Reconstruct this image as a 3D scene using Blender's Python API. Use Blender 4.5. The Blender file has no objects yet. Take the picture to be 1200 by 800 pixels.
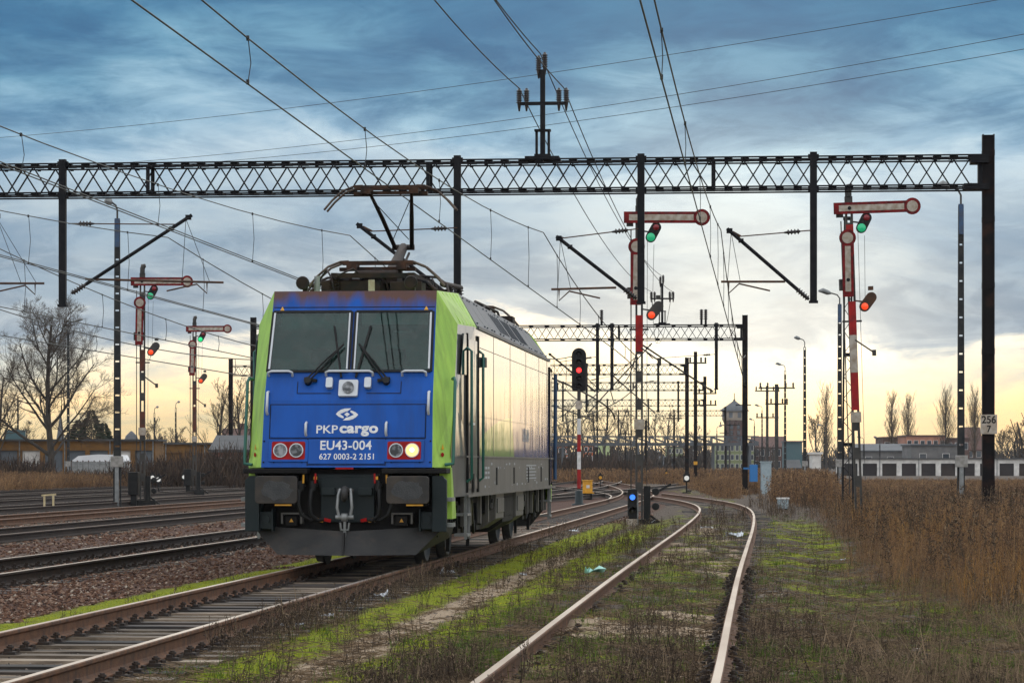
import bpy, bmesh, math, random
import numpy as np
from mathutils import Vector, Matrix
random.seed(7); RNG = np.random.default_rng(7)
C = bpy.context.scene.collection
SC = bpy.context.scene
R = math.radians

# ------------------------------------------------------------------ camera, world, sun, exposure
F = 3333.0          # focal length in pixels of the 1200 wide photograph (100 mm on a 36 mm sensor)
HZ = 543.0          # horizon row
EYE = 1.40          # eye height above the rail heads (z = 0)
cam_d = bpy.data.cameras.new('camera'); cam = bpy.data.objects.new('camera', cam_d); C.objects.link(cam)
cam.location = (0, 0, EYE); cam.rotation_euler = (R(90), 0, 0)
cam_d.lens = 100.0; cam_d.sensor_width = 36.0; cam_d.sensor_fit = 'HORIZONTAL'
cam_d.shift_y = 143.0/1200.0
cam_d.clip_start = 0.5; cam_d.clip_end = 20000
SC.camera = cam

SUN_AZ, SUN_EL = R(3.0), R(16.0)
world = bpy.data.worlds.new('World'); SC.world = world; world.use_nodes = True
def build_world():
    nt = world.node_tree; N = nt.nodes; L = nt.links; N.clear()
    out = N.new('ShaderNodeOutputWorld'); bg = N.new('ShaderNodeBackground')
    bg.inputs['Strength'].default_value = 0.1
    sky = N.new('ShaderNodeTexSky'); sky.sky_type = 'NISHITA'; sky.sun_disc = False
    sky.sun_elevation = SUN_EL; sky.sun_rotation = SUN_AZ
    sky.dust_density = 2.0; sky.air_density = 1.0
    tc = N.new('ShaderNodeTexCoord'); sep = N.new('ShaderNodeSeparateXYZ'); L.new(tc.outputs['Generated'], sep.inputs[0])
    def math_(op, a, b=None, c=None, clamp=False):
        m = N.new('ShaderNodeMath'); m.operation = op; m.use_clamp = clamp
        for i, v in enumerate((a, b, c)):
            if v is None: continue
            if isinstance(v, (int, float)): m.inputs[i].default_value = v
            else: L.new(v, m.inputs[i])
        return m.outputs[0]
    def noise(scale, detail, rough, offs, dist=0.0):
        mp = N.new('ShaderNodeMapping'); mp.inputs['Scale'].default_value = scale; mp.inputs['Location'].default_value = offs
        L.new(tc.outputs['Generated'], mp.inputs['Vector'])
        n = N.new('ShaderNodeTexNoise'); n.inputs['Scale'].default_value = 1.0; n.inputs['Detail'].default_value = detail
        n.inputs['Roughness'].default_value = rough; n.inputs['Distortion'].default_value = dist
        L.new(mp.outputs[0], n.inputs['Vector']); return n.outputs['Fac']
    def ramp(fac, stops, interp='LINEAR'):
        r = N.new('ShaderNodeValToRGB'); r.color_ramp.interpolation = interp
        e = r.color_ramp.elements
        while len(e) > 1: e.remove(e[-1])
        for i, (p, c) in enumerate(stops):
            if i == 0: el = e[0]; el.position = p
            else: el = e.new(p)
            el.color = (c[0], c[1], c[2], 1)
        L.new(fac, r.inputs[0]); return r.outputs['Color']
    def mix(kind, f, a, b):
        m = N.new('ShaderNodeMix'); m.data_type = 'RGBA'; m.blend_type = kind
        if isinstance(f, (int, float)): m.inputs[0].default_value = f
        else: L.new(f, m.inputs[0])
        for i, v in ((6, a), (7, b)):
            if isinstance(v, tuple): m.inputs[i].default_value = (*v, 1)
            else: L.new(v, m.inputs[i])
        return m.outputs[2]
    big = noise((5.0, 5.0, 14), 5, 0.5, (3.1, 0.7, 1.3), 0.3)
    mid = noise((10, 10, 34), 9, 0.60, (0.3, 4.2, 7.7), 0.7)
    fine = noise((24, 24, 90), 9, 0.64, (9.3, 1.2, 2.7), 0.6)
    x, y, z = sep.outputs['X'], sep.outputs['Y'], sep.outputs['Z']
    lift = math_('MULTIPLY', math_('SUBTRACT', big, 0.5), 0.085)
    lift2 = math_('MULTIPLY', math_('SUBTRACT', mid, 0.5), 0.050)
    lift3 = math_('MULTIPLY', math_('SUBTRACT', fine, 0.5), 0.030)
    amt = math_('MULTIPLY', z, 14.0, clamp=True)
    e = math_('ADD', math_('ADD', z, math_('MULTIPLY', lift, amt)), math_('MULTIPLY', math_('ADD', lift2, lift3), math_('ADD', math_('MULTIPLY', amt, 0.6), 0.4)))
    t = math_('MULTIPLY', e, 2.0, clamp=True)      # ramp position 1 is sine elevation 0.5
    col = ramp(t, [(0.0, (1.00, 0.64, 0.28)), (0.030, (1.12, 0.82, 0.42)), (0.058, (1.28, 1.06, 0.70)),
                   (0.080, (1.15, 1.04, 0.85)), (0.093, (0.50, 0.57, 0.63)), (0.125, (0.40, 0.50, 0.59)), (0.170, (0.41, 0.54, 0.65)),
                   (0.200, (0.52, 0.67, 0.78)), (0.228, (0.30, 0.50, 0.66)), (0.262, (0.125, 0.31, 0.48)), (0.300, (0.052, 0.20, 0.37)),
                   (0.54, (0.055, 0.21, 0.385)), (0.70, (0.47, 0.52, 0.57)), (1.0, (0.70, 0.72, 0.74))])
    st = ramp(fine, [(0.40, (1.06, 1.04, 1.01)), (0.62, (0.68, 0.72, 0.77))], 'EASE')
    low = ramp(math_('MULTIPLY', z, 6.0, clamp=True), [(0.0, (0.10,)*3), (0.12, (0.65,)*3), (0.35, (0.9,)*3), (0.6, (0.6,)*3), (1.0, (0.4,)*3)])
    col = mix('MULTIPLY', low, col, st)
    md = ramp(mid, [(0.36, (1.25, 1.20, 1.14)), (0.64, (0.66, 0.77, 0.87))], 'EASE')
    col = mix('MULTIPLY', 0.75, col, md)
    # brighter round the hidden sun
    sd = Vector((math.sin(R(4.6)), math.cos(R(4.6)), math.tan(R(2.4)))).normalized()
    dot = N.new('ShaderNodeVectorMath'); dot.operation = 'DOT_PRODUCT'; L.new(tc.outputs['Generated'], dot.inputs[0]); dot.inputs[1].default_value = sd
    gl = math_('POWER', math_('MAXIMUM', dot.outputs['Value'], 0.0), 500.0)
    col = mix('ADD', gl, col, (0.60, 0.50, 0.33))
    # unseen sky overhead and behind the viewer, raised as added fill light
    up = ramp(z, [(0.20, (1.0,)*3), (0.42, (2.1,)*3), (1.0, (2.5,)*3)], 'EASE')
    col = mix('MULTIPLY', 1.0, col, up)
    back = ramp(math_('ADD', math_('MULTIPLY', y, -0.5), 0.5), [(0.42, (0,)*3), (0.72, (1,)*3)], 'EASE')
    col = mix('MIX', back, col, (1.20, 1.23, 1.28))
    sc = N.new('ShaderNodeVectorMath'); sc.operation = 'SCALE'; L.new(col, sc.inputs[0]); sc.inputs['Scale'].default_value = 10.0
    fin = mix('MIX', 0.008, sc.outputs[0], sky.outputs['Color'])
    L.new(fin, bg.inputs['Color']); L.new(bg.outputs[0], out.inputs['Surface'])
build_world()
sun_d = bpy.data.lights.new('sun', 'SUN'); sun_d.energy = 0.5; sun_d.angle = R(50); sun_d.color = (1.0, 0.80, 0.56)
sun = bpy.data.objects.new('sun', sun_d); C.objects.link(sun)
_sd = Vector((math.sin(SUN_AZ)*math.cos(SUN_EL), math.cos(SUN_AZ)*math.cos(SUN_EL), math.sin(SUN_EL)))
sun.rotation_euler = _sd.to_track_quat('Z', 'Y').to_euler()
vs = SC.view_settings; vs.view_transform = 'Standard'; vs.look = 'None'; vs.exposure = 0.0; vs.gamma = 1.0; vs.use_curve_mapping = False
SC.cycles.use_denoising = True
try: SC.cycles.denoiser = 'OPENIMAGEDENOISE'
except Exception: pass
SC.cycles.max_bounces = 6; SC.cycles.diffuse_bounces = 3; SC.cycles.glossy_bounces = 3; SC.cycles.transparent_max_bounces = 8
SC.cycles.caustics_reflective = False; SC.cycles.caustics_refractive = False

# ------------------------------------------------------------------ materials
def mk(name, c1, c2=None, rough=0.6, metal=0.0, scale=3.0, bump=0.0, bscale=None, lo=0.35, hi=0.65, coat=0.0, stretch=(1, 1, 1), detail=6, spec=0.5, coords='Object'):
    m = bpy.data.materials.new(name); m.use_nodes = True
    nt = m.node_tree; N = nt.nodes; L = nt.links; b = N['Principled BSDF']
    b.inputs['Roughness'].default_value = rough; b.inputs['Metallic'].default_value = metal
    b.inputs['Coat Weight'].default_value = coat; b.inputs['Coat Roughness'].default_value = 0.08
    b.inputs['Specular IOR Level'].default_value = spec
    b.inputs['Base Color'].default_value = (*c1, 1)
    tc = N.new('ShaderNodeTexCoord'); mp = N.new('ShaderNodeMapping'); mp.inputs['Scale'].default_value = stretch
    L.new(tc.outputs[coords], mp.inputs['Vector'])
    if c2 is not None:
        n = N.new('ShaderNodeTexNoise'); n.inputs['Scale'].default_value = scale; n.inputs['Detail'].default_value = detail
        L.new(mp.outputs[0], n.inputs['Vector'])
        r = N.new('ShaderNodeValToRGB'); r.color_ramp.elements[0].position = lo; r.color_ramp.elements[1].position = hi
        r.color_ramp.elements[0].color = (*c1, 1); r.color_ramp.elements[1].color = (*c2, 1)
        L.new(n.outputs['Fac'], r.inputs[0]); L.new(r.outputs[0], b.inputs['Base Color'])
    if bump:
        n2 = N.new('ShaderNodeTexNoise'); n2.inputs['Scale'].default_value = bscale or scale*6; n2.inputs['Detail'].default_value = 4
        L.new(mp.outputs[0], n2.inputs['Vector'])
        bm = N.new('ShaderNodeBump'); bm.inputs['Strength'].default_value = bump; bm.inputs['Distance'].default_value = 0.02
        L.new(n2.outputs['Fac'], bm.inputs['Height']); L.new(bm.outputs[0], b.inputs['Normal'])
    return m
def by_object(m, lo=0.45, hi=1.35):
    nt = m.node_tree; N = nt.nodes; L = nt.links; b = N['Principled BSDF']; src = b.inputs['Base Color'].links[0].from_socket
    oi = N.new('ShaderNodeObjectInfo'); mr = N.new('ShaderNodeMapRange'); mr.inputs['To Min'].default_value = lo; mr.inputs['To Max'].default_value = hi; L.new(oi.outputs['Random'], mr.inputs['Value'])
    x = N.new('ShaderNodeVectorMath'); x.operation = 'SCALE'; L.new(src, x.inputs[0]); L.new(mr.outputs[0], x.inputs['Scale']); L.new(x.outputs[0], b.inputs['Base Color'])
    # offset the pattern from one to the next
    for n in N:
        if n.type == 'MAPPING':
            cb = N.new('ShaderNodeCombineXYZ'); q = N.new('ShaderNodeMath'); q.operation = 'MULTIPLY'; q.inputs[1].default_value = 57.0; L.new(oi.outputs['Random'], q.inputs[0]); L.new(q.outputs[0], cb.inputs[0]); L.new(q.outputs[0], cb.inputs[1]); L.new(cb.outputs[0], n.inputs['Location'])
def emit(name, col, s, base=(0.02, 0.02, 0.02)):
    m = mk(name, base, rough=0.2); b = m.node_tree.nodes['Principled BSDF']
    b.inputs['Emission Color'].default_value = (*col, 1); b.inputs['Emission Strength'].default_value = s
    return m
def island(name, stops, rough=0.8, noise=None, trans=0.0):
    """colour chosen per loose piece of the mesh (one blade, one stone) with a slow drift over the ground"""
    m = bpy.data.materials.new(name); m.use_nodes = True
    nt = m.node_tree; N = nt.nodes; L = nt.links; b = N['Principled BSDF']; b.inputs['Roughness'].default_value = rough
    b.inputs['Specular IOR Level'].default_value = 0.25
    g = N.new('ShaderNodeNewGeometry'); r = N.new('ShaderNodeValToRGB'); e = r.color_ramp.elements
    fac = g.outputs['Random Per Island']
    if noise:
        n = N.new('ShaderNodeTexNoise'); n.inputs['Scale'].default_value = noise; n.inputs['Detail'].default_value = 3; L.new(g.outputs['Position'], n.inputs['Vector'])
        a = N.new('ShaderNodeMath'); a.operation = 'MULTIPLY_ADD'; L.new(n.outputs['Fac'], a.inputs[0]); a.inputs[1].default_value = 1.4; a.inputs[2].default_value = -0.60
        a2 = N.new('ShaderNodeMath'); a2.operation = 'MULTIPLY_ADD'; L.new(fac, a2.inputs[0]); a2.inputs[1].default_value = 0.8; L.new(a.outputs[0], a2.inputs[2])
        fac = a2.outputs[0]
    while len(e) > 1: e.remove(e[-1])
    for i, (p, c) in enumerate(stops):
        el = e[0] if i == 0 else e.new(p)
        el.position = p; el.color = (*c, 1)
    L.new(fac, r.inputs[0]); L.new(r.outputs[0], b.inputs['Base Color'])
    if trans:
        t = N.new('ShaderNodeBsdfTranslucent'); L.new(r.outputs[0], t.inputs['Color'])
        mx = N.new('ShaderNodeMixShader'); mx.inputs[0].default_value = trans
        L.new(b.outputs[0], mx.inputs[1]); L.new(t.outputs[0], mx.inputs[2]); L.new(mx.outputs[0], N['Material Output'].inputs['Surface'])
    return m

M = {}
M['steel_dark'] = mk('painted_mast_steel', (0.005, 0.006, 0.009), (0.012, 0.012, 0.014), 0.6, 0.0, 4, 0.15, spec=0.15)
M['steel_rusty'] = mk('rusty_mast_steel', (0.008, 0.007, 0.008), (0.050, 0.022, 0.014), 0.75, 0.0, 2.2, 0.2, lo=0.52, hi=0.78, spec=0.15)
M['rust'] = mk('rust', (0.10, 0.045, 0.022), (0.045, 0.026, 0.018), 0.85, 0.0, 6, 0.3)
M['galv'] = mk('galvanised_steel', (0.16, 0.17, 0.17), (0.26, 0.27, 0.27), 0.5, 0.4, 5, 0.1)
M['pole_grey'] = mk('weathered_pole_steel', (0.030, 0.033, 0.035), (0.075, 0.068, 0.060), 0.65, 0.1, 3, 0.15, spec=0.3)
M['pole_blue'] = mk('blue_pole_paint', (0.02, 0.07, 0.16), (0.03, 0.05, 0.09), 0.5, 0.0, 5)
M['concrete'] = mk('concrete', (0.32, 0.31, 0.29), (0.22, 0.21, 0.19), 0.9, 0.0, 8, 0.3)
M['wire'] = mk('wire', (0.012, 0.013, 0.014), rough=0.6)
M['copper'] = mk('copper_wire', (0.018, 0.026, 0.024), rough=0.5, metal=0.3)
M['insul'] = mk('insulator_porcelain', (0.020, 0.016, 0.015), rough=0.2)
M['red'] = mk('red_signal_paint', (0.38, 0.014, 0.012), (0.22, 0.012, 0.012), 0.5, 0.0, 6, spec=0.25)
M['red_dark'] = mk('weathered_red_paint', (0.21, 0.008, 0.010), (0.08, 0.006, 0.008), 0.6, 0.0, 9, spec=0.2)
M['white'] = mk('white_paint', (0.70, 0.70, 0.68), (0.50, 0.49, 0.46), 0.55, 0.0, 7)
M['white_dirty'] = mk('dirty_white_paint', (0.46, 0.42, 0.36), (0.30, 0.24, 0.18), 0.65, 0.0, 7)
M['black'] = mk('black_paint', (0.006, 0.007, 0.008), (0.013, 0.013, 0.013), 0.55, 0.0, 7, 0.1, spec=0.25)
M['black_gloss'] = mk('black_gloss', (0.006, 0.006, 0.007), rough=0.25)
M['yellow'] = mk('yellow_paint', (0.72, 0.36, 0.02), (0.55, 0.26, 0.02), 0.5, 0.0, 10)
M['blue_box'] = mk('blue_box_paint', (0.02, 0.16, 0.42), rough=0.5)
M['cab_grey'] = mk('pale_grey_cabinet', (0.34, 0.42, 0.45), (0.27, 0.34, 0.37), 0.6, 0.0, 6)
M['lens_green'] = emit('green_lens', (0.02, 0.75, 0.30), 0.28, (0.02, 0.3, 0.15))
M['lens_green_lit'] = emit('lit_green_lens', (0.02, 1.0, 0.28), 0.7, (0.02, 0.3, 0.15))
M['lens_orange'] = emit('orange_lens', (1.0, 0.05, 0.010), 0.9, (0.4, 0.08, 0.02))
M['lens_red'] = emit('lit_red_lens', (1.0, 0.03, 0.03), 3.5, (0.3, 0.01, 0.01))
M['lens_red_dim'] = mk('red_glass', (0.22, 0.012, 0.02), rough=0.15)
M['lens_blue'] = emit('lit_blue_lens', (0.05, 0.22, 1.0), 1.6, (0.02, 0.05, 0.3))
M['lens_dark'] = mk('dark_lens', (0.03, 0.03, 0.032), rough=0.1)
M['lens_white'] = emit('signal_milk_glass', (0.9, 0.88, 0.8), 0.25, (0.75, 0.74, 0.7))

# ------------------------------------------------------------------ mesh helpers
class MB:
    def __init__(s): s.v = []; s.f = []; s.sm = []; s.mi = []
    def add(s, vs, fs, smooth=False, mi=0):
        o = len(s.v); s.v += [tuple(v) for v in vs]
        for f in fs: s.f.append(tuple(i+o for i in f)); s.sm.append(smooth); s.mi.append(mi)
    def box(s, c, d, rz=0.0, mi=0, mat=None):
        x, y, z = d[0]/2, d[1]/2, d[2]/2
        P = [Vector((a, b, e)) for a in (-x, x) for b in (-y, y) for e in (-z, z)]
        if mat is not None: P = [mat @ p for p in P]
        elif rz: P = [Matrix.Rotation(rz, 3, 'Z') @ p for p in P]
        P = [p+Vector(c) for p in P]
        s.add(P, [(0, 1, 3, 2), (4, 6, 7, 5), (0, 4, 5, 1), (2, 3, 7, 6), (0, 2, 6, 4), (1, 5, 7, 3)], False, mi); return s
    def bx(s, x0, x1, y0, y1, z0, z1, mi=0): return s.box(((x0+x1)/2, (y0+y1)/2, (z0+z1)/2), (abs(x1-x0), abs(y1-y0), abs(z1-z0)), mi=mi)
    def beam(s, p, q, w, h=None, up=(0, 0, 1), mi=0):
        p, q = Vector(p), Vector(q); d = q-p; L = d.length
        if L < 1e-6: return s
        h = h or w; d.normalize(); u = Vector(up)
        if abs(d.dot(u)) > 0.98: u = Vector((0, 1, 0))
        a = d.cross(u).normalized(); b = a.cross(d).normalized()
        P = [e+a*(i*w/2)+b*(j*h/2) for e in (p, q) for i, j in ((-1, -1), (1, -1), (1, 1), (-1, 1))]
        s.add(P, [(3, 2, 1, 0), (4, 5, 6, 7), (0, 1, 5, 4), (1, 2, 6, 5), (2, 3, 7, 6), (3, 0, 4, 7)], False, mi); return s
    def tube(s, pts, r, n=8, mi=0, caps=True):
        pts = [Vector(p) for p in pts]; k = len(pts); rs = r if isinstance(r, (list, tuple)) else [r]*k
        rings = []; pa = None
        for i, p in enumerate(pts):
            t = (pts[min(i+1, k-1)]-pts[max(i-1, 0)]).normalized()
            if pa is None:
                u = Vector((0, 0, 1)) if abs(t.z) < 0.9 else Vector((0, 1, 0)); a = t.cross(u).normalized()
            else:
                a = (pa-t*pa.dot(t)); a = a.normalized() if a.length > 1e-6 else t.orthogonal().normalized()
            pa = a; b = t.cross(a)
            rings.append([p+(a*math.cos(2*math.pi*j/n)+b*math.sin(2*math.pi*j/n))*rs[i] for j in range(n)])
        V = [v for rg in rings for v in rg]
        Fs = [(i*n+j, i*n+(j+1) % n, (i+1)*n+(j+1) % n, (i+1)*n+j) for i in range(k-1) for j in range(n)]
        s.add(V, Fs, True, mi)
        if caps:
            s.add(rings[0], [tuple(range(n-1, -1, -1))], False, mi); s.add(rings[-1], [tuple(range(n))], False, mi)
        return s
    def cyl(s, p, q, r, n=12, mi=0): return s.tube([p, q], r, n, mi)
    def lathe(s, p, axis, prof, n=14, mi=0):
        """prof: list of (distance along axis, radius)"""
        p = Vector(p); ax = Vector(axis).normalized(); pts = [p+ax*d for d, _ in prof]
        u = Vector((0, 0, 1)) if abs(ax.z) < 0.9 else Vector((0, 1, 0)); a = ax.cross(u).normalized(); b = ax.cross(a)
        V = [q+(a*math.cos(2*math.pi*j/n)+b*math.sin(2*math.pi*j/n))*max(r, 1e-4) for q, (_, r) in zip(pts, prof) for j in range(n)]
        k = len(prof)
        s.add(V, [(i*n+(j+1) % n, i*n+j, (i+1)*n+j, (i+1)*n+(j+1) % n) for i in range(k-1) for j in range(n)], True, mi)
        s.add(V[:n], [tuple(range(n))], False, mi); s.add(V[-n:], [tuple(range(n-1, -1, -1))], False, mi); return s
    def prism(s, poly, o, ax, ay, an, t, mi=0):
        """polygon in the plane o + x*ax + y*ay, given thickness t along an"""
        o, ax, ay, an = Vector(o), Vector(ax), Vector(ay), Vector(an); n = len(poly)
        A = [o+ax*x+ay*y for x, y in poly]; B = [p+an*t for p in A]
        s.add(A+B, [tuple(range(n)), tuple(range(2*n-1, n-1, -1))]+[(i, i+n, (i+1) % n+n, (i+1) % n) for i in range(n)], False, mi); return s
    def build(s, name, mat, parent=None, bevel=0.0, recalc=True):
        me = bpy.data.meshes.new(name); me.from_pydata(s.v, [], s.f)
        mats = mat if isinstance(mat, (list, tuple)) else [mat]
        for m in mats: me.materials.append(m)
        me.polygons.foreach_set('use_smooth', s.sm); me.polygons.foreach_set('material_index', s.mi)
        if recalc:
            b = bmesh.new(); b.from_mesh(me); bmesh.ops.recalc_face_normals(b, faces=b.faces); b.to_mesh(me); b.free()
        o = bpy.data.objects.new(name, me); C.objects.link(o)
        if parent is not None: o.parent = parent
        if bevel:
            md = o.modifiers.new('bevel', 'BEVEL'); md.width = bevel; md.segments = 2; md.limit_method = 'ANGLE'; md.angle_limit = R(40); md.harden_normals = False
        return o
def npmesh(name, V, Q, mat, smooth=False, parent=None, attrs=None):
    """V (n,3) array, Q (m,k) index array of equal sized faces"""
    me = bpy.data.meshes.new(name); k = Q.shape[1]
    me.vertices.add(len(V)); me.vertices.foreach_set('co', np.ascontiguousarray(V, np.float32).ravel())
    me.loops.add(Q.size); me.loops.foreach_set('vertex_index', np.ascontiguousarray(Q, np.int32).ravel())
    me.polygons.add(len(Q)); me.polygons.foreach_set('loop_start', np.arange(0, Q.size, k, dtype=np.int32))
    me.polygons.foreach_set('loop_total', np.full(len(Q), k, np.int32))
    me.polygons.foreach_set('use_smooth', np.full(len(Q), smooth, bool))
    me.update(calc_edges=True); me.validate()
    for a, arr in (attrs or {}).items():
        at = me.attributes.new(a, 'FLOAT', 'POINT'); at.data.foreach_set('value', np.ascontiguousarray(arr, np.float32))
    me.materials.append(mat)
    o = bpy.data.objects.new(name, me); C.objects.link(o)
    if parent is not None: o.parent = parent
    return o
def tag(o, label=None, cat=None, group=None, kind=None):
    if label: o['label'] = label
    if cat: o['category'] = cat
    if group: o['group'] = group
    if kind: o['kind'] = kind
    return o
def empty(name, loc=(0, 0, 0), rz=0.0, label=None, cat=None, group=None):
    o = bpy.data.objects.new(name, None); C.objects.link(o); o.location = loc; o.rotation_euler = (0, 0, rz); o.empty_display_size = 0.2
    return tag(o, label, cat, group)
def kids(o): return [c for c in C.objects if c.parent is o]
_kid = {}
def tree_of(o):
    r = {}
    for c in C.objects:
        if c.parent is not None: r.setdefault(c.parent.name, []).append(c)
    return r
def dup(root, loc, rz=0.0, label=None, group=None, scale=None):
    T = tree_of(root)
    def cp(o, par):
        c = o.copy(); C.objects.link(c)
        if par is not None: c.parent = par
        for k in T.get(o.name, []): cp(k, c)
        return c
    r = cp(root, None); r.location = loc; r.rotation_euler = (0, 0, rz)
    if label: r['label'] = label
    if group: r['group'] = group
    if scale: r.scale = (scale,)*3 if isinstance(scale, (int, float)) else scale
    return r
def at(px, py, Y): return Vector(((px-600)/F*Y, Y, EYE-(py-HZ)/F*Y))      # a spot the photograph shows, at depth Y
def onground(px, py, z=-0.19):
    Y = F*(EYE-z)/(py-HZ); return Vector(((px-600)/F*Y, Y, z))
def text_mesh(txt, size, bold=0.0, sx=1.0, spacing=1.0, align='CENTER'):
    """outline of the words as flat triangles: arrays of vertices (x, y) and faces"""
    cu = bpy.data.curves.new('txt', 'FONT'); cu.body = txt; cu.size = size; cu.offset = bold; cu.align_x = align; cu.align_y = 'CENTER'; cu.space_character = spacing
    cu.resolution_u = 4
    ob = bpy.data.objects.new('txt', cu); C.objects.link(ob)
    dg = bpy.context.evaluated_depsgraph_get(); me = bpy.data.meshes.new_from_object(ob.evaluated_get(dg))
    V = [(v.co.x*sx, v.co.y) for v in me.vertices]; Fs = [tuple(p.vertices) for p in me.polygons]
    bpy.data.objects.remove(ob); bpy.data.curves.remove(cu); bpy.data.meshes.remove(me)
    return V, Fs
# ------------------------------------------------------------------ the lie of the land: track centre lines
TH = math.atan(0.0915)          # tracks run 5.2 degrees to the right of the view
DIRT = Vector((math.sin(TH), math.cos(TH), 0)); PERP = Vector((math.cos(TH), -math.sin(TH), 0))
def curve(pts):
    ys = np.array([p[0] for p in pts], float); xs = np.array([p[1] for p in pts], float)
    d = np.gradient(xs, ys)
    def f(y):
        y = np.asarray(y, float); i = np.clip(np.searchsorted(ys, y)-1, 0, len(ys)-2)
        h = ys[i+1]-ys[i]; t = (y-ys[i])/h
        r = (2*t**3-3*t**2+1)*xs[i]+(t**3-2*t**2+t)*h*d[i]+(-2*t**3+3*t**2)*xs[i+1]+(t**3-t**2)*h*d[i+1]
        r = np.where(y < ys[0], xs[0]+d[0]*(y-ys[0]), r); r = np.where(y > ys[-1], xs[-1]+d[-1]*(y-ys[-1]), r)
        return r
    return f
S_ = 0.0915
def straight(x0): return [(y, x0+S_*y) for y in (-20, 0, 20, 40, 60, 80, 95)]
TA = curve(straight(-5.67)+[(110, 4.35), (125, 5.45), (140, 6.2), (160, 6.75), (190, 7.0), (230, 6.6), (300, 5.0)])
TB = curve([(-10, -2.1), (10, -0.22), (17.6, 0.50), (25.6, 1.20), (36, 2.12), (46.7, 3.10), (60, 4.32), (70, 5.2), (78, 5.86), (88, 6.55), (96, 6.9), (104, 7.0), (114, 6.85), (124, 6.5), (132, 6.2)])
TC = curve(straight(-10.6)+[(120, 0.4), (150, 3.0), (200, 6.5), (300, 11)])
TD = curve(straight(-16.0)+[(120, -5.0), (150, -2.2), (200, 2.0), (300, 9)])
TE = curve(straight(-20.2)+[(120, -9.2), (200, -2.0), (300, 6)])
TF = curve(straight(-24.7)+[(120, -13.7), (200, -6.5), (300, 2)])
TG = curve(straight(-30.0)+[(120, -19.0), (200, -12), (300, -4)])
TH_ = curve(straight(-35.0)+[(120, -24.0), (200, -17), (300, -8)])
TI = curve(straight(-40.0)+[(120, -29.0), (200, -22), (300, -13)])
TX = curve([(112, 4.55), (125, 5.1), (140, 5.0), (160, 3.6), (185, 0.5), (215, -4.5)])      # crossover turning left out of the near track
TY = curve([(96, -1.8), (110, -0.2), (130, 2.9), (150, 6.1), (175, 9.4), (210, 13.5)])      # crossover the other way
TRACKS = [TA, TB, TC, TD, TE, TF, TG, TH_, TI]

def hashn(ix, iy, seed):
    h = (ix.astype(np.int64)*374761393+iy.astype(np.int64)*668265263+seed*974711) & 0x7fffffff
    h = ((h ^ (h >> 13))*1274126177) & 0x7fffffff
    return ((h ^ (h >> 16)) & 0xffff)/65535.0
def vnoise(x, y, s, seed=0):
    x = np.asarray(x, float)*s; y = np.asarray(y, float)*s; ix = np.floor(x); iy = np.floor(y); fx = x-ix; fy = y-iy
    fx = fx*fx*(3-2*fx); fy = fy*fy*(3-2*fy)
    a = hashn(ix, iy, seed); b = hashn(ix+1, iy, seed); c = hashn(ix, iy+1, seed); d = hashn(ix+1, iy+1, seed)
    return (a*(1-fx)+b*fx)*(1-fy)+(c*(1-fx)+d*fx)*fy
def fbm(x, y, s, seed=0, o=4):
    r = 0; w = 0.5; t = 0
    for i in range(o): r = r+w*vnoise(x, y, s*2**i, seed+i*17); t += w; w *= 0.55
    return r/t
def sstep(a, b, x):
    t = np.clip((np.asarray(x, float)-a)/(b-a), 0, 1); return t*t*(3-2*t)
def band(d, c, w, soft): return sstep(c-w-soft, c-w, d)*(1-sstep(c+w, c+w+soft, d))
def gh(x, y):
    """height of the ground"""
    x = np.asarray(x, float); y = np.asarray(y, float)
    z = -0.235+0.05*(fbm(x, y, 0.35, 3)-0.5)+0.05*(fbm(x, y, 1.7, 5)-0.5)
    far = sstep(180, 320, y)
    dA = x-TA(y); dB = x-TB(y); nb = 1-sstep(120, 135, y)
    z = np.where(np.abs(dA) < 3.0, z*(1-band(dA, 0, 1.35, 0.9))+(-0.197+0.018*(fbm(x, y, 3.0, 9)-0.5))*band(dA, 0, 1.35, 0.9), z)
    bb = band(dB, 0, 1.25, 0.9)*nb
    zb = -0.140+0.12*(fbm(x, y, 1.4, 21)-0.5)+0.03*(fbm(x, y, 6, 22)-0.5)
    zb = np.where(np.abs(np.abs(dB)-0.7525) < 0.16, np.minimum(zb, -0.135), zb)
    z = z*(1-bb)+zb*bb
    for T in (TC, TD, TE, TF, TG, TH_, TI):
        d = x-T(y); b = band(d, 0, 1.5, 1.2); z = z*(1-b)+(-0.185+0.03*(fbm(x, y, 2.5, 31)-0.5))*b
    z = z+0.10*sstep(1.8, 3.5, dB)*nb*(0.4+fbm(x, y, 0.6, 41))+0.14*band(dA, 3.6, 0.9, 0.8)*(1-sstep(60, 90, y))*(fbm(x, y, 0.9, 42)-0.25)
    z = z*(1-far)+(-0.40)*far
    z = np.where(np.abs(x) > 45, -0.4, z)
    return z
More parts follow.
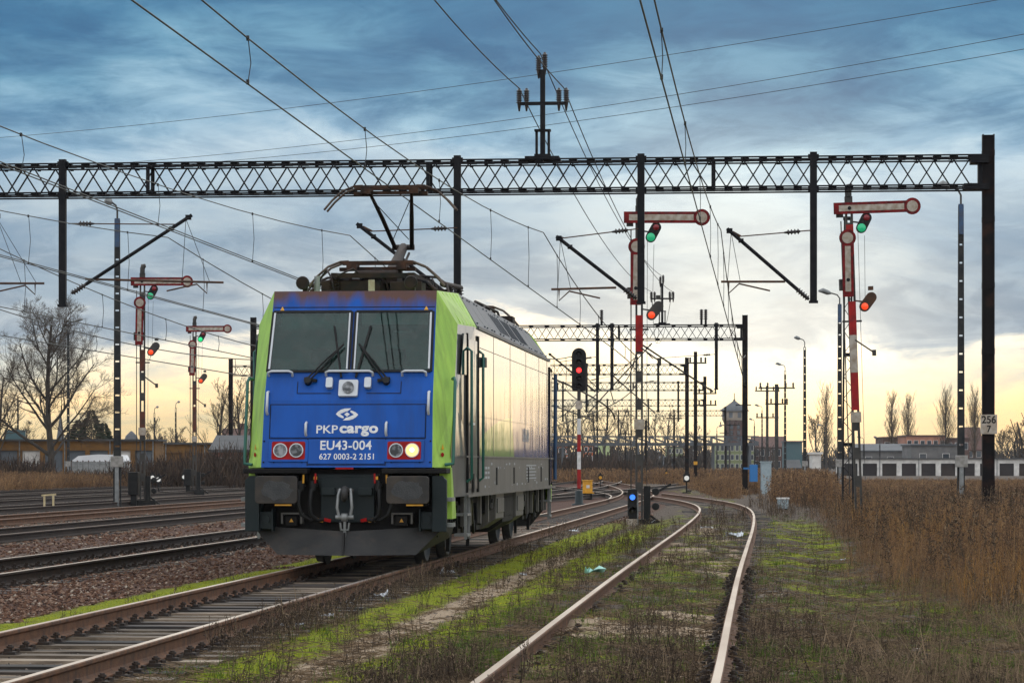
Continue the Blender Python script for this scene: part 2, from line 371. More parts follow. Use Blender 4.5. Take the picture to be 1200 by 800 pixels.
def zones(x, y):
    dA = x-TA(y); dB = x-TB(y)
    n = fbm(x, y, 0.7, 51); n2 = fbm(x, y, 2.2, 52)
    ball = band(dA, -3.0, 1.25, 0.5)*(1-0.15*n)
    for T in (TC, TD, TE, TF): ball = np.maximum(ball, band(x-T(y), 0, 2.2, 0.8))
    ball = np.maximum(ball, band(dA, 0, 1.5, 0.6)*sstep(58, 75, y))
    ball = np.maximum(ball, sstep(100, 130, y)*band(dA, -6, 8, 3)*0.8)
    sand = band(dA, 2.08+0.2*(n-0.5), 0.17, 0.35)*(1-sstep(44, 62, y))*(0.5+0.6*n2)
    sand = np.maximum(sand, band(np.abs(dB), 0.36, 0.34, 0.25)*sstep(0.44, 0.60, fbm(x, y*0.55, 1.3, 61))*(1-sstep(60, 80, y)))
    sand = np.maximum(sand, 0.6*band(dA, 0, 0.6, 0.2)*(1-sstep(50, 60, y)))
    moss = (band(dA, 1.60+0.25*(n-0.5), 0.20, 0.3)*1.0+band(dA, 2.70+0.3*(n-0.5), 0.24, 0.45)*0.95)*sstep(0.30, 0.48, n2+0.25)*(1-sstep(62, 90, y))
    moss = np.maximum(moss, band(dA, -1.75, 0.32, 0.3)*sstep(0.36, 0.54, fbm(x, y, 0.5, 71)+0.12)*(1-sstep(60, 75, y)))
    moss = np.maximum(moss, band(dA, 3.4, 0.7, 0.5)*sstep(0.50, 0.66, n2)*0.55)
    moss = np.maximum(moss, band(dB, 0, 0.55, 0.3)*sstep(0.44, 0.62, n2)*0.62*(1-sstep(60, 90, y)))
    moss = np.maximum(moss, band(dB, 1.75, 0.55, 0.5)*sstep(34, 44, y)*(1-sstep(68, 95, y))*sstep(0.40, 0.60, 0.5*n2+0.5*fbm(x, y, 0.8, 53))*0.9)
    moss = np.maximum(moss, sstep(1.0, 1.4, dB)*(1-sstep(36, 44, y))*sstep(0.46, 0.62, n2*0.6+n*0.4)*0.72)
    moss = np.maximum(moss, band(x-TE(y), -2.3, 0.35, 0.6)*sstep(0.45, 0.6, n)*0.8)
    moss = np.maximum(moss, band(x-TF(y), -2.4, 0.5, 0.6)*sstep(0.5, 0.62, n)*0.5)
    path = band(dA, 2.10+0.22*(n-0.5), 0.15, 0.18)*(1-sstep(44, 60, y))*sstep(0.25, 0.45, n2+0.1)
    moss = moss*(1-0.95*path); sand = np.maximum(sand*(1-0.8*moss), path)
    return ball, sand, moss

def ground_material():
    m = bpy.data.materials.new('ground_soil'); m.use_nodes = True
    nt = m.node_tree; N = nt.nodes; L = nt.links; b = N['Principled BSDF']; b.inputs['Roughness'].default_value = 0.95; b.inputs['Specular IOR Level'].default_value = 0.15
    g = N.new('ShaderNodeNewGeometry'); P = g.outputs['Position']
    def nz(s, d=6, r=0.6):
        n = N.new('ShaderNodeTexNoise'); n.inputs['Scale'].default_value = s; n.inputs['Detail'].default_value = d; n.inputs['Roughness'].default_value = r; L.new(P, n.inputs['Vector']); return n.outputs['Fac']
    def rp(f, stops):
        r = N.new('ShaderNodeValToRGB'); e = r.color_ramp.elements
        while len(e) > 1: e.remove(e[-1])
        for i, (p, c) in enumerate(stops):
            el = e[0] if i == 0 else e.new(p)
            el.position = p; el.color = (*c, 1)
        L.new(f, r.inputs[0]); return r.outputs[0]
    def mx(f, a, c):
        x = N.new('ShaderNodeMix'); x.data_type = 'RGBA'; L.new(f, x.inputs[0]); L.new(a, x.inputs[6]); L.new(c, x.inputs[7]); return x.outputs[2]
    def mth(op, a, c, cl=True):
        x = N.new('ShaderNodeMath'); x.operation = op; x.use_clamp = cl
        for i, v in enumerate((a, c)):
            if isinstance(v, (int, float)): x.inputs[i].default_value = v
            else: L.new(v, x.inputs[i])
        return x.outputs[0]
    def mask(att, s, gain=1.6):
        a = N.new('ShaderNodeAttribute'); a.attribute_name = att; a.attribute_type = 'GEOMETRY'
        q = mth('MULTIPLY', mth('ADD', a.outputs['Fac'], mth('MULTIPLY', mth('SUBTRACT', nz(s, 8, 0.7), 0.5, False), 1.1, False), False), gain, False)
        q = mth('SUBTRACT', q, 0.35, True); z = N.new('ShaderNodeMath'); z.operation = 'MULTIPLY'; z.use_clamp = True; L.new(q, z.inputs[0]); L.new(mth('MULTIPLY', a.outputs['Fac'], 4.0), z.inputs[1]); return z.outputs[0]
    soil = rp(nz(6, 9, 0.74), [(0.32, (0.020, 0.016, 0.013)), (0.46, (0.075, 0.058, 0.046)), (0.58, (0.125, 0.099, 0.079)), (0.72, (0.24, 0.20, 0.16))])
    bl = rp(nz(24, 5, 0.7), [(0.30, (0.016, 0.010, 0.009)), (0.50, (0.085, 0.046, 0.034)), (0.70, (0.17, 0.105, 0.082))])
    sd = rp(nz(40, 6, 0.7), [(0.30, (0.17, 0.118, 0.075)), (0.60, (0.43, 0.33, 0.23)), (0.8, (0.56, 0.46, 0.34))])
    ms = rp(nz(30, 6, 0.75), [(0.30, (0.030, 0.045, 0.006)), (0.46, (0.13, 0.165, 0.008)), (0.60, (0.27, 0.29, 0.012)), (0.8, (0.38, 0.32, 0.03))])
    c = mx(mask('ballast', 8), soil, bl); c = mx(mask('sand', 5), c, sd); c = mx(mask('moss', 4), c, ms)
    L.new(c, b.inputs['Base Color'])
    bp = N.new('ShaderNodeBump'); bp.inputs['Strength'].default_value = 0.9; bp.inputs['Distance'].default_value = 0.03
    L.new(nz(28, 8, 0.75), bp.inputs['Height']); L.new(bp.outputs[0], b.inputs['Normal'])
    return m
def build_ground():
    xs = np.concatenate([[-6000, -3000, -1200, -500, -250, -150], np.arange(-100, -45, 5), np.arange(-45, -14, 0.4), np.arange(-14, 14, 0.14), np.arange(14, 40, 0.5), np.arange(40, 100, 5), [150, 250, 500, 1200, 3000, 6000]])
    ys = [-300.0, -100, -50, -20, -5, 5, 10, 13]
    y = 15.0
    while y < 330: ys.append(y); y += max(0.12, y*y*0.00013)
    ys = np.array(ys+[360, 420, 500, 650, 900, 1300, 2000, 3500, 7000])
    X, Y = np.meshgrid(xs, ys); x, y = X.ravel(), Y.ravel(); z = gh(x, y)
    n, m = len(ys), len(xs); i = np.arange(n-1)[:, None]*m+np.arange(m-1)[None, :]; i = i.ravel()
    Q = np.stack([i, i+1, i+m+1, i+m], 1); ba, sa, mo = zones(x, y)
    o = npmesh('ground', np.stack([x, y, z], 1), Q, ground_material(), True, attrs={'ballast': ba, 'sand': sa, 'moss': mo})
    o['kind'] = 'structure'
build_ground()

# ------------------------------------------------------------------ railway tracks
M['rail_side'] = mk('rusty_rail_side', (0.16, 0.068, 0.028), (0.070, 0.034, 0.018), 0.8, 0.0, 9, 0.3, coords='Object')
M['rail_side_dark'] = mk('dark_rusty_rail_side', (0.040, 0.022, 0.014), (0.018, 0.012, 0.010), 0.85, 0.0, 9, 0.3)
M['rail_top'] = mk('polished_rail_head', (0.44, 0.375, 0.31), (0.26, 0.19, 0.14), 0.36, 1.0, 1.3, stretch=(1, 0.3, 1))
M['rail_top_worn'] = mk('tarnished_rail_head', (0.26, 0.19, 0.14), (0.16, 0.10, 0.07), 0.5, 0.7, 2.0)
M['sleeper'] = mk('weathered_sleeper', (0.27, 0.215, 0.16), (0.060, 0.046, 0.036), 0.9, 0.0, 4.0, 0.8, stretch=(0.5, 2.5, 1), lo=0.42, hi=0.66)
M['sleeper_dark'] = mk('tarred_sleeper', (0.024, 0.022, 0.022), (0.12, 0.092, 0.072), 0.85, 0.0, 2.0, 0.4, stretch=(0.6, 2.5, 1), lo=0.45, hi=0.7)
M['iron'] = mk('dark_rusted_iron', (0.022, 0.018, 0.016), (0.055, 0.032, 0.02), 0.75, 0.0, 20, 0.3)
by_object(M['sleeper'], 0.4, 1.25); by_object(M['sleeper_dark'], 0.4, 1.5)
RAIL = [(-0.070, -0.159), (0.070, -0.159), (0.070, -0.146), (0.018, -0.132), (0.010, -0.115), (0.010, -0.048), (0.030, -0.036), (0.036, -0.028), (0.036, -0.008), (0.028, -0.001),
        (-0.028, -0.001), (-0.036, -0.008), (-0.036, -0.028), (-0.030, -0.036), (-0.010, -0.048), (-0.010, -0.115), (-0.018, -0.132), (-0.070, -0.146)]
def rail(T, off, y0, y1, z0, parent, mats, step=1.0):
    n = max(2, int((y1-y0)/step)); ys = np.linspace(y0, y1, n+1); k = len(RAIL); V = []; Fs = []; mi = []
    for y in ys:
        x = float(T(y)); dx = float(T(y+0.5)-T(y-0.5)); nrm = Vector((1, -dx, 0)).normalized()
        for a, b in RAIL: V.append((x+nrm.x*(off+a), y+nrm.y*(off+a), z0+b))
    for i in range(n):
        for j in range(k):
            Fs.append((i*k+j, i*k+(j+1) % k, (i+1)*k+(j+1) % k, (i+1)*k+j)); mi.append(1 if j == 9 else 0)
    mb = MB(); mb.v = V; mb.f = Fs; mb.sm = [False]*len(Fs); mb.mi = mi
    return mb.build('rail', mats, parent)
SLEEPER = MB(); SLEEPER.box((0, 0, -0.235), (2.5, 0.25, 0.14))
FAST = MB(); FAST.box((0, 0, -0.164), (0.36, 0.16, 0.009))
for s in (-1, 1):
    FAST.box((s*0.115, 0, -0.152), (0.10, 0.15, 0.024)); FAST.box((s*0.088, 0, -0.128), (0.05, 0.09, 0.024), mi=0)
    FAST.cyl((s*0.105, 0.0, -0.14), (s*0.105, 0.0, -0.085), 0.019, 6); FAST.cyl((s*0.105, 0, -0.112), (s*0.105, 0, -0.096), 0.032, 6)
    FAST.cyl((s*0.155, 0.045, -0.14), (s*0.155, 0.045, -0.118), 0.022, 6)
def me_of(mb, name, mat, bevel=0):
    o = mb.build(name, mat, None, bevel); return o
_sl = [me_of(SLEEPER, 'sleeper', M['sleeper']), me_of(SLEEPER, 'sleeper', M['sleeper_dark'])]
_fa = me_of(FAST, 'rail_fastening', M['iron'])
def track(T, y0, y1, label, z0=0.0, top='rail_top', side='rail_side', n_sl=0, sl_y0=16.0, pitch=0.62, dark=0.3, fast=0, group='railway tracks in the yard', drop=0.0):
    root = empty('railway_track', (0, 0, 0), 0, label, 'railway track', group)
    for s in (-1, 1): rail(T, s*0.7525, y0, y1, z0, root, [M[side], M[top]])
    y = sl_y0; k = 0; rest = MB()
    while y < min(y1, 125):
        x = float(T(y)); a = -math.atan(float(T(y+0.5)-T(y-0.5)))
        j = random.uniform(-0.02, 0.02)
        if k < n_sl:
            o = _sl[1 if random.random() < dark else 0].copy(); C.objects.link(o); o.parent = root
            o.location = (x+random.uniform(-0.04, 0.04), y+j, z0-drop-random.uniform(0, 0.012)); o.rotation_euler = (0, 0, a+random.uniform(-0.012, 0.012))
            if k < fast:
                for s in (-1, 1):
                    f = _fa.copy(); C.objects.link(f); f.parent = o; f.location = (s*0.7525, 0, drop); f.rotation_euler = (0, 0, 0)
        else: rest.box((x, y+j, z0-0.235-drop), (2.5, 0.25, 0.14), rz=a)
        k += 1; y += pitch
    if rest.v and n_sl >= 0:
        o = rest.build('sleepers', M['sleeper_dark'], root, recalc=False); o['kind'] = 'stuff'
    return root
track(TA, 8, 300, 'brown-railed track with bare wooden sleepers running under the blue locomotive', n_sl=100, sl_y0=15.6, fast=48, dark=0.28, pitch=0.60)
track(TB, 8, 132, 'half-buried track with bright rail tops curving through moss right of the locomotive', z0=0.03, n_sl=60, sl_y0=15.2, fast=40, dark=0.2, pitch=0.64, drop=0.0)
track(TC, 25, 300, 'first ballasted track left of the locomotive with one silvery rail', side='rail_side_dark', n_sl=70, sl_y0=33, fast=60, dark=0.8)
track(TD, 40, 300, 'second ballasted track left of the locomotive with two brown rails', top='rail_top_worn', side='rail_side_dark', n_sl=60, sl_y0=52, fast=0, dark=0.6)
track(TE, 50, 300, 'third track left of the locomotive with sleeper ends showing under its rail', top='rail_top_worn', side='rail_side', n_sl=60, sl_y0=62, fast=0, dark=0.5)
track(TF, 60, 300, 'dull track passing behind the cream wooden frame in mossy ground', top='rail_top_worn', side='rail_side_dark', n_sl=0, sl_y0=75)
track(TG, 70, 300, 'far left track passing the feet of the semaphore winding gear', top='rail_top', side='rail_side_dark', n_sl=0, sl_y0=85)
track(TH_, 80, 300, 'last but one track before the dry grass bank at left', top='rail_top', side='rail_side_dark', n_sl=0, sl_y0=95)
track(TI, 90, 300, 'outermost track along the foot of the dry grass bank at left', top='rail_top_worn', side='rail_side_dark', n_sl=0, sl_y0=100)
track(TX, 112, 215, 'crossover track bending left out of the points beyond the blue shunting light', top='rail_top', side='rail_side_dark', n_sl=-1, sl_y0=999)
track(TY, 96, 210, 'crossover track slanting right behind the locomotive towards the weeds', top='rail_top', side='rail_side_dark', n_sl=-1, sl_y0=999)
for o in _sl+[_fa]: bpy.data.objects.remove(o)

# ------------------------------------------------------------------ loose stuff on the ground
def scatter(name, templates, x, y, scale, mat, zoff=0.0, tilt=0.0, sz=None, rot=True, follow=True):
    """templates: list of (verts (v,3), faces (f,k)); one mesh of copies of them"""
    n = len(x); which = RNG.integers(0, len(templates), n); Vs, Qs = [], []; off = 0
    z = gh(x, y)+zoff
    for t, (tv, tf) in enumerate(templates):
        ix = np.nonzero(which == t)[0]
        if len(ix) == 0: continue
        a = RNG.uniform(0, 2*np.pi, len(ix)) if rot else np.zeros(len(ix)); ca, sa = np.cos(a), np.sin(a)
        s = scale[ix][:, None]; vz = (sz[ix][:, None] if sz is not None else s)
        px = tv[None, :, 0]*s; py = tv[None, :, 1]*s; pz = tv[None, :, 2]*vz
        tx = RNG.normal(0, tilt, len(ix))[:, None]; ty = RNG.normal(0, tilt, len(ix))[:, None]
        wx = px*ca[:, None]-py*sa[:, None]+pz*tx+x[ix][:, None]; wy = px*sa[:, None]+py*ca[:, None]+pz*ty+y[ix][:, None]
        V = np.stack([wx, wy, pz+z[ix][:, None]], 2).reshape(-1, 3)
        Q = (tf[None]+(np.arange(len(ix))*len(tv))[:, None, None]+off).reshape(-1, tf.shape[1])
        Vs.append(V); Qs.append(Q); off += len(V)
    return npmesh(name, np.concatenate(Vs), np.concatenate(Qs), mat)
OCT_F = np.array([(0, 2, 4), (2, 1, 4), (1, 3, 4), (3, 0, 4), (2, 0, 5), (1, 2, 5), (3, 1, 5), (0, 3, 5)])
def stone_t():
    v = np.array([(-1, 0, 0), (1, 0, 0), (0, -1, 0), (0, 1, 0), (0, 0, 1), (0, 0, -1)], float)*RNG.uniform(0.6, 1.15, (6, 1))+RNG.normal(0, 0.25, (6, 3)); v[:, 2] *= 0.75
    return v, OCT_F
STONES = [stone_t() for _ in range(8)]
def wedge(n, y0, y1, p=1.0):
    """points spread over what the camera can see, denser near"""
    u = RNG.uniform(0, 1, n); Y = 1/(1/y0+(1/y1-1/y0)*u) if p else RNG.uniform(y0, y1, n)
    X = RNG.uniform(-0.212, 0.212, n)*Y; return X, Y
M['ballast_stone'] = island('ballast_stone', [(0.0, (0.030, 0.015, 0.010)), (0.35, (0.095, 0.045, 0.027)), (0.7, (0.15, 0.082, 0.052)), (0.93, (0.22, 0.15, 0.11)), (1.0, (0.36, 0.31, 0.25))], 0.9)
M['grey_stone'] = island('grey_gravel', [(0.0, (0.03, 0.026, 0.022)), (0.5, (0.09, 0.074, 0.062)), (0.9, (0.18, 0.15, 0.13)), (1.0, (0.34, 0.31, 0.28))], 0.9)
def stones():
    X, Y = wedge(170000, 16, 95); ba, sa, mo = zones(X, Y); keep = (RNG.uniform(0, 1, len(X)) < ba*0.85) & (mo < 0.5)
    for T, hw in ((TA, 0.10), (TC, 0.10), (TD, 0.1), (TE, 0.1)):
        for s in (-1, 1): keep &= np.abs(X-T(Y)-s*0.7525) > hw
    X, Y = X[keep], Y[keep]; s = RNG.uniform(0.016, 0.038, len(X))*np.clip(Y/45, 0.9, 1.5)
    tag(scatter('ballast', STONES, X, Y, s, M['ballast_stone'], 0.008), 'reddish brown ballast stones between the tracks', 'ballast', kind='stuff')
    X, Y = wedge(60000, 16, 60); ba, sa, mo = zones(X, Y); dA = X-TA(Y); dB = X-TB(Y)
    keep = (ba < 0.4) & (mo < 0.4) & (RNG.uniform(0, 1, len(X)) < 0.35)
    for T in (TA, TB):
        for s in (-1, 1): keep &= np.abs(X-T(Y)-s*0.7525) > 0.1
    X, Y = X[keep], Y[keep]; s = RNG.uniform(0.006, 0.020, len(X))
    tag(scatter('gravel', STONES, X, Y, s, M['grey_stone'], 0.0), 'small grey gravel and clods between the moss', 'gravel', kind='stuff')
stones()
def blade(h, w, lean, n=2, base=(0, 0), a=0.0, curl=0.3):
    """a thin bent blade or stalk as quads"""
    V = []; ca, sa = math.cos(a), math.sin(a)
    for i in range(n+1):
        t = i/n; r = lean*h*(t+curl*t*t); ww = w*(1-0.85*t)/2
        cx, cy = base[0]+r*ca, base[1]+r*sa
        V += [(cx-sa*ww, cy+ca*ww, h*t), (cx+sa*ww, cy-ca*ww, h*t)]
    return V, [(2*i, 2*i+1, 2*i+3, 2*i+2) for i in range(n)]
def merge(parts):
    V, Fs = [], []
    for v, f in parts: o = len(V); V += v; Fs += [tuple(i+o for i in q) for q in f]
    return np.array(V, float), np.array(Fs)
def grass_t(n, h, spread, w, lean=0.6):
    return merge([blade(h*random.uniform(0.5, 1.1), w, random.uniform(0, lean), 2, (random.gauss(0, spread), random.gauss(0, spread)), random.uniform(0, 6.28)) for _ in range(n)])
def stick(p, q, w):
    p, q = Vector(p), Vector(q); d = (q-p).normalized(); a = d.cross(Vector((random.gauss(0, 1), random.gauss(0, 1), 0.1))).normalized()*w/2
    return [tuple(p-a), tuple(p+a), tuple(q+a*0.5), tuple(q-a*0.5)], [(0, 1, 2, 3)]
def weed_t(h, nst, spread, w, nbr, leaf=0.0, up=0.35):
    """dry branching stalks"""
    parts = []
    for _ in range(nst):
        hh = h*random.uniform(0.6, 1.1); b = Vector((random.gauss(0, spread), random.gauss(0, spread), 0)); t = Vector((random.gauss(0, 0.13)*hh, random.gauss(0, 0.13)*hh, hh))
        mid = b+t*0.55+Vector((random.gauss(0, 0.02), random.gauss(0, 0.02), 0)); top = b+t
        parts += [stick(b, mid, w), stick(mid, top, w*0.8)]
        for k in range(nbr):
            f = random.uniform(up, 1.0); p = b+t*f; L = hh*random.uniform(0.06, 0.24)*(1.25-f); a = random.uniform(0, 6.28)
            q = p+Vector((math.cos(a)*L*0.75, math.sin(a)*L*0.75, L*random.uniform(0.25, 1.0))); parts.append(stick(p, q, w*0.6))
            if leaf:
                for _ in range(2):
                    c = p.lerp(q, random.uniform(0.5, 1.05)); l = leaf*random.uniform(0.5, 1.2); parts.append(stick(c, c+Vector((random.gauss(0, l), random.gauss(0, l), random.gauss(0, l))), leaf*0.6))
    return merge(parts)
# ------------------------------------------------------------------ the locomotive (x to its right as seen, y towards its tail, z up from the rail head)
def paint(name, c1, c2, rough=0.32, coat=0.5, **k): return mk(name, c1, c2, rough, 0.0, k.pop('scale', 2.0), coat=coat, spec=0.2, **k)
M['loco_blue'] = paint('blue_loco_paint', (0.001, 0.082, 0.40), (0.002, 0.058, 0.28), 0.4, 0.10, scale=1.6, stretch=(3, 3, 0.5), lo=0.4, hi=0.75)
M['loco_green'] = paint('lime_loco_paint', (0.40, 0.63, 0.105), (0.31, 0.51, 0.09), 0.42, 0.1, scale=2.5, stretch=(3, 3, 0.6))
M['loco_black'] = mk('sooty_black_steel', (0.005, 0.005, 0.006), (0.013, 0.012, 0.011), 0.65, 0.0, 5, 0.2, spec=0.2)
M['loco_dkgreen'] = mk('dark_teal_step_paint', (0.007, 0.015, 0.018), (0.012, 0.020, 0.022), 0.5, 0.0, 4, 0.1, spec=0.3)
M['plough'] = mk('scuffed_plough_steel', (0.011, 0.012, 0.013), (0.026, 0.025, 0.024), 0.62, 0.0, 3, 0.25, stretch=(1, 1, 2))
M['buffer'] = mk('worn_buffer_face', (0.050, 0.040, 0.031), (0.020, 0.020, 0.020), 0.55, 0.2, 5, 0.15)
M['grease'] = mk('dark_grease', (0.020, 0.023, 0.026), (0.040, 0.042, 0.044), 0.35, 0.0, 9, 0.3)
M['roof_grey'] = mk('slate_grey_roof_panel', (0.10, 0.115, 0.135), (0.065, 0.075, 0.09), 0.45, 0.0, 2.5, 0.05)
M['sill_grey'] = mk('warm_grey_side_sill', (0.125, 0.12, 0.11), (0.08, 0.078, 0.072), 0.5, 0.0, 3, 0.05, stretch=(1, 1, 0.4))
M['lamp_red'] = mk('red_lamp_surround', (0.36, 0.008, 0.008), (0.24, 0.007, 0.007), 0.5, 0.0, 6, spec=0.15)
M['lamp_glass'] = mk('lamp_glass', (0.22, 0.23, 0.24), (0.05, 0.055, 0.06), 0.12, 0.5, 14, lo=0.4, hi=0.6)
M['lamp_dark'] = mk('dark_lamp_glass', (0.025, 0.028, 0.03), (0.16, 0.17, 0.18), 0.10, 0.4, 16, lo=0.45, hi=0.62)
M['lamp_lit'] = emit('lit_headlamp', (1.0, 0.52, 0.16), 1.3, (0.5, 0.4, 0.2))
M['hot_bulb'] = emit('headlamp_bulb', (1.0, 0.80, 0.45), 5.0, (0.5, 0.4, 0.2))
M['grey_rail'] = mk('pale_grab_rail', (0.52, 0.55, 0.58), rough=0.35, metal=0.2)
M['teal_rail'] = mk('dark_green_handrail', (0.01, 0.10, 0.075), rough=0.4)
M['white_mark'] = mk('white_lettering', (0.80, 0.80, 0.80), (0.62, 0.64, 0.66), 0.5, 0.0, 12)
M['faint_mark'] = mk('faded_lettering', (0.34, 0.37, 0.40), rough=0.5)
M['panto'] = mk('rusty_pantograph_steel', (0.040, 0.020, 0.013), (0.014, 0.011, 0.010), 0.7, 0.0, 8, 0.15)
M['panto_dark'] = mk('dark_pantograph_arm', (0.008, 0.008, 0.009), (0.030, 0.016, 0.011), 0.65, 0.0, 5, 0.15, spec=0.2)
M['carbon'] = mk('collector_strip', (0.022, 0.014, 0.011), (0.075, 0.035, 0.020), 0.65, 0.0, 8, spec=0.2)
M['horn_tip'] = mk('worn_horn_tube', (0.13, 0.10, 0.08), (0.035, 0.022, 0.018), 0.6, 0.0, 4, spec=0.2)
def glass_mat():
    m = mk('cab_glass', (0.016, 0.050, 0.050), (0.008, 0.030, 0.031), 0.03, 0.0, 0.8, spec=0.5); return m
M['cab_glass'] = glass_mat()
def clear_glass():
    m = bpy.data.materials.new('tinted_windscreen'); m.use_nodes = True; nt = m.node_tree; N = nt.nodes; L = nt.links; N.remove(N['Principled BSDF'])
    t = N.new('ShaderNodeBsdfTransparent'); t.inputs[0].default_value = (0.42, 0.66, 0.63, 1); g = N.new('ShaderNodeBsdfGlossy'); g.inputs['Roughness'].default_value = 0.02; g.inputs[0].default_value = (0.95, 1.0, 1.0, 1)
    n = N.new('ShaderNodeTexNoise'); tc = N.new('ShaderNodeTexCoord'); L.new(tc.outputs['Object'], n.inputs['Vector']); n.inputs['Scale'].default_value = 1.2; n.inputs['Detail'].default_value = 3
    b = N.new('ShaderNodeBump'); b.inputs['Strength'].default_value = 0.06; b.inputs['Distance'].default_value = 0.02; L.new(n.outputs['Fac'], b.inputs['Height']); L.new(b.outputs[0], g.inputs['Normal'])
    f = N.new('ShaderNodeFresnel'); f.inputs[0].default_value = 1.5; x = N.new('ShaderNodeMixShader'); L.new(f.outputs[0], x.inputs[0]); L.new(t.outputs[0], x.inputs[1]); L.new(g.outputs[0], x.inputs[2])
    d = N.new('ShaderNodeBsdfDiffuse'); d.inputs[0].default_value = (0.20, 0.21, 0.20, 1); n2 = N.new('ShaderNodeTexNoise'); n2.inputs['Scale'].default_value = 5; n2.inputs['Detail'].default_value = 6; L.new(tc.outputs['Object'], n2.inputs['Vector'])
    r = N.new('ShaderNodeMapRange'); r.inputs['From Min'].default_value = 0.42; r.inputs['From Max'].default_value = 0.75; r.inputs['To Max'].default_value = 0.16; L.new(n2.outputs['Fac'], r.inputs['Value'])
    y = N.new('ShaderNodeMixShader'); L.new(r.outputs[0], y.inputs[0]); L.new(x.outputs[0], y.inputs[1]); L.new(d.outputs[0], y.inputs[2]); L.new(y.outputs[0], N['Material Output'].inputs['Surface']); return m
M['clear_glass'] = clear_glass()
M['cab_lining'] = mk('grey_green_cab_lining', (0.17, 0.22, 0.20), (0.13, 0.17, 0.16), 0.8, 0.0, 2)
M['seat_cloth'] = mk('dark_seat_cloth', (0.02, 0.022, 0.028), rough=0.9)
def side_paint():
    """silver grey sides, a lime sweep low behind the cab and deep blue towards the tail, glossy"""
    m = bpy.data.materials.new('loco_side_livery'); m.use_nodes = True
    nt = m.node_tree; N = nt.nodes; L = nt.links; b = N['Principled BSDF']
    tc = N.new('ShaderNodeTexCoord'); sp = N.new('ShaderNodeSeparateXYZ'); L.new(tc.outputs['Object'], sp.inputs[0])
    def mth(op, a, c, cl=False):
        x = N.new('ShaderNodeMath'); x.operation = op; x.use_clamp = cl
        for i, v in enumerate((a, c)):
            if isinstance(v, (int, float)): x.inputs[i].default_value = v
            else: L.new(v, x.inputs[i])
        return x.outputs[0]
    def mx(f, a, c):
        x = N.new('ShaderNodeMix'); x.data_type = 'RGBA'; L.new(f, x.inputs[0])
        for i, v in ((6, a), (7, c)):
            if isinstance(v, tuple): x.inputs[i].default_value = (*v, 1)
            else: L.new(v, x.inputs[i])
        return x.outputs[2]
    y, z = sp.outputs['Y'], sp.outputs['Z']
    n = N.new('ShaderNodeTexNoise'); n.inputs['Scale'].default_value = 3.0; n.inputs['Detail'].default_value = 5
    mp = N.new('ShaderNodeMapping'); mp.inputs['Scale'].default_value = (1, 1.4, 0.12); L.new(tc.outputs['Object'], mp.inputs[0]); L.new(mp.outputs[0], n.inputs['Vector'])
    streak = N.new('ShaderNodeValToRGB'); streak.color_ramp.elements[0].position = 0.35; streak.color_ramp.elements[1].position = 0.75
    streak.color_ramp.elements[0].color = (0.10, 0.105, 0.105, 1); streak.color_ramp.elements[1].color = (0.06, 0.06, 0.058, 1); L.new(n.outputs['Fac'], streak.inputs[0])
    # lime sweep: below a curve falling from y 3 to y 8
    s1 = mth('MULTIPLY', mth('SUBTRACT', mth('SUBTRACT', 2.15, mth('MULTIPLY', mth('POWER', mth('ABSOLUTE', mth('SUBTRACT', y, 9.0), 0), 2.0), 0.012)), z), 40, True)
    lo = mth('MULTIPLY', mth('SUBTRACT', y, 3.3), 30, True); hi = mth('MULTIPLY', mth('SUBTRACT', mth('SUBTRACT', 9.6, mth('MULTIPLY', z, 0.6)), y), 30, True)
    gm = mth('MULTIPLY', mth('MULTIPLY', s1, lo), hi)
    c = mx(gm, streak.outputs[0], (0.14, 0.40, 0.03))
    bl = mth('MULTIPLY', mth('SUBTRACT', mth('ADD', y, mth('MULTIPLY', z, 0.6)), 9.7), 30, True)
    bl = mth('MULTIPLY', bl, mth('MULTIPLY', mth('SUBTRACT', 2.6, z), 4, True))
    c = mx(bl, c, (0.008, 0.045, 0.26))
    L.new(c, b.inputs['Base Color']); b.inputs['Roughness'].default_value = 0.30; b.inputs['Metallic'].default_value = 0.15
    b.inputs['Coat Weight'].default_value = 0.85; b.inputs['Coat Roughness'].default_value = 0.035; b.inputs['Coat IOR'].default_value = 1.5; b.inputs['Specular IOR Level'].default_value = 0.2
    n3 = N.new('ShaderNodeTexNoise'); n3.inputs['Scale'].default_value = 1.3; n3.inputs['Detail'].default_value = 3; mp3 = N.new('ShaderNodeMapping'); mp3.inputs['Scale'].default_value = (1, 1.6, 0.22); L.new(tc.outputs['Object'], mp3.inputs[0]); L.new(mp3.outputs[0], n3.inputs['Vector'])
    bp = N.new('ShaderNodeBump'); bp.inputs['Strength'].default_value = 0.16; bp.inputs['Distance'].default_value = 0.03; L.new(n3.outputs['Fac'], bp.inputs['Height']); L.new(bp.outputs[0], b.inputs['Normal']); L.new(bp.outputs[0], b.inputs['Coat Normal'])
    return m
M['loco_side'] = side_paint()
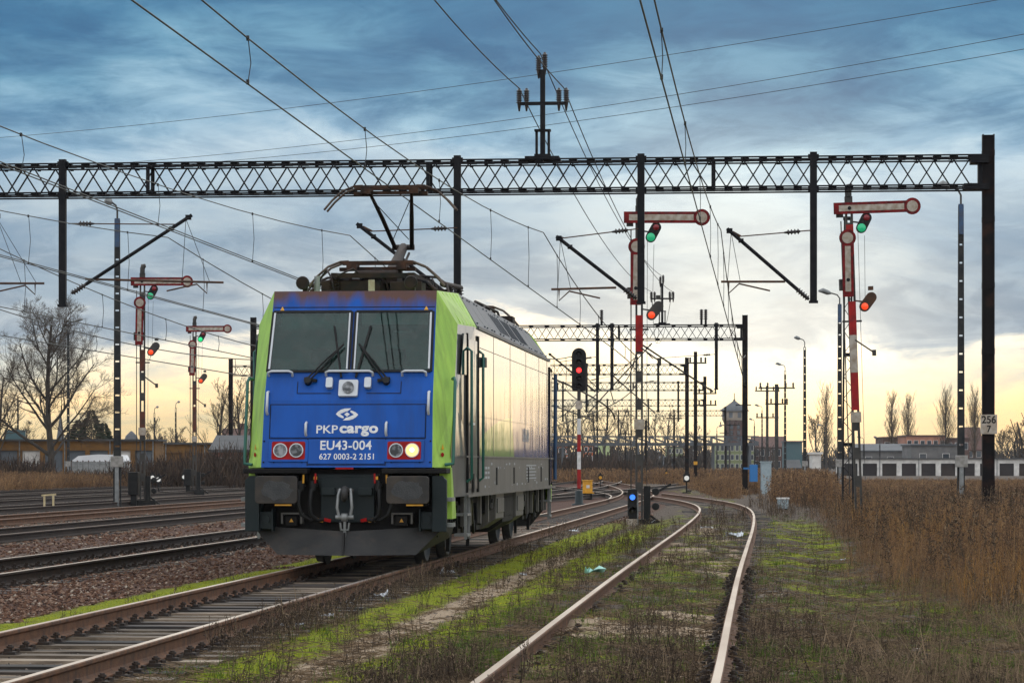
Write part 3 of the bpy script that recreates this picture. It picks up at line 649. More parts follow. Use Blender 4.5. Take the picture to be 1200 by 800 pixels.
def blue_front():
    """blue front paint with grime running down from the roof edge"""
    m = M['loco_blue']; nt = m.node_tree; N = nt.nodes; L = nt.links; b = N['Principled BSDF']; src = b.inputs['Base Color'].links[0].from_socket
    tc = N.new('ShaderNodeTexCoord'); sp = N.new('ShaderNodeSeparateXYZ'); L.new(tc.outputs['Object'], sp.inputs[0])
    n = N.new('ShaderNodeTexNoise'); n.inputs['Scale'].default_value = 2.2; n.inputs['Detail'].default_value = 6
    mp = N.new('ShaderNodeMapping'); mp.inputs['Scale'].default_value = (2.2, 1, 0.35); L.new(tc.outputs['Object'], mp.inputs[0]); L.new(mp.outputs[0], n.inputs['Vector'])
    a = N.new('ShaderNodeMath'); a.operation = 'MULTIPLY_ADD'; L.new(sp.outputs['Z'], a.inputs[0]); a.inputs[1].default_value = 5.0; a.inputs[2].default_value = -17.62
    q = N.new('ShaderNodeMath'); q.operation = 'ADD'; q.use_clamp = True; L.new(a.outputs[0], q.inputs[0])
    n2 = N.new('ShaderNodeMath'); n2.operation = 'MULTIPLY_ADD'; L.new(n.outputs['Fac'], n2.inputs[0]); n2.inputs[1].default_value = 2.6; n2.inputs[2].default_value = -1.2; L.new(n2.outputs[0], q.inputs[1])
    q2 = N.new('ShaderNodeMath'); q2.operation = 'MULTIPLY'; q2.use_clamp = True; L.new(q.outputs[0], q2.inputs[0]); q2.inputs[1].default_value = 0.95
    x = N.new('ShaderNodeMix'); x.data_type = 'RGBA'; L.new(q2.outputs[0], x.inputs[0]); L.new(src, x.inputs[6]); x.inputs[7].default_value = (0.105, 0.048, 0.022, 1)
    n5 = N.new('ShaderNodeTexNoise'); n5.inputs['Scale'].default_value = 5.0; n5.inputs['Detail'].default_value = 8; n5.inputs['Roughness'].default_value = 0.7; mp5 = N.new('ShaderNodeMapping'); mp5.inputs['Scale'].default_value = (2.5, 1, 0.22); L.new(tc.outputs['Object'], mp5.inputs[0]); L.new(mp5.outputs[0], n5.inputs['Vector'])
    r5 = N.new('ShaderNodeMapRange'); r5.inputs['From Min'].default_value = 0.50; r5.inputs['From Max'].default_value = 0.80; r5.inputs['To Max'].default_value = 0.38; L.new(n5.outputs['Fac'], r5.inputs['Value'])
    x5 = N.new('ShaderNodeMix'); x5.data_type = 'RGBA'; L.new(r5.outputs[0], x5.inputs[0]); L.new(x.outputs[2], x5.inputs[6]); x5.inputs[7].default_value = (0.030, 0.045, 0.085, 1)
    L.new(x5.outputs[2], b.inputs['Base Color'])
    r6 = N.new('ShaderNodeMapRange'); r6.inputs['To Min'].default_value = 0.30; r6.inputs['To Max'].default_value = 0.62; L.new(n5.outputs['Fac'], r6.inputs['Value']); L.new(r6.outputs[0], b.inputs['Roughness'])
blue_front()
def grime(m, dirt, lo, hi, amt, sc=(3, 3, 0.3)):
    nt = m.node_tree; N = nt.nodes; L = nt.links; b = N['Principled BSDF']; src = b.inputs['Base Color'].links[0].from_socket; tc = N.new('ShaderNodeTexCoord')
    n5 = N.new('ShaderNodeTexNoise'); n5.inputs['Scale'].default_value = 3.0; n5.inputs['Detail'].default_value = 8; n5.inputs['Roughness'].default_value = 0.7; mp5 = N.new('ShaderNodeMapping'); mp5.inputs['Scale'].default_value = sc; L.new(tc.outputs['Object'], mp5.inputs[0]); L.new(mp5.outputs[0], n5.inputs['Vector'])
    r5 = N.new('ShaderNodeMapRange'); r5.inputs['From Min'].default_value = lo; r5.inputs['From Max'].default_value = hi; r5.inputs['To Max'].default_value = amt; L.new(n5.outputs['Fac'], r5.inputs['Value'])
    x5 = N.new('ShaderNodeMix'); x5.data_type = 'RGBA'; L.new(r5.outputs[0], x5.inputs[0]); L.new(src, x5.inputs[6]); x5.inputs[7].default_value = (*dirt, 1); L.new(x5.outputs[2], b.inputs['Base Color'])
grime(M['loco_green'], (0.16, 0.19, 0.07), 0.48, 0.8, 0.7); grime(M['roof_grey'], (0.035, 0.028, 0.022), 0.45, 0.8, 0.8); grime(M['plough'], (0.075, 0.05, 0.035), 0.5, 0.8, 0.7, (1, 1, 1.5)); grime(M['sill_grey'], (0.04, 0.03, 0.022), 0.45, 0.75, 0.7)

LOCO = empty('electric_locomotive', (-5.67+S_*37.45, 37.45, 0.0), -TH, 'blue and lime fronted electric locomotive with raised pantograph and one lit headlamp', 'locomotive')
FU = [(0.9, 0.40), (1.35, 0.42), (2.25, 0.60), (3.746, 1.25)]
def fu(z): return float(np.interp(z, [a for a, _ in FU], [b for _, b in FU]))
def fw(z): return float(np.interp(z, [1.35, 3.746], [1.15, 1.115]))
def fpt(w, z, off=0.0):
    """a spot on the raked front, off metres proud of it"""
    d = 0.2 if z < 2.25 else 0.434
    n = Vector((0, -1, d)).normalized(); p = Vector((w, fu(z), z)); return p+n*off
def on_front(poly, t, off=0.0, mb=None, mi=0):
    """a thin plate with outline poly (w, z) following the front"""
    mb = mb or MB(); n = len(poly); A = [fpt(w, z, off) for w, z in poly]; B = [fpt(w, z, off+t) for w, z in poly]
    mb.add(A+B, [tuple(range(n-1, -1, -1)), tuple(range(n, 2*n))]+[(i, (i+1) % n, (i+1) % n+n, i+n) for i in range(n)], False, mi); return mb
def rect(w0, w1, z0, z1, r=0.0, k=4):
    if r <= 0: return [(w0, z0), (w1, z0), (w1, z1), (w0, z1)]
    P = []
    for cx, cz, a0 in ((w1-r, z0+r, -90), (w1-r, z1-r, 0), (w0+r, z1-r, 90), (w0+r, z0+r, 180)):
        for i in range(k+1): a = R(a0+90*i/k); P.append((cx+r*math.cos(a), cz+r*math.sin(a)))
    return P
def disc(w, z, r, n=18): return [(w+r*math.cos(2*math.pi*i/n), z+r*math.sin(2*math.pi*i/n)) for i in range(n)]
def rear(v): return (v[0], 18.9-v[1], v[2])

# shells: front and tail cab, blue front panels
def cab_end(tf):
    sh = MB()
    for s in (-1, 1):
        P = [fpt(s*fw(1.35), 1.35), (s*1.37, 0.70, 1.35), (s*1.37, 1.05, 2.25), (s*1.37, 1.50, 3.30), fpt(s*fw(3.746), 3.746), fpt(s*fw(2.25), 2.25), (s*1.12, 3.85, 3.86), (s*1.49, 2.95, 3.315)]
        P = [tf(tuple(p)) for p in P]
        sh.add(P, [(0, 1, 2, 5), (5, 2, 3, 4), (4, 3, 7, 6)], False)
        # lower green pillar behind the steps
        Q = [(s*1.15, 0.75, 0.66), (s*1.37, 0.85, 0.66), (s*1.37, 0.70, 1.35), (s*1.15, 0.62, 1.35), (s*1.37, 1.32, 0.66), (s*1.376, 1.02, 1.35)]
        Q = [tf(p) for p in Q]; sh.add(Q, [(0, 1, 2, 3), (1, 4, 5, 2)], False)
    a = [tf(tuple(fpt(-1.115, 3.746))), tf(tuple(fpt(1.115, 3.746))), tf((1.12, 3.85, 3.86)), tf((-1.12, 3.85, 3.86))]
    sh.add(a, [(0, 1, 2, 3)], False)
    # ribs pressed into the sloping roof flank
    for s in (-1, 1):
        for k in range(5):
            t = 0.18+0.16*k
            p = Vector(fpt(s*1.115, 3.746)).lerp(Vector((s*1.12, 3.85, 3.86)), t); q = Vector((s*1.37, 1.50, 3.30)).lerp(Vector((s*1.49, 2.95, 3.315)), t)
            d = (q-p); sh.beam(tf(tuple(p+d*0.04+Vector((s*0.003, 0, 0.003)))), tf(tuple(q-d*0.04+Vector((s*0.003, 0, 0.003)))), 0.03, 0.012)
    sh.build('cab_shell', M['loco_green'], LOCO, bevel=0.012)
    fr = MB()
    def q4(P): fr.add([tf(tuple(fpt(*p))) for p in P], [(0, 1, 2, 3)])
    q4([(-1.15, 1.35), (1.15, 1.35), (fw(2.25), 2.25), (-fw(2.25), 2.25)])
    e0, e1 = fw(2.655), fw(3.435)
    q4([(-fw(2.25), 2.25), (fw(2.25), 2.25), (e0, 2.655), (-e0, 2.655)]); q4([(-e1, 3.435), (e1, 3.435), (1.115, 3.746), (-1.115, 3.746)])
    q4([(-e0, 2.655), (-1.10, 2.655), (-1.075, 3.435), (-e1, 3.435)]); q4([(1.065, 2.655), (e0, 2.655), (e1, 3.435), (1.055, 3.435)]); q4([(-0.045, 2.655), (0.055, 2.655), (0.055, 3.435), (-0.05, 3.435)])
    fr.add([tf(tuple(fpt(s*1.15, 1.35))) for s in (-1, 1)]+[tf((1.15, 0.9, 1.33)), tf((-1.15, 0.9, 1.33))], [(0, 1, 2, 3)])
    return fr.build('front_panel', M['loco_blue'], LOCO)
FRONT = cab_end(lambda p: p); cab_end(rear)
# side walls, cab sides
def body():
    for s in (-1, 1):
        b = MB(); sl = MB()
        def seg(y0, w0, y1, w1, z0, z1, mb=b):
            mb.add([(s*w0, y0, z0), (s*w1, y1, z0), (s*w1, y1, z1), (s*w0, y0, z1)], [(0, 1, 2, 3)])
        for tf in (lambda p: p, rear):
            b.add([tf(p) for p in ((s*1.37, 0.70+0.02, 1.50), (s*1.49, 2.6, 1.50), (s*1.49, 2.6, 3.315), (s*1.37, 1.50, 3.30), (s*1.37, 1.05, 2.25))], [(0, 1, 2, 3, 4)])
            b.add([tf(p) for p in ((s*1.49, 2.6, 3.315), (s*1.49, 2.95, 3.315), (s*1.37, 1.5, 3.30))], [(0, 1, 2)])
            sl.add([tf(p) for p in ((s*1.376, 1.02, 0.95), (s*1.49, 2.6, 0.95), (s*1.49, 2.6, 1.50), (s*1.37, 0.72, 1.50))], [(0, 1, 2, 3)])
        for y0, y1 in ((2.6, 5.3), (5.3, 8.0), (8.0, 10.9), (10.9, 13.6), (13.6, 16.3)):
            b.add([(s*1.49, y0, 1.50), (s*1.49, y1, 1.50), (s*1.49, y1, 3.315), (s*1.49, y0, 3.315)], [(0, 1, 2, 3)])
        sl.add([(s*1.49, 2.6, 0.95), (s*1.49, 16.3, 0.95), (s*1.49, 16.3, 1.50), (s*1.49, 2.6, 1.50)], [(0, 1, 2, 3)])
        sl.add([(s*1.49, 2.6, 0.95), (s*1.49, 16.3, 0.95), (s*1.2, 16.3, 0.93), (s*1.2, 2.6, 0.93)], [(0, 1, 2, 3)])
        sl.bx(s*1.492, s*1.505, 1.4, 17.4, 1.485, 1.51); sl.bx(s*1.492, s*1.51, 1.6, 17.3, 0.94, 0.975)
        b.build('side_wall', M['loco_side'], LOCO); sl.build('side_sill', M['sill_grey'], LOCO)
    for s in (-1, 1):
        gut = MB()
        gut.bx(s*1.47, s*1.515, 2.95, 15.95, 3.30, 3.345); 
        for y in (5.3, 8.0, 10.9, 13.6, 15.4): gut.bx(s*1.4905, s*1.4935, y-0.008, y+0.008, 1.52, 3.29)
        gut.bx(s*1.4905, s*1.4930, 3.3, 15.9, 3.045, 3.055)
        gut.bx(s*1.4905, s*1.4930, 3.3, 15.9, 2.965-0.9, 2.97-0.9)
        gut.build('rain_gutter', M['roof_grey'], LOCO)
    # roof: sloping panels on both flanks and the deck
    ys = [2.95, 4.6, 5.6, 7.0, 8.9, 10.6, 12.3, 13.4, 14.6, 15.95]
    for s in (-1, 1):
        for i in range(len(ys)-1):
            y0, y1 = ys[i]+0.012, ys[i+1]-0.012; t0 = 3.85 if i == 0 else y0; t1 = 15.05 if i == len(ys)-2 else y1
            p = MB(); A = [(s*1.49, y0, 3.335), (s*1.49, y1, 3.335), (s*1.13, t1, 3.85), (s*1.13, t0, 3.85)]; Bq = [(x-s*0.05, y, z-0.05) for x, y, z in A]
            p.add(A+Bq, [(0, 1, 2, 3), (7, 6, 5, 4), (0, 4, 5, 1), (1, 5, 6, 2), (2, 6, 7, 3), (3, 7, 4, 0)])
            for f in (0.15, 0.85):
                for e in (0.12, 0.88):
                    q = Vector(A[0]).lerp(Vector(A[1]), f).lerp(Vector(A[3]).lerp(Vector(A[2]), f), e); p.box(q+Vector((s*0.004, 0, 0.004)), (0.035, 0.035, 0.02))
            if i in (3, 4, 5):
                for k in range(5):
                    q0 = Vector(A[0]).lerp(Vector(A[1]), 0.15+0.175*k); q1 = Vector(A[3]).lerp(Vector(A[2]), 0.15+0.175*k)
                    p.beam(q0.lerp(q1, 0.2)+Vector((s*0.004, 0, 0.004)), q0.lerp(q1, 0.8)+Vector((s*0.004, 0, 0.004)), 0.02, 0.012)
            p.build('roof_panel', M['roof_grey'], LOCO)
    d = MB(); d.bx(-1.13, 1.13, 3.86, 15.04, 3.70, 3.845); d.build('roof_deck', M['loco_black'], LOCO)
    inn = MB(); inn.bx(-1.3, 1.3, 1.9, 17.0, 1.0, 3.25); inn.bx(-1.05, 1.05, 2.6, 16.3, 3.25, 3.69); inn.build('inner_frame', M['loco_black'], LOCO)
body()
# windscreens
for s, (w0, w1, b0, b1) in ((-1, (-1.075, -0.05, -1.10, -0.045)), (1, (0.055, 1.055, 0.055, 1.065))):
    g = on_front([(b0, 2.655), (b1, 2.655), (w1, 3.435), (w0, 3.435)], 0.012, 0.004).build('windscreen', M['clear_glass'], LOCO)
    sx = w0 if s < 0 else w1; bx_ = b0 if s < 0 else b1
    t = MB(); on_front([(bx_-0.012, 2.66), (bx_+0.012, 2.66), (sx+0.012, 3.43), (sx-0.012, 3.43)], 0.02, 0.016, t)
    t.build('side_trim', M['grey_rail'], g)
    t = MB(); sx, bx_ = (w1, b1) if s < 0 else (w0, b0)
    on_front([(bx_-0.01, 2.66), (bx_+0.01, 2.66), (sx+0.01, 3.43), (sx-0.01, 3.43)], 0.015, 0.016, t); t.build('inner_trim', M['grey_rail'], g)
    seal = MB()
    for (a, c) in (((b0-0.02, 2.635), (b1+0.02, 2.635)), ((w0-0.02, 3.455), (w1+0.02, 3.455))): seal.beam(fpt(*a, 0.008), fpt(*c, 0.008), 0.03, 0.03, up=(0, -1, 0.4))
    for (a, c) in (((b0-0.03, 2.635), (w0-0.03, 3.455)), ((b1+0.03, 2.635), (w1+0.03, 3.455))): seal.beam(fpt(*a, 0.006), fpt(*c, 0.006), 0.028, 0.024, up=(0, -1, 0.4))
    seal.build('rubber_seal', M['black'], g)
# the cab behind the glass: lining, desk, two seats, a half drawn blind
cl = MB(); cl.bx(-1.25, 1.25, 1.84, 1.89, 1.4, 3.3); cl.bx(-1.1, 1.1, 1.30, 1.84, 3.46, 3.50); cl.bx(-1.25, 1.25, 0.75, 1.84, 1.40, 1.44)
cl.build('cab_lining', M['cab_lining'], LOCO)
dk = MB(); dk.prism([(0.80, 2.45), (0.84, 2.52), (1.28, 2.44), (1.28, 2.36), (0.95, 1.45), (0.78, 1.45)], (-1.15, 0, 0), (0, 1, 0), (0, 0, 1), (1, 0, 0), 2.3); dk.bx(0.35, 0.85, 0.93, 1.10, 2.46, 2.66); dk.bx(-0.75, -0.45, 0.95, 1.1, 2.46, 2.60); dk.build('driving_desk', M['black'], LOCO)
for x in (-0.55, 0.5):
    st = MB(); st.bx(x-0.24, x+0.24, 1.36, 1.78, 1.95, 2.08); st.bx(x-0.23, x+0.23, 1.68, 1.78, 2.08, 2.72); st.bx(x-0.14, x+0.14, 1.68, 1.76, 2.75, 2.98); st.bx(x-0.06, x+0.06, 1.5, 1.62, 1.44, 1.95); st.build('driver_seat', M['seat_cloth'], LOCO, bevel=0.04)
bl = MB(); bl.bx(-1.0, -0.1, 1.17, 1.18, 3.22, 3.44); bl.bx(0.1, 1.0, 1.17, 1.18, 3.28, 3.44); bl.build('sun_blind', M['cab_lining'], LOCO)
lt = MB(); lt.bx(0.46, 0.74, 1.70, 1.74, 3.20, 3.225); lt.build('cab_lamp', M['white'], LOCO)
# wipers
for s, (p0, p1) in ((-1, ((-0.56, 2.50), (-0.10, 2.98))), (1, ((0.50, 2.50), (0.11, 2.98)))):
    w = MB(); a, e = fpt(*p0, 0.05), fpt(*p1, 0.075)
    for k in (-0.028, 0.028): w.tube([a+Vector((k, 0, 0)), a.lerp(e, 0.5)+Vector((k*0.9, -0.02, 0)), e], 0.013, 6)
    c = a.lerp(e, 0.78); w.beam(fpt(c.x-s*0.10-0.01, c.z-0.36, 0.035), fpt(c.x+0.05*s, c.z+0.34, 0.035), 0.028, 0.03, up=(0, -1, 0.4))
    w.cyl(fpt(p0[0], p0[1]-0.01, 0.0), fpt(p0[0], p0[1]-0.01, 0.08), 0.05, 10); w.beam(fpt(p0[0]-0.12*s, p0[1], 0.03), fpt(p0[0]+0.05*s, p0[1]+0.03, 0.03), 0.05, 0.04)
    w.build('wiper', M['black'], LOCO)
# rails and handles on the front
def handle(pts, r, mat, name='grab_handle'): return MB().tube(pts, r, 8).build(name, mat, LOCO)
for a, c in ((-1.10, -0.78), (-0.32, 0.31), (0.71, 1.03)):
    handle([fpt(a, 2.575, 0.0), fpt(a, 2.60, 0.06), fpt(a+0.04, 2.61, 0.075), fpt(c-0.04, 2.61, 0.075), fpt(c, 2.60, 0.06), fpt(c, 2.575, 0.0)], 0.017, M['grey_rail'])
for w, z0, z1 in ((-1.09, 2.06, 2.36), (1.085, 2.06, 2.36), (-0.555, 1.77, 1.95), (0.525, 1.77, 1.95)):
    handle([fpt(w, z0, 0.0), fpt(w, z0+0.03, 0.06), fpt(w, z1-0.03, 0.06), fpt(w, z1, 0.0)], 0.019, M['grey_rail'])
for s in (-1, 1):
    x = s*1.36
    handle([(x, 0.98, 2.54), (x+s*0.035, 0.88, 2.55), (x+s*0.05, 0.84, 2.50), (x+s*0.05, 0.63, 1.48), (x+s*0.05, 0.62, 1.40), (x-s*0.06, 0.58, 1.385)], 0.022, M['teal_rail'], 'cab_handrail')
# top marker light and the little mirrors
mb = on_front(rect(-0.135, 0.125, 2.285, 2.505, 0.02), 0.05, 0.0); hd = mb.build('top_headlight', M['grey_rail'], LOCO)
on_front(disc(-0.005, 2.395, 0.078), 0.02, 0.051).build('lens', M['lamp_glass'], hd)
for w in (-0.265, 0.255): on_front(rect(w-0.045, w+0.045, 2.395, 2.53, 0.02), 0.07, 0.0).build('marker_lamp', M['grey_rail'], LOCO)
# hinged hood panel: seams and small screws
sm = MB()
for a, c in (((-1.05, 2.19), (1.05, 2.19)), ((-1.05, 1.735), (1.05, 1.735)), ((-1.05, 1.735), (-1.05, 2.19)), ((1.05, 1.735), (1.05, 2.19)), ((-0.53, 1.37), (-0.53, 1.73)), ((0.52, 1.37), (0.52, 1.73)),
             ((-0.53, 1.385), (0.52, 1.385)), ((-0.70, 2.34), (-0.24, 2.34)), ((-0.70, 2.50), (-0.70, 2.34)), ((0.24, 2.34), (0.70, 2.34)), ((0.70, 2.50), (0.70, 2.34)), ((0.0, 1.74), (0.0, 1.80)), ((-1.10, 3.52), (1.10, 3.52))):
    sm.beam(fpt(*a, 0.002), fpt(*c, 0.002), 0.010, 0.006, up=(0, -1, 0.3))
for w in (-1.12, 1.12, -0.98, 0.98, -0.6, 0.6): 
    for z in (1.42, 1.70): sm.lathe(fpt(w, z, 0.0), (0, -1, 0.2), [(0, 0.012), (0.008, 0.012), (0.010, 0.001)], 8)
sm.build('hood_seam', M['loco_black'], LOCO)
hp = on_front(rect(-1.04, 1.04, 1.745, 2.18, 0.02), 0.012, 0.001).build('hood_panel', M['loco_blue'], LOCO, bevel=0.004)
on_front(rect(-0.52, 0.51, 1.395, 1.725, 0.015), 0.012, 0.001).build('number_panel', M['loco_blue'], LOCO, bevel=0.004)
# headlamp clusters
for s, c in ((-1, -0.785), (1, 0.772)):
    fr = on_front(rect(c-0.265, c+0.265, 1.42, 1.715, 0.02), 0.02, 0.001).build('headlamp_cluster', M['loco_blue'], LOCO, bevel=0.004)
    on_front(rect(c-0.225, c+0.225, 1.452, 1.690, 0.02), 0.022, 0.002).build('red_surround', M['lamp_red'], fr)
    for k, w in enumerate((c-0.108, c+0.108)):
        lit = s > 0 and k == 1
        mm = M['lamp_lit'] if lit else (M['lamp_glass'] if (s < 0 and k == 0) else M['lamp_dark'])
        rim = MB(); on_front(disc(w, 1.571, 0.096), 0.014, 0.024, rim)
        rim.build('lamp_rim', M['grey_rail'], fr)
        on_front(disc(w, 1.571, 0.083), 0.012, 0.030).build('lamp_glass', mm, fr)
        if lit: on_front(disc(w, 1.575, 0.030, 10), 0.01, 0.043).build('bulb', M['hot_bulb'], fr)
# lettering
def put_text(txt, width, cap, w, z, bold, mat, name, parent, spacing=1.0, ref='H'):
    """words of a given total width and capital height, centred on w; z is the middle of the capitals"""
    V, Fs = text_mesh(txt, 1.0, bold, 1.0, spacing); R_, _ = text_mesh(ref, 1.0, bold)
    x0, x1 = min(v[0] for v in V), max(v[0] for v in V); h0, h1 = min(v[1] for v in R_), max(v[1] for v in R_)
    kx = width/(x1-x0); ky = cap/(h1-h0)
    mb = MB(); mb.add([fpt(w+(x-(x0+x1)/2)*kx, z+(y-(h0+h1)/2)*ky, 0.0165) for x, y in V], Fs); return mb.build(name, mat, parent, recalc=False)
put_text('PKP', 0.290, 0.108, -0.272, 1.855, 0.012, M['white_mark'], 'operator_lettering', hp)
put_text('cargo', 0.520, 0.098, 0.155, 1.853, 0.040, M['white_mark'], 'operator_lettering', hp, 1.05, ref='x')
put_text('EU43-004', 0.690, 0.122, -0.012, 1.643, 0.016, M['white_mark'], 'number_lettering', LOCO, 1.03)
put_text('627 0003-2 2151', 0.735, 0.078, 0.0, 1.492, 0.014, M['white_mark'], 'number_lettering', LOCO, 1.03)
def logo():
    mb = MB()
    def arcp(cx, cz, rx, rz, a0, a1, n=10): return [(cx+rx*math.cos(R(a0+(a1-a0)*i/n)), cz+rz*math.sin(R(a0+(a1-a0)*i/n))) for i in range(n+1)]
    # two swooping halves round a small diamond
    def strip(out, inn):
        n = len(out); V = [fpt(w, z, 0.0165) for w, z in out]+[fpt(w, z, 0.0165) for w, z in inn]
        mb.add(V, [(i, i+1, n+i+1, n+i) for i in range(n-1)])
    for s in (1, -1):
        out = [(s*w-0.01, 2.055+s*z) for w, z in [(-0.150, 0.005), (-0.125, 0.035), (-0.085, 0.062), (-0.035, 0.078), (0.02, 0.080), (0.055, 0.080)]]
        inn = [(s*w-0.01, 2.055+s*z) for w, z in [(-0.150, 0.003), (-0.092, 0.006), (-0.058, 0.020), (-0.022, 0.036), (0.012, 0.044), (0.020, 0.052)]]
        strip(out, inn)
        out = [(s*w-0.01, 2.055+s*z) for w, z in [(-0.150, 0.003), (-0.115, -0.028), (-0.070, -0.048), (-0.045, -0.052)]]
        inn = [(s*w-0.01, 2.055+s*z) for w, z in [(-0.092, 0.006), (-0.078, -0.008), (-0.055, -0.022), (-0.045, -0.030)]]
        strip(out, inn)
    mb.add([fpt(w-0.01, 2.055+z, 0.0165) for w, z in ((-0.038, 0), (0, -0.03), (0.038, 0), (0, 0.03))], [(0, 1, 2, 3)])
    mb.build('swoosh_emblem', M['white_mark'], hp, recalc=False)
logo()
tri = [(-0.03, -0.026), (0.03, -0.026), (0, 0.03)]
for w, z, k in ((-0.985, 3.50, 1), (0.985, 3.50, 1)): on_front([(w+x*k, z+y*k) for x, y in tri], 0.004, 0.003).build('warning_triangle', M['yellow'], LOCO)
for s in (-1, 1):
    for z, col in ((1.62, 'yellow'), (1.52, 'lamp_red')):
        y = float(np.interp(z, [1.35, 2.25], [0.70, 1.05])); p = Vector((s*1.26, 0.0, z)); a = Vector((s*1.15, fu(z), z)); b_ = Vector((s*1.37, y, z)); q = a.lerp(b_, 0.5); t = (b_-a).normalized(); n = Vector((s*abs(t.y), -abs(t.x), 0)).normalized()
        pl = MB(); pl.prism([(-0.025, -0.03), (0.025, -0.03), (0.0, 0.04)] if col == 'yellow' else disc(0, 0, 0.03, 12), q+n*0.006, t, (0, 0, 1), n, 0.004); pl.build('warning_sticker', M[col], LOCO)

# ---- under the front: shelf, beam, buffers, coupling, hoses, steps, plough
b = MB(); b.bx(-1.22, 1.22, 0.62, 1.1, 0.50, 1.33); b.build('buffer_beam', M['loco_black'], LOCO)
for s in (-1, 1):
    b = MB(); b.bx(s*0.50, s*1.36, 0.24, 0.70, 1.27, 1.335); b.prism([(0, 0), (0.40, 0), (0.40, -0.16)], (s*0.54, 0.25, 1.27), (0, 1, 0), (0, 0, 1), (s, 0, 0), 0.05); b.prism([(0, 0), (0.40, 0), (0.40, -0.16)], (s*1.16, 0.25, 1.27), (0, 1, 0), (0, 0, 1), (s, 0, 0), 0.05)
    b.build('walkway_shelf', M['loco_black'], LOCO, bevel=0.008)
    c = s*0.875
    bf = MB(); P = rect(c-0.283, c+0.283, 1.055-0.182, 1.055+0.182, 0.05, 4); bf.prism(P, (0, 0.0, 0), (1, 0, 0), (0, 0, 1), (0, 1, 0), 0.045)
    bo = bf.build('buffer', M['buffer'], LOCO, bevel=0.008)
    g = MB(); rr = random.Random(3+s); n = 22
    g.prism([(c+0.235*math.cos(2*math.pi*i/n)*(0.86+rr.uniform(-0.12, 0.14)), 1.05+0.145*math.sin(2*math.pi*i/n)*(0.86+rr.uniform(-0.12, 0.12))) for i in range(n)], (0, -0.003, 0), (1, 0, 0), (0, 0, 1), (0, 1, 0), 0.0045); g.build('grease_patch', M['grease'], bo)
    g = MB(); g.lathe((c, 0.045, 1.055), (0, 1, 0), [(0, 0.17), (0.06, 0.12), (0.30, 0.12), (0.30, 0.16), (0.60, 0.16)], 16); g.bx(c-0.22, c+0.22, 0.50, 0.64, 0.83, 1.26); g.build('buffer_housing', M['loco_black'], bo)
    g = MB(); g.bx(c-0.02, c+0.20, 0.02, 0.06, 0.845, 0.865); g.build('yellow_bar', M['yellow'], bo)
    # step column
    x0, x1 = s*1.165, s*1.345
    st = MB(); st.prism([(0, 0), (0.19, 0), (0.19, 0.68), (0.13, 0.74), (0.0, 0.74)] if s > 0 else [(0, 0), (0.19, 0), (0.19, 0.74), (0.06, 0.74), (0, 0.68)], (min(x0, x1), 0.30, 0.50), (1, 0, 0), (0, 0, 1), (0, 1, 0), 0.09); st.bx(s*1.15, s*1.18, 0.39, 0.86, 0.50, 1.24)
    so = st.build('step_column', M['loco_dkgreen'], LOCO, bevel=0.006)
    for z in (0.56, 0.90): MB().bx(s*1.185, s*1.42, 0.42, 0.78, z, z+0.05).build('step', M['galv'], so)
    # jumper boxes and sanders
    j = MB(); j.bx(s*0.62, s*0.86, 0.50, 0.62, 0.60, 0.71); j.bx(s*0.665, s*0.815, 0.42, 0.52, 0.575, 0.70); jo = j.build('jumper_socket', M['loco_black'], LOCO, bevel=0.006)
    f = MB(); f.bx(s*0.60, s*0.625, 0.44, 0.60, 0.60, 0.73); f.bx(s*0.86, s*0.885, 0.44, 0.60, 0.60, 0.73); f.bx(s*0.60, s*0.885, 0.44, 0.60, 0.725, 0.745); f.build('socket_frame', M['sill_grey'], jo)
    f = MB(); f.prism([(-0.028, -0.022), (0.028, -0.022), (0, 0.028)], (s*0.74, 0.415, 0.645), (1, 0, 0), (0, 0, 1), (0, -1, 0), 0.004); f.build('socket_triangle', M['yellow'], jo)
    j = MB(); j.bx(s*1.00, s*1.16, 0.40, 0.60, 0.53, 0.76); j.cyl((s*1.08, 0.38, 0.66), (s*1.08, 0.42, 0.66), 0.055, 12); j.bx(s*0.98, s*1.0, 0.36, 0.62, 0.50, 0.80); j.build('sand_box', M['loco_dkgreen'], LOCO, bevel=0.006)
    # hoses
    for k, (w, rch, tip) in enumerate(((0.60, 0.10, 'yellow'), (0.44, -0.02, 'lamp_red'))):
        h = MB(); h.tube([(s*w, 0.60, 1.12), (s*w, 0.36, 1.10), (s*(w+0.02), 0.30, 1.02), (s*(w+0.03), 0.28, 0.86), (s*(w+0.01-rch*0.3), 0.29, 0.72), (s*(w-0.08-rch*0.5), 0.32, 0.65), (s*(w-0.16-rch*0.5), 0.36, 0.665)], [0.03, 0.033, 0.028, 0.028, 0.028, 0.027, 0.03], 8)
        h.lathe((s*w, 0.34, 1.10), (0, 0, 1), [(-0.06, 0.04), (0.0, 0.05), (0.07, 0.035)], 10); ho = h.build('brake_hose', M['black'], LOCO)
        MB().beam((s*(w-0.16-rch*0.5), 0.34, 0.66), (s*(w-0.24-rch*0.5), 0.38, 0.64), 0.045, 0.045).build('hose_handle', M[tip], ho)
        MB().beam((s*(w-0.04), 0.30, 1.14), (s*(w-0.045), 0.30, 1.27), 0.022, 0.02, up=(0, 1, 0)).build('cock_handle', M[tip] if k == 0 else M['lamp_red'], ho)
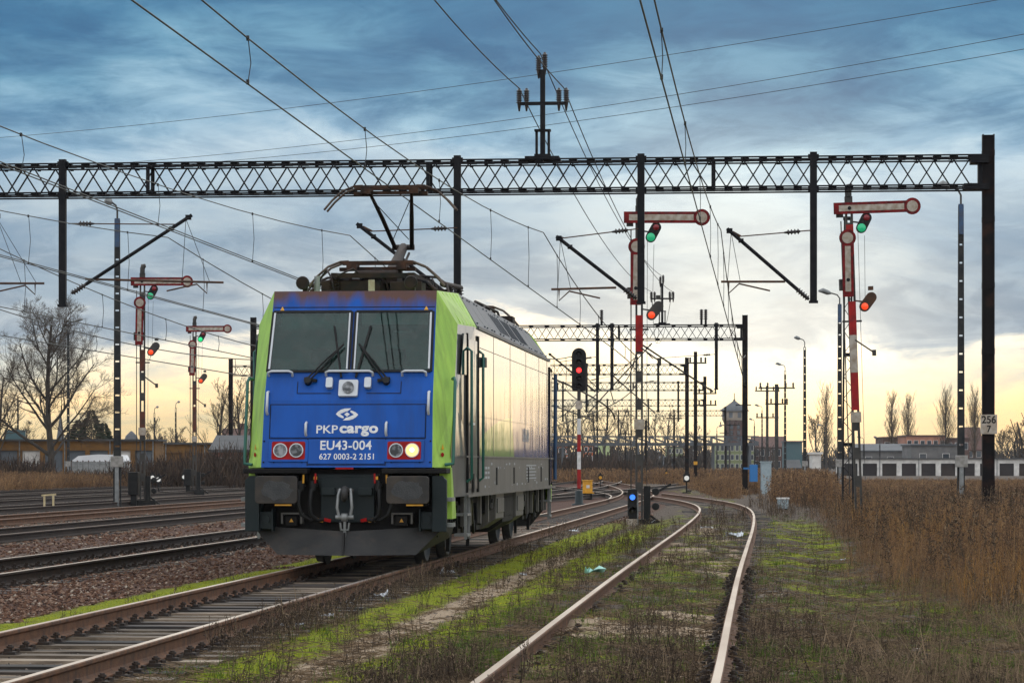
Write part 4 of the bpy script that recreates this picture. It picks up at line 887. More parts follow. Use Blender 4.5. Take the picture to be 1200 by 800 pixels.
# central drawhook and screw coupling
d = MB(); d.bx(-0.36, 0.36, 0.52, 0.66, 0.62, 1.22); d.prism([(-0.42, 0), (0.42, 0), (0.30, -0.62), (-0.30, -0.62)], (0, 0.60, 1.26), (1, 0, 0), (0, 0, 1), (0, -1, 0), 0.05); d.bx(-0.34, -0.16, 0.44, 0.52, 0.98, 1.08); d.bx(0.16, 0.34, 0.44, 0.52, 0.98, 1.08)
dp = d.build('draw_plate', M['loco_dkgreen'], LOCO, bevel=0.006)
h = MB(); h.tube([(0, 0.52, 1.03), (0, 0.36, 1.03), (0, 0.27, 1.06), (0, 0.22, 1.00), (0, 0.25, 0.93), (0, 0.32, 0.94)], [0.05, 0.05, 0.05, 0.048, 0.045, 0.03], 10); h.cyl((-0.11, 0.33, 1.03), (0.11, 0.33, 1.03), 0.035, 10)
hk = h.build('draw_hook', M['plough'], LOCO)
k = MB()
for s in (-1, 1): k.tube([(s*0.07, 0.33, 1.06), (s*0.085, 0.26, 0.98), (s*0.10, 0.25, 0.82), (s*0.075, 0.26, 0.70)], 0.021, 8)
k.lathe((-0.12, 0.26, 0.69), (1, 0, 0), [(0, 0.03), (0.08, 0.03), (0.08, 0.055), (0.16, 0.055), (0.16, 0.03), (0.24, 0.03)], 10); k.cyl((0.0, 0.27, 0.70), (0.0, 0.28, 0.45), 0.022, 8); k.tube([(-0.06, 0.27, 0.62), (-0.05, 0.27, 0.52), (0.05, 0.27, 0.52), (0.06, 0.27, 0.62)], 0.016, 6); k.bx(-0.018, 0.018, 0.262, 0.285, 0.30, 0.5)
k.build('screw_coupling', M['galv'], hk)
for w in (-0.40, 0.42):
    l = MB(); l.bx(w-0.02, w+0.02, 0.30, 0.34, 1.19, 1.23); l.build('marker_tag', M['yellow'], LOCO)
    l = MB(); l.bx(w-0.35*np.sign(w)-0.3*np.sign(w)*0-0.02, w-0.35*np.sign(w)+0.02, 0.56, 0.6, 1.15, 1.2); l.build('brake_cock', M['loco_black'], LOCO)
l = MB(); l.bx(-0.14, 0.10, 0.37, 0.42, 1.325, 1.348); l.build('red_plate', M['lamp_red'], LOCO)
# snow plough: two wings meeting in a blunt V
pl = MB()
for s in (-1, 1):
    T_ = [(0, 0.30, 0.50), (s*1.30, 0.62, 0.57), (s*1.36, 1.35, 0.62)]; Bm = [(0, 0.12, 0.185), (s*0.93, 0.42, 0.19), (s*1.28, 1.35, 0.40)]
    pl.add(T_+Bm+[(x, y+0.03, z) for x, y, z in T_+Bm], [(0, 1, 4, 3), (1, 2, 5, 4), (6, 9, 10, 7), (7, 10, 11, 8), (3, 4, 10, 9), (4, 5, 11, 10), (0, 6, 7, 1), (1, 7, 8, 2)])
pl.bx(-0.012, 0.012, 0.10, 0.30, 0.19, 0.49)
pl.build('snow_plough', M['plough'], LOCO)
b = MB(); b.bx(-1.2, 1.2, 0.66, 1.3, 0.42, 0.62); b.build('plough_bracket', M['loco_black'], LOCO)
# ---- running gear
def wheel(s, y):
    w = MB(); w.lathe((s*0.70, y, 0.61), (s, 0, 0), [(-0.06, 0.64), (-0.03, 0.645), (-0.025, 0.61), (0.075, 0.60), (0.08, 0.56), (0.05, 0.53), (0.04, 0.30), (0.07, 0.20), (0.12, 0.16), (0.12, 0.02)], 28)
    return w
for y0 in (4.23, 14.67):
    bg = MB()
    for s in (-1, 1):
        bg.prism([(-2.1, 0.62), (-1.85, 0.88), (-0.8, 0.86), (-0.55, 0.66), (0.55, 0.66), (0.8, 0.86), (1.85, 0.88), (2.1, 0.62), (2.1, 0.52), (1.6, 0.60), (0.7, 0.48), (-0.7, 0.48), (-1.6, 0.60), (-2.1, 0.52)], (s*1.02, y0, 0), (0, 1, 0), (0, 0, 1), (s, 0, 0), 0.14)
        for d in (-1.3, 1.3):
            bg.box((s*1.12, y0+d, 0.61), (0.22, 0.42, 0.40)); bg.cyl((s*1.22, y0+d, 0.61), (s*1.28, y0+d, 0.61), 0.13, 14)
            for q in (-0.36, 0.36):
                for i in range(5): bg.lathe((s*1.10, y0+d+q, 0.42+i*0.075), (0, 0, 1), [(0, 0.07), (0.02, 0.085), (0.045, 0.085), (0.06, 0.07)], 10)
            bg.beam((s*1.15, y0+d-0.62, 0.85), (s*1.15, y0+d-0.70, 0.18), 0.05, 0.05, up=(0, 1, 0))
        bg.tube([(s*1.22, y0-0.3, 0.95), (s*1.24, y0-0.45, 0.55), (s*1.22, y0-0.75, 0.40), (s*1.20, y0-1.0, 0.55)], 0.022, 6)
        bg.tube([(s*1.22, y0+0.3, 0.95), (s*1.24, y0+0.45, 0.50), (s*1.22, y0+0.75, 0.38), (s*1.20, y0+1.0, 0.55)], 0.022, 6)
        bg.beam((s*1.2, y0-0.2, 1.0), (s*1.2, y0+0.25, 0.5), 0.09, 0.09)
    bg.box((0, y0, 0.62), (1.9, 1.2, 0.30)); bg.box((0, y0-1.3, 0.62), (1.6, 0.5, 0.5)); bg.box((0, y0+1.3, 0.62), (1.6, 0.5, 0.5))
    bo = bg.build('bogie', M['loco_black'], LOCO)
    for d in (-1.3, 1.3):
        ax = MB(); ax.cyl((-1.1, y0+d, 0.61), (1.1, y0+d, 0.61), 0.09, 10); ax.build('axle', M['loco_black'], bo)
        for s in (-1, 1): wheel(s, y0+d).build('wheel', M['plough'], bo)
    for s in (-1, 1):
        for d in (-1.75, -0.85, 0.55, 1.7): MB().beam((s*1.33, y0+d, 0.93), (s*1.33, y0+d, 0.52), 0.05, 0.10, up=(0, 1, 0)).build('damper', M['sill_grey'], bo)
        MB().beam((s*1.36, y0-0.9, 0.90), (s*1.30, y0-0.2, 0.55), 0.05, 0.05).build('damper', M['sill_grey'], bo)
# boxes under the floor
for y0, y1, z0, w, mm in ((7.0, 8.3, 0.38, 1.36, 'sill_grey'), (8.5, 10.3, 0.30, 1.32, 'loco_black'), (10.5, 11.9, 0.36, 1.36, 'sill_grey'), (6.35, 6.8, 0.55, 1.34, 'loco_black'), (12.1, 12.6, 0.5, 1.34, 'loco_black')):
    e = MB(); e.prism([(-w, 0.94), (-w, z0+0.16), (-w+0.25, z0), (w-0.25, z0), (w, z0+0.16), (w, 0.94)], (0, y0, 0), (1, 0, 0), (0, 0, 1), (0, 1, 0), y1-y0)
    for s in (-1, 1): e.bx(s*(w+0.003), s*(w+0.02), y0+0.12, y1-0.12, z0+0.25, 0.86)
    e.build('equipment_box', M[mm], LOCO, bevel=0.015)
ub = MB(); ub.bx(-1.15, 1.15, 1.1, 17.8, 0.93, 1.0); ub.bx(-0.6, 0.6, 1.2, 17.6, 0.72, 0.93); ub.build('underframe', M['loco_black'], LOCO)
for y in (2.05, 16.6):
    for s in (-1, 1):
        l = MB()
        for z in (0.40, 0.68): l.bx(s*1.28, s*1.47, y-0.20, y+0.22, z, z+0.035)
        for d in (-0.2, 0.22): l.beam((s*1.44, y+d, 0.95), (s*1.44, y+d, 0.36), 0.035, 0.035, up=(0, 1, 0))
        l.build('cab_ladder', M['galv'], LOCO)
for s in (-1, 1):
    for y, z in ((2.0, 1.25), (2.35, 1.12), (5.7, 1.2), (8.6, 1.2), (11.3, 1.2), (14.0, 1.2)): MB().bx(s*1.4905, s*1.500, y, y+0.16, z-0.12, z+0.14).build('side_hatch', M['loco_black'], LOCO)
# ---- cab doors, side windows, vertical handrails
for s in (-1, 1):
    for tf in (lambda p: p, rear):
        def wpt(y): return s*float(np.interp(y, [0.7, 2.6], [1.37+0.0, 1.49]))
        d = MB(); V = [(wpt(y)+s*o, y, z) for o in (0.004, 0.014) for y, z in ((2.02, 1.05), (2.80, 1.05), (2.80, 3.12), (2.02, 3.12))]
        d.add([tf(v) for v in V], [(0, 1, 2, 3), (4, 5, 6, 7), (0, 1, 5, 4), (1, 2, 6, 5), (2, 3, 7, 6), (3, 0, 4, 7)]); dr = d.build('cab_door', M['loco_side'], LOCO)
        hh = MB(); hh.beam(tf((wpt(2.12)+s*0.04, 2.12, 1.95)), tf((wpt(2.30)+s*0.04, 2.30, 1.95)), 0.03, 0.03); hh.build('handle', M['grey_rail'], dr)
        sw = MB(); V = [(wpt(y)+s*o, y, z) for o in (0.002, 0.010) for y, z in ((1.42, 2.62), (1.86, 2.62), (1.86, 3.18), (1.66, 3.18))]
        sw.add([tf(v) for v in V], [(0, 1, 2, 3), (4, 5, 6, 7), (0, 1, 5, 4), (1, 2, 6, 5), (2, 3, 7, 6), (3, 0, 4, 7)]); sw.build('cab_side_window', M['cab_glass'], LOCO)
        fr = MB()
        for y in (1.95, 2.88, 3.02):
            fr.beam(tf((wpt(y)+s*0.004, y, 1.0)), tf((wpt(y)+s*0.004, y, 3.2)), 0.05, 0.03, up=(1, 0, 0))
        fr.build('door_jamb', M['loco_black'], dr)
        for y in ((1.93, 3.08) if tf is not rear else ()):
            hr = MB(); hr.tube([tf((wpt(y), y, 1.15)), tf((wpt(y)+s*0.07, y, 1.2)), tf((wpt(y)+s*0.07, y, 2.95)), tf((wpt(y), y, 3.0))], 0.02, 8); hr.build('door_handrail', M['teal_rail'], LOCO)
    bx_ = MB(); bx_.bx(s*1.492, s*1.56, 3.4, 3.62, 2.78, 2.92); bx_.build('side_lamp', M['loco_dkgreen'], LOCO)
# faded markings along the side
def side_text(txt, size, y, z, mat, bold=0.0, sx=1.0, s=1, name='side_lettering'):
    V, Fs = text_mesh(txt, size, bold, sx); mb = MB(); mb.add([(s*1.4925, y+x*s, z+yy) for x, yy in V], Fs); mb.build(name, mat, LOCO, recalc=False)
for s in (-1, 1):
    side_text('EU43-004', 0.30, 10.9, 1.86, M['faint_mark'], 0.006, 1.0, s)
    for i in range(26):
        mk_ = MB()
        y = 3.6+i*0.47+random.uniform(-0.1, 0.1); z = random.choice((1.05, 1.10, 1.32, 1.38)); mk_.bx(s*1.4905, s*1.4925, y, y+random.uniform(0.04, 0.22), z, z+random.choice((0.02, 0.035))); mk_.build('stencil_lettering', M['faint_mark'], LOCO)
    mk_ = MB()
    for i in range(3):
        for j in range(3): mk_.bx(s*1.4905, s*1.4925, 3.7+j*0.35, 3.7+j*0.35+0.27, 1.18+i*0.07, 1.215+i*0.07)
    mk_.build('stencil_lettering', M['faint_mark'], LOCO); mk_ = MB()
    for i in range(5): mk_.bx(s*1.4905, s*1.4925, 11.0, 13.0-0.2*(i % 2), 1.14+i*0.055, 1.16+i*0.055)
    mk_.build('stencil_lettering', M['faint_mark'], LOCO)
# tail steps, green lamp post silhouettes at the tail corner
for s in (-1, 1): MB().tube([(s*1.52, 17.0, 1.1), (s*1.53, 17.0, 3.1)], 0.035, 8).build('tail_handrail', M['pole_blue'], LOCO)
b = MB(); b.bx(-1.25, 1.25, 17.8, 18.3, 0.50, 1.33); b.build('buffer_beam', M['loco_black'], LOCO)
for s in (-1, 1): b = MB(); b.bx(s*0.6, s*1.15, 18.85, 18.9, 0.88, 1.23); b.lathe((s*0.875, 18.3, 1.055), (0, 1, 0), [(0, 0.16), (0.56, 0.12)], 12); b.build('buffer', M['loco_black'], LOCO)
b = MB(); b.prism([(-1.25, 0.55), (1.25, 0.55), (0.95, 0.19), (-0.95, 0.19)], (0, 18.1, 0), (1, 0, 0), (0, 0, 1), (0, 1, 0), 0.04); b.build('snow_plough', M['plough'], LOCO)
# ---- roof gear
def insulator(mb, p, h, r=0.07, n=5, up=(0, 0, 1)):
    p = Vector(p); u = Vector(up); pr = [(0, r*0.5)]
    for i in range(n): a = h*(i+0.2)/n; pr += [(a, r*0.55), (a+h*0.25/n, r), (a+h*0.5/n, r*0.55)]
    pr.append((h, r*0.45)); mb.lathe(p, u, pr, 10)
def pantograph(y, raised, flip=1):
    """frame on insulators, arms and a collector head; flip turns it end for end"""
    def P(x, yy, z): return (x, y+flip*yy, z)
    base = MB()
    for a, c in ((-0.55, -0.75), (0.55, -0.75), (-0.55, 0.75), (0.55, 0.75)): insulator(base, P(a, c, 3.84), 0.20, 0.085)
    base.box(P(-0.55, 0, 4.07), (0.09, 1.7, 0.07)); base.box(P(0.55, 0, 4.07), (0.09, 1.7, 0.07)); base.box(P(0, 0.75, 4.07), (1.2, 0.1, 0.07)); base.box(P(0, -0.75, 4.07), (1.2, 0.1, 0.07)); base.box(P(0.12, -0.1, 4.06), (0.34, 0.6, 0.16))
    root = base.build('pantograph', M['panto_dark'], LOCO)
    if raised: kn, hd = P(0, 1.35, 4.72), P(0, -0.10, 5.46)
    else: kn, hd = P(0, 1.45, 4.14), P(0, -0.30, 4.24)
    a = MB(); a.cyl(P(-0.30, -0.40, 4.12), P(0.30, -0.40, 4.12), 0.05, 10); a.tube([P(0.0, -0.40, 4.12), P(0.0, 0.5, 4.12+(kn[2]-4.12)*0.5), kn], [0.10, 0.085, 0.07], 10); a.cyl(P(-0.17, kn[1] and flip*(kn[1]-y), kn[2]), P(0.17, flip*(kn[1]-y), kn[2]), 0.045, 10); a.cyl(P(0.10, -0.30, 4.05), P(0.10, flip*(kn[1]-y)-0.1, kn[2]-0.10), 0.02, 8)
    a.build('lower_arm', M['panto'], root)
    a = MB(); ky = flip*(kn[1]-y); hy = flip*(hd[1]-y)
    for s in (-1, 1): a.tube([P(s*0.13, ky, kn[2]), P(s*0.22, (ky+hy)/2, (kn[2]+hd[2])/2), P(s*0.31, hy, hd[2]-0.05)], [0.034, 0.034, 0.024], 8)
    a.tube([P(0.30, hy, hd[2]-0.12), P(-0.12, ky*0.8+hy*0.2, kn[2]+0.1)], 0.007, 5); a.tube([P(-0.30, hy, hd[2]-0.12), P(0.12, ky*0.8+hy*0.2, kn[2]+0.1)], 0.007, 5)
    a.build('upper_arm', M['panto_dark'], root)
    for d in (-0.14, 0.14):
        for e in (-1, 1): MB().tube([P(e*0.98, hy+d, hd[2]-0.30), P(e*0.86, hy+d, hd[2]-0.16), P(e*0.70, hy+d, hd[2]-0.02), P(e*0.52, hy+d, hd[2]+0.05), P(e*0.40, hy+d, hd[2]+0.055)], 0.017, 8).build('horn', M['horn_tip'], root)
    h = MB()
    for d in (-0.14, 0.14): h.box(P(0, hy+d, hd[2]+0.04), (1.06, 0.05, 0.04))
    h.box(P(0, hy, hd[2]-0.04), (0.86, 0.06, 0.045))
    for s in (-1, 1): h.box(P(s*0.36, hy, hd[2]-0.02), (0.14, 0.36, 0.09)); h.box(P(s*0.47, hy, hd[2]-0.05), (0.16, 0.12, 0.05))
    h.build('collector_head', M['carbon'], root)
    return root
pantograph(4.95, True); pantograph(3.75, False, 1); pantograph(14.9, False, -1)
rg = MB()
for x, yy in ((-0.55, 6.6), (0.35, 7.6), (0.35, 9.4), (0.35, 11.4), (0.85, 5.2), (0.85, 6.4)): insulator(rg, (x, yy, 3.84), 0.24, 0.08)
rg.build('roof_insulator', M['insul'], LOCO)
rg = MB(); rg.tube([(0.85, 4.2, 4.02), (0.85, 6.6, 4.11)], 0.045, 8); rg.tube([(0.35, 7.4, 4.1), (0.35, 11.6, 4.1)], 0.03, 8); rg.tube([(0.85, 8.6, 3.86), (0.85, 8.8, 4.02), (0.85, 10.8, 4.04), (0.85, 11.6, 3.86)], 0.028, 8); rg.tube([(0.95, 9.0, 3.86), (0.95, 9.3, 3.98), (0.95, 11.5, 4.0), (0.95, 12.2, 3.86)], 0.022, 8)
rg.build('busbar', M['panto_dark'], LOCO)
for q in ((-0.75, 0.1, 3.0, 3.9, 3.845, 4.0), (0.25, 0.7, 2.9, 3.4, 3.82, 3.98), (-0.2, 0.75, 5.9, 6.5, 3.845, 4.05), (-0.6, 0.7, 12.4, 13.3, 3.845, 4.1), (0.5, 1.0, 13.8, 14.3, 3.84, 4.05)): MB().bx(*q).build('roof_box', M['panto_dark'], LOCO, bevel=0.01)
for x in (-0.78, 0.72):
    hn = MB(); hn.lathe((x, 1.55, 3.88), (0, 1, 0), [(0, 0.085), (0.02, 0.095), (0.06, 0.07), (0.20, 0.04), (0.45, 0.03)], 14); hn.bx(x-0.03, x+0.03, 1.75, 1.85, 3.77, 3.88); hn.build('horn_trumpet', M['panto_dark'], LOCO)
an = MB(); an.cyl((-0.60, 1.7, 3.76), (-0.60, 1.7, 3.98), 0.04, 10); an.build('aerial', M['galv'], LOCO)
an = MB(); an.cyl((0.10, 2.1, 3.78), (0.10, 2.1, 3.95), 0.045, 10); an.build('aerial', M['white_dirty'], LOCO)
cb = MB(); rr = random.Random(5)
for i in range(20):
    x0 = rr.uniform(-0.55, 0.7); y0 = rr.uniform(2.7, 5.2); x1 = x0+rr.uniform(-0.5, 0.5); y1 = y0+rr.uniform(-0.6, 0.8)
    cb.tube([(x0, y0, 3.85), (x0*0.9+x1*0.1, y0, 4.0+rr.uniform(0, 0.12)), ((x0+x1)/2, (y0+y1)/2, 4.10+rr.uniform(0, 0.10)), (x1, y1, 4.05)], 0.014, 5)
for s in (-1, 1): cb.tube([(s*1.05, 3.3, 3.80), (s*0.98, 3.6, 3.98), (s*0.80, 3.9, 4.10), (s*0.5, 4.2, 4.14)], 0.02, 6); cb.tube([(s*0.9, 3.0, 3.85), (s*0.75, 3.1, 3.98), (s*0.6, 3.2, 4.02), (s*0.45, 3.4, 3.9)], 0.026, 6)
cb.build('roof_cable', M['panto_dark'], LOCO)
# ------------------------------------------------------------------ catenary gantries
GX = PERP            # along a gantry, to the right
def gantry_s(px, root):
    """distance to the left of the right post of the spot that shows at column px"""
    k = (px-600)/F
    # (X0 - s cos) = k (Y0 + s sin)
    return (root.x-k*root.y)/(math.cos(TH)+k*math.sin(TH))
def gantry(px, Y, ztop, length, drops, label, detail=2, post='steel_rusty', depth=0.83, posts_extra=(), zbot=5.3, group='overhead line gantries across the tracks', midposts=()):
    X = (px-600)/F*Y; g0 = float(gh(X, Y)); root_p = Vector((X, Y, g0))
    g = empty('catenary_gantry', root_p, -TH, label, 'gantry', group)
    zt = ztop-g0; zb = zt-depth; W = 0.55
    def truss():
        t = MB()
        for z in (zt-0.06, zb+0.05):
            for yy in (-W/2, W/2):
                t.bx(-length, -0.10, yy-0.05, yy+0.05, z-0.015+0.05, z+0.015+0.05); t.bx(-length, -0.10, yy-0.05, yy+0.05, z-0.06, z-0.03)
            n = int(length/0.84)
            for i in range(n*2):
                x = -0.4-i*0.42-(0.02 if i % 2 else 0)
                if detail > 1 or i % 2 == 0: t.box((x, 0, z+0.01), (0.20, W, 0.05))
        n = int((length-0.5)/0.84); th = 0.045 if detail > 1 else 0.05
        for i in range(n):
            x = -0.45-i*0.84
            a, b, c = (x, zb+0.08), (x-0.42, zt-0.09), (x-0.84, zb+0.08)
            t.beam((a[0], -W/2, a[1]), (b[0], -W/2, b[1]), th, 0.03); t.beam((b[0], -W/2, b[1]), (c[0], -W/2, c[1]), th, 0.03)
            a, b, c = (x, zt-0.09), (x-0.42, zb+0.08), (x-0.84, zt-0.09)
            t.beam((a[0], W/2, a[1]), (b[0], W/2, b[1]), th, 0.03); t.beam((b[0], W/2, b[1]), (c[0], W/2, c[1]), th, 0.03)
        for x in list(range(-7, int(-length), -7)):
            for yy in (-W/2-0.004, W/2+0.004): t.box((x+0.35, yy, (zt+zb)/2), (0.09, 0.04, depth-0.1))
        if detail > 1:
            for i in range(n+1):
                for zz in (zt-0.115, zb+0.105): t.box((-0.45-i*0.84, -W/2-0.018, zz), (0.09, 0.012, 0.06)); t.box((-0.87-i*0.84, W/2+0.018, zz), (0.09, 0.012, 0.06))
        t.box((-0.22, 0, zt-0.10), (0.42, W+0.08, 0.2)); t.box((-0.30, 0, zb+0.06), (0.6, W+0.08, 0.14)); t.box((-0.20, 0, (zt+zb)/2), (0.10, 0.3, depth))
        return t
    truss().build('truss', M['steel_dark'], g)
    def postm(x, top, w=0.29):
        p = MB(); h = w/2
        p.bx(x-h, x-h+0.03, -h, h, -0.4, top); p.bx(x+h-0.03, x+h, -h, h, -0.4, top); p.bx(x-h+0.03, x+h-0.03, -0.02, 0.02, -0.4, top-0.004)
        if detail > 1:
            for zz in np.arange(1.0, top, 1.6): p.bx(x-h-0.004, x+h+0.004, -h-0.012, -h, zz, zz+0.14); p.bx(x-h-0.004, x+h+0.004, h, h+0.012, zz, zz+0.14)
            p.bx(x-h+0.031, x+h-0.031, -h+0.02, -h+0.03, 0, top-0.1)
            for zz in (zt-0.25, zt-0.5, zt+0.1, zb, zb-0.3): p.cyl((x+0.05, -h-0.012, zz), (x+0.05, -h-0.02, zz), 0.018, 6)
        else: p.bx(x-h+0.03, x+h-0.03, -h+0.02, h-0.02, 0, top-0.01)
        return p
    postm(0, zt+0.5).build('post', M[post], g)
    postm(-length, zt+0.5).build('post', M[post], g)
    for m in midposts: postm(-m, zt+0.3).build('post', M[post], g)
    for d in drops:
        s = gantry_s(d, root_p) if d > -1e3 else d
        p = MB(); p.box((-s, -W/2-0.11, (zt+0.08+zbot-g0)/2), (0.17, 0.15, zt+0.08-(zbot-g0))); p.box((-s, -W/2-0.08, zt-0.03), (0.26, 0.12, 0.12)); p.box((-s, -W/2-0.08, zb+0.03), (0.26, 0.12, 0.12)); p.box((-s, -W/2-0.11, zbot-g0+0.02), (0.22, 0.2, 0.06))
        p.build('drop_post', M['steel_dark'], g)
    return g, root_p
def ontruss(root_p, s, z, y=0.0):
    return root_p+PERP*(-s)+DIRT*y+Vector((0, 0, z-root_p.z))
G1, g1p = gantry(1158, 69.0, 8.87, 34.0, (78, 538, 752, 953), 'nearest lattice gantry spanning the whole picture above the locomotive', 2)
L_ = lambda px0, px1, Y: gantry_s(px1, Vector(((px0-600)/F*Y, Y, 0)))
G2, g2p = gantry(873, 150.0, 8.73, L_(873, 297, 150.0), (560, 700.7, 717.6, 839.6), 'second lattice gantry with its rusty right post by a blue box', 1, post='steel_rusty')
G3, g3p = gantry(805, 216.0, 8.95, L_(805, 270.5, 216.0), (600, 687.7, 771.6), 'third lattice gantry ending at the banded post beside the water tower side', 1, post='steel_rusty')
G4, g4p = gantry(826, 263.0, 8.95, L_(826, 420, 263.0), (660, 700, 795), 'fourth lattice gantry down the line behind the banded posts', 1)
G5, g5p = gantry(826, 332.0, 8.9, L_(826, 400, 332.0), (650, 712, 760), 'fifth small far lattice gantry in the glow of the horizon', 1)
G6, g6p = gantry(850, 400.0, 8.9, L_(850, 380, 400.0), (672, 725, 790), 'sixth faint far lattice gantry low over the horizon', 1)
# number plate on the near gantry's right post
pl = empty('number_plate', ontruss(g1p, -0.0, 2.35, -0.19), -TH, 'white plate reading 256 over 7 on the rusty gantry post', 'number plate')
p = MB(); p.bx(-0.20, 0.20, -0.02, 0.0, -0.235, 0.235); p.build('board', M['white_dirty'], pl, bevel=0.004)
for txt, z, sz in (('256', 0.105, 0.25), ('7', -0.12, 0.22)):
    V, Fs = text_mesh(txt, sz, 0.006, 0.92); q = MB(); q.add([(x, -0.0225, z+y) for x, y in V], Fs); q.build('numeral', M['black'], pl, recalc=False)
p = MB(); p.bx(-0.19, -0.16, 0.0, 0.05, -0.2, 0.2); p.build('bracket', M['steel_dark'], pl)
# feeder masts on top of the gantries
def feeder_mast(rp, px, ztop, label):
    s = gantry_s(px, rp); b = ontruss(rp, s, ztop+0.012, 0)
    o = empty('feeder_mast', b, -TH, label, 'feeder mast', 'feeder masts standing on gantries')
    m = MB(); m.bx(-0.06, 0.06, -0.06, 0.06, 0.0, 2.20); m.bx(-0.62, 0.62, -0.04, 0.04, 1.33, 1.41); m.bx(-0.12, 0.0, -0.03, 0.03, 2.0, 2.05); m.bx(-0.12, 0.02, -0.03, 0.03, 2.12, 2.17); m.build('mast', M['steel_dark'], o)
    f = MB()
    for x in (-0.15, 0.15): f.bx(x-0.03, x+0.03, -0.05, 0.05, 0.05, 0.72)
    f.bx(-0.2, 0.2, -0.1, 0.1, 0.68, 0.73); f.bx(-0.42, 0.42, -0.3, 0.3, 0.0, 0.05); f.bx(-0.2, 0.2, -0.12, 0.12, 0.05, 0.12); f.build('foot_frame', M['steel_dark'], o)
    for x, z in ((-0.58, 1.30), (-0.40, 1.30), (0.40, 1.30), (0.58, 1.30), (-0.10, 2.10), (0.05, 2.18)):
        i = MB(); i.lathe((x, 0, z), (0, 0, 1), [(-0.12, 0.02), (0, 0.04), (0.06, 0.05)]+[(0.08+0.055*k+dz, r) for k in range(6) for dz, r in ((0, 0.05), (0.02, 0.085), (0.04, 0.05))]+[(0.45, 0.025)], 10); i.build('insulator', M['insul'], o)
    return o, b
fm1, fb1 = feeder_mast(g1p, 636, 8.87, 'dark insulator mast standing on the nearest gantry')
fm2, fb2 = feeder_mast(g2p, 776, 8.73, 'small insulator mast standing on the second gantry')
def stub(rp, px, ztop, label):
    s = gantry_s(px, rp); o = empty('insulator_stub', ontruss(rp, s, ztop+0.012), -TH, label, 'insulator', 'stub insulators on the second gantry')
    i = MB(); i.bx(-0.06, 0.06, -0.06, 0.06, 0, 0.25); i.build('socket', M['steel_dark'], o); i = MB(); insulator(i, (0, 0, 0.25), 0.55, 0.12, 5); i.build('porcelain', M['insul'], o)
for px, lb in ((705, 'lone stub insulator on the second gantry left of the red white semaphore mast'), (822, 'left one of two stub insulators near the right end of the second gantry'), (827, 'right one of two stub insulators near the right end of the second gantry')): stub(g2p, px, 8.73, lb)

# ------------------------------------------------------------------ overhead wires
def catline(T, y0, sup, label, contact=5.5, xoff=0.0, r=0.011, twin=False, grp='overhead lines along the tracks'):
    """contact wire, sagging carrier wire and droppers; sup = depths of supports"""
    root = empty('overhead_line', (float(T(sup[0]))+xoff, sup[0], contact), 0, label, 'overhead line', grp); O = root.location
    def X(y): return float(T(y))+xoff
    c = MB(); n = 40; ys = np.linspace(y0, sup[-1], n)
    def rr(y): return max(r, 0.00020*y)*0.9
    c.tube([(X(y)-O.x, y-O.y, 0) for y in ys], [rr(y) for y in ys], 5); c.build('contact_wire', M['copper'], root)
    if twin:
        c = MB(); c.tube([(X(y)+0.05-O.x, y-O.y, 0.02) for y in ys], [rr(y) for y in ys], 5); c.build('contact_wire', M['copper'], root)
    def zm(y):
        for a, b in zip(sup[:-1], sup[1:]):
            if a <= y <= b: t = (y-a)/(b-a); return 1.62-4*(1.62-0.48)*t*(1-t)*min(1, ((b-a)/80)**2)
        return 1.62
    c = MB(); ys = np.concatenate([np.linspace(a, b, 17)[:-1] for a, b in zip(sup[:-1], sup[1:])]+[[sup[-1]]]); ys = ys[ys >= y0]
    c.tube([(X(y)-O.x, y-O.y, zm(y)) for y in ys], [rr(y) for y in ys], 5); c.build('carrier_wire', M['copper'], root)
    for a, b in zip(sup[:-1], sup[1:]):
        m = max(3, int((b-a)/8.5))
        for k in range(m):
            y = a+(k+0.5)*(b-a)/m
            if y < y0 or y > 170: continue
            d = MB(); w = rr(y)*0.55; z = zm(y)
            d.tube([(X(y)-O.x, y-O.y, 0), (X(y)-O.x+0.02, y+0.15-O.y, z*0.5), (X(y)-O.x, y-O.y+0.05, z)], w, 4); d.box((X(y)-O.x, y-O.y, 0.02), (0.03, 0.06, 0.05)); d.box((X(y)-O.x, y-O.y, z), (0.03, 0.06, 0.05)); d.build('dropper', M['wire'], root)
    return root
SUP = [-9.0, 70.5, 150.5, 216, 263, 332, 400]
catline(TA, 14, SUP, 'overhead line above the locomotive touching its raised pantograph')
TBW = curve([(y, -1.12+0.0895*y) for y in (-9, 20, 45, 70, 110, 150, 216)])
catline(TBW, 12, [-9, 69.7, 150], 'overhead line above the mossy curving track at right')
catline(TC, 16, [-9, 71.4, 152, 218, 265], 'overhead line left of the locomotive crossing above the pale semaphore arm', twin=True)
catline(TD, 20, [-9, 72.0, 152, 218, 265], 'overhead line held by the diagonal bracket at the leftmost drop post', xoff=0.7, twin=True)
catline(TE, 26, [-9, 72.3, 153, 220], 'overhead line dipping low through the bare tree at left')
catline(TF, 30, [-9, 72.6, 153, 220], 'farthest overhead line low at the left edge of the picture')
def wire(pts, r, label, group='power lines overhead', sag=0.0, n=20):
    o = empty('power_line', pts[0], 0, label, 'power line', group); p0 = Vector(pts[0]); w = MB(); P = []
    for a, b in zip(pts[:-1], pts[1:]):
        a, b = Vector(a), Vector(b)
        for i in range(n): t = i/n; P.append(a.lerp(b, t)-p0-Vector((0, 0, sag*4*t*(1-t))))
    P.append(Vector(pts[-1])-p0); w.tube(P, r, 5); w.build('strand', M['wire'], o); return o
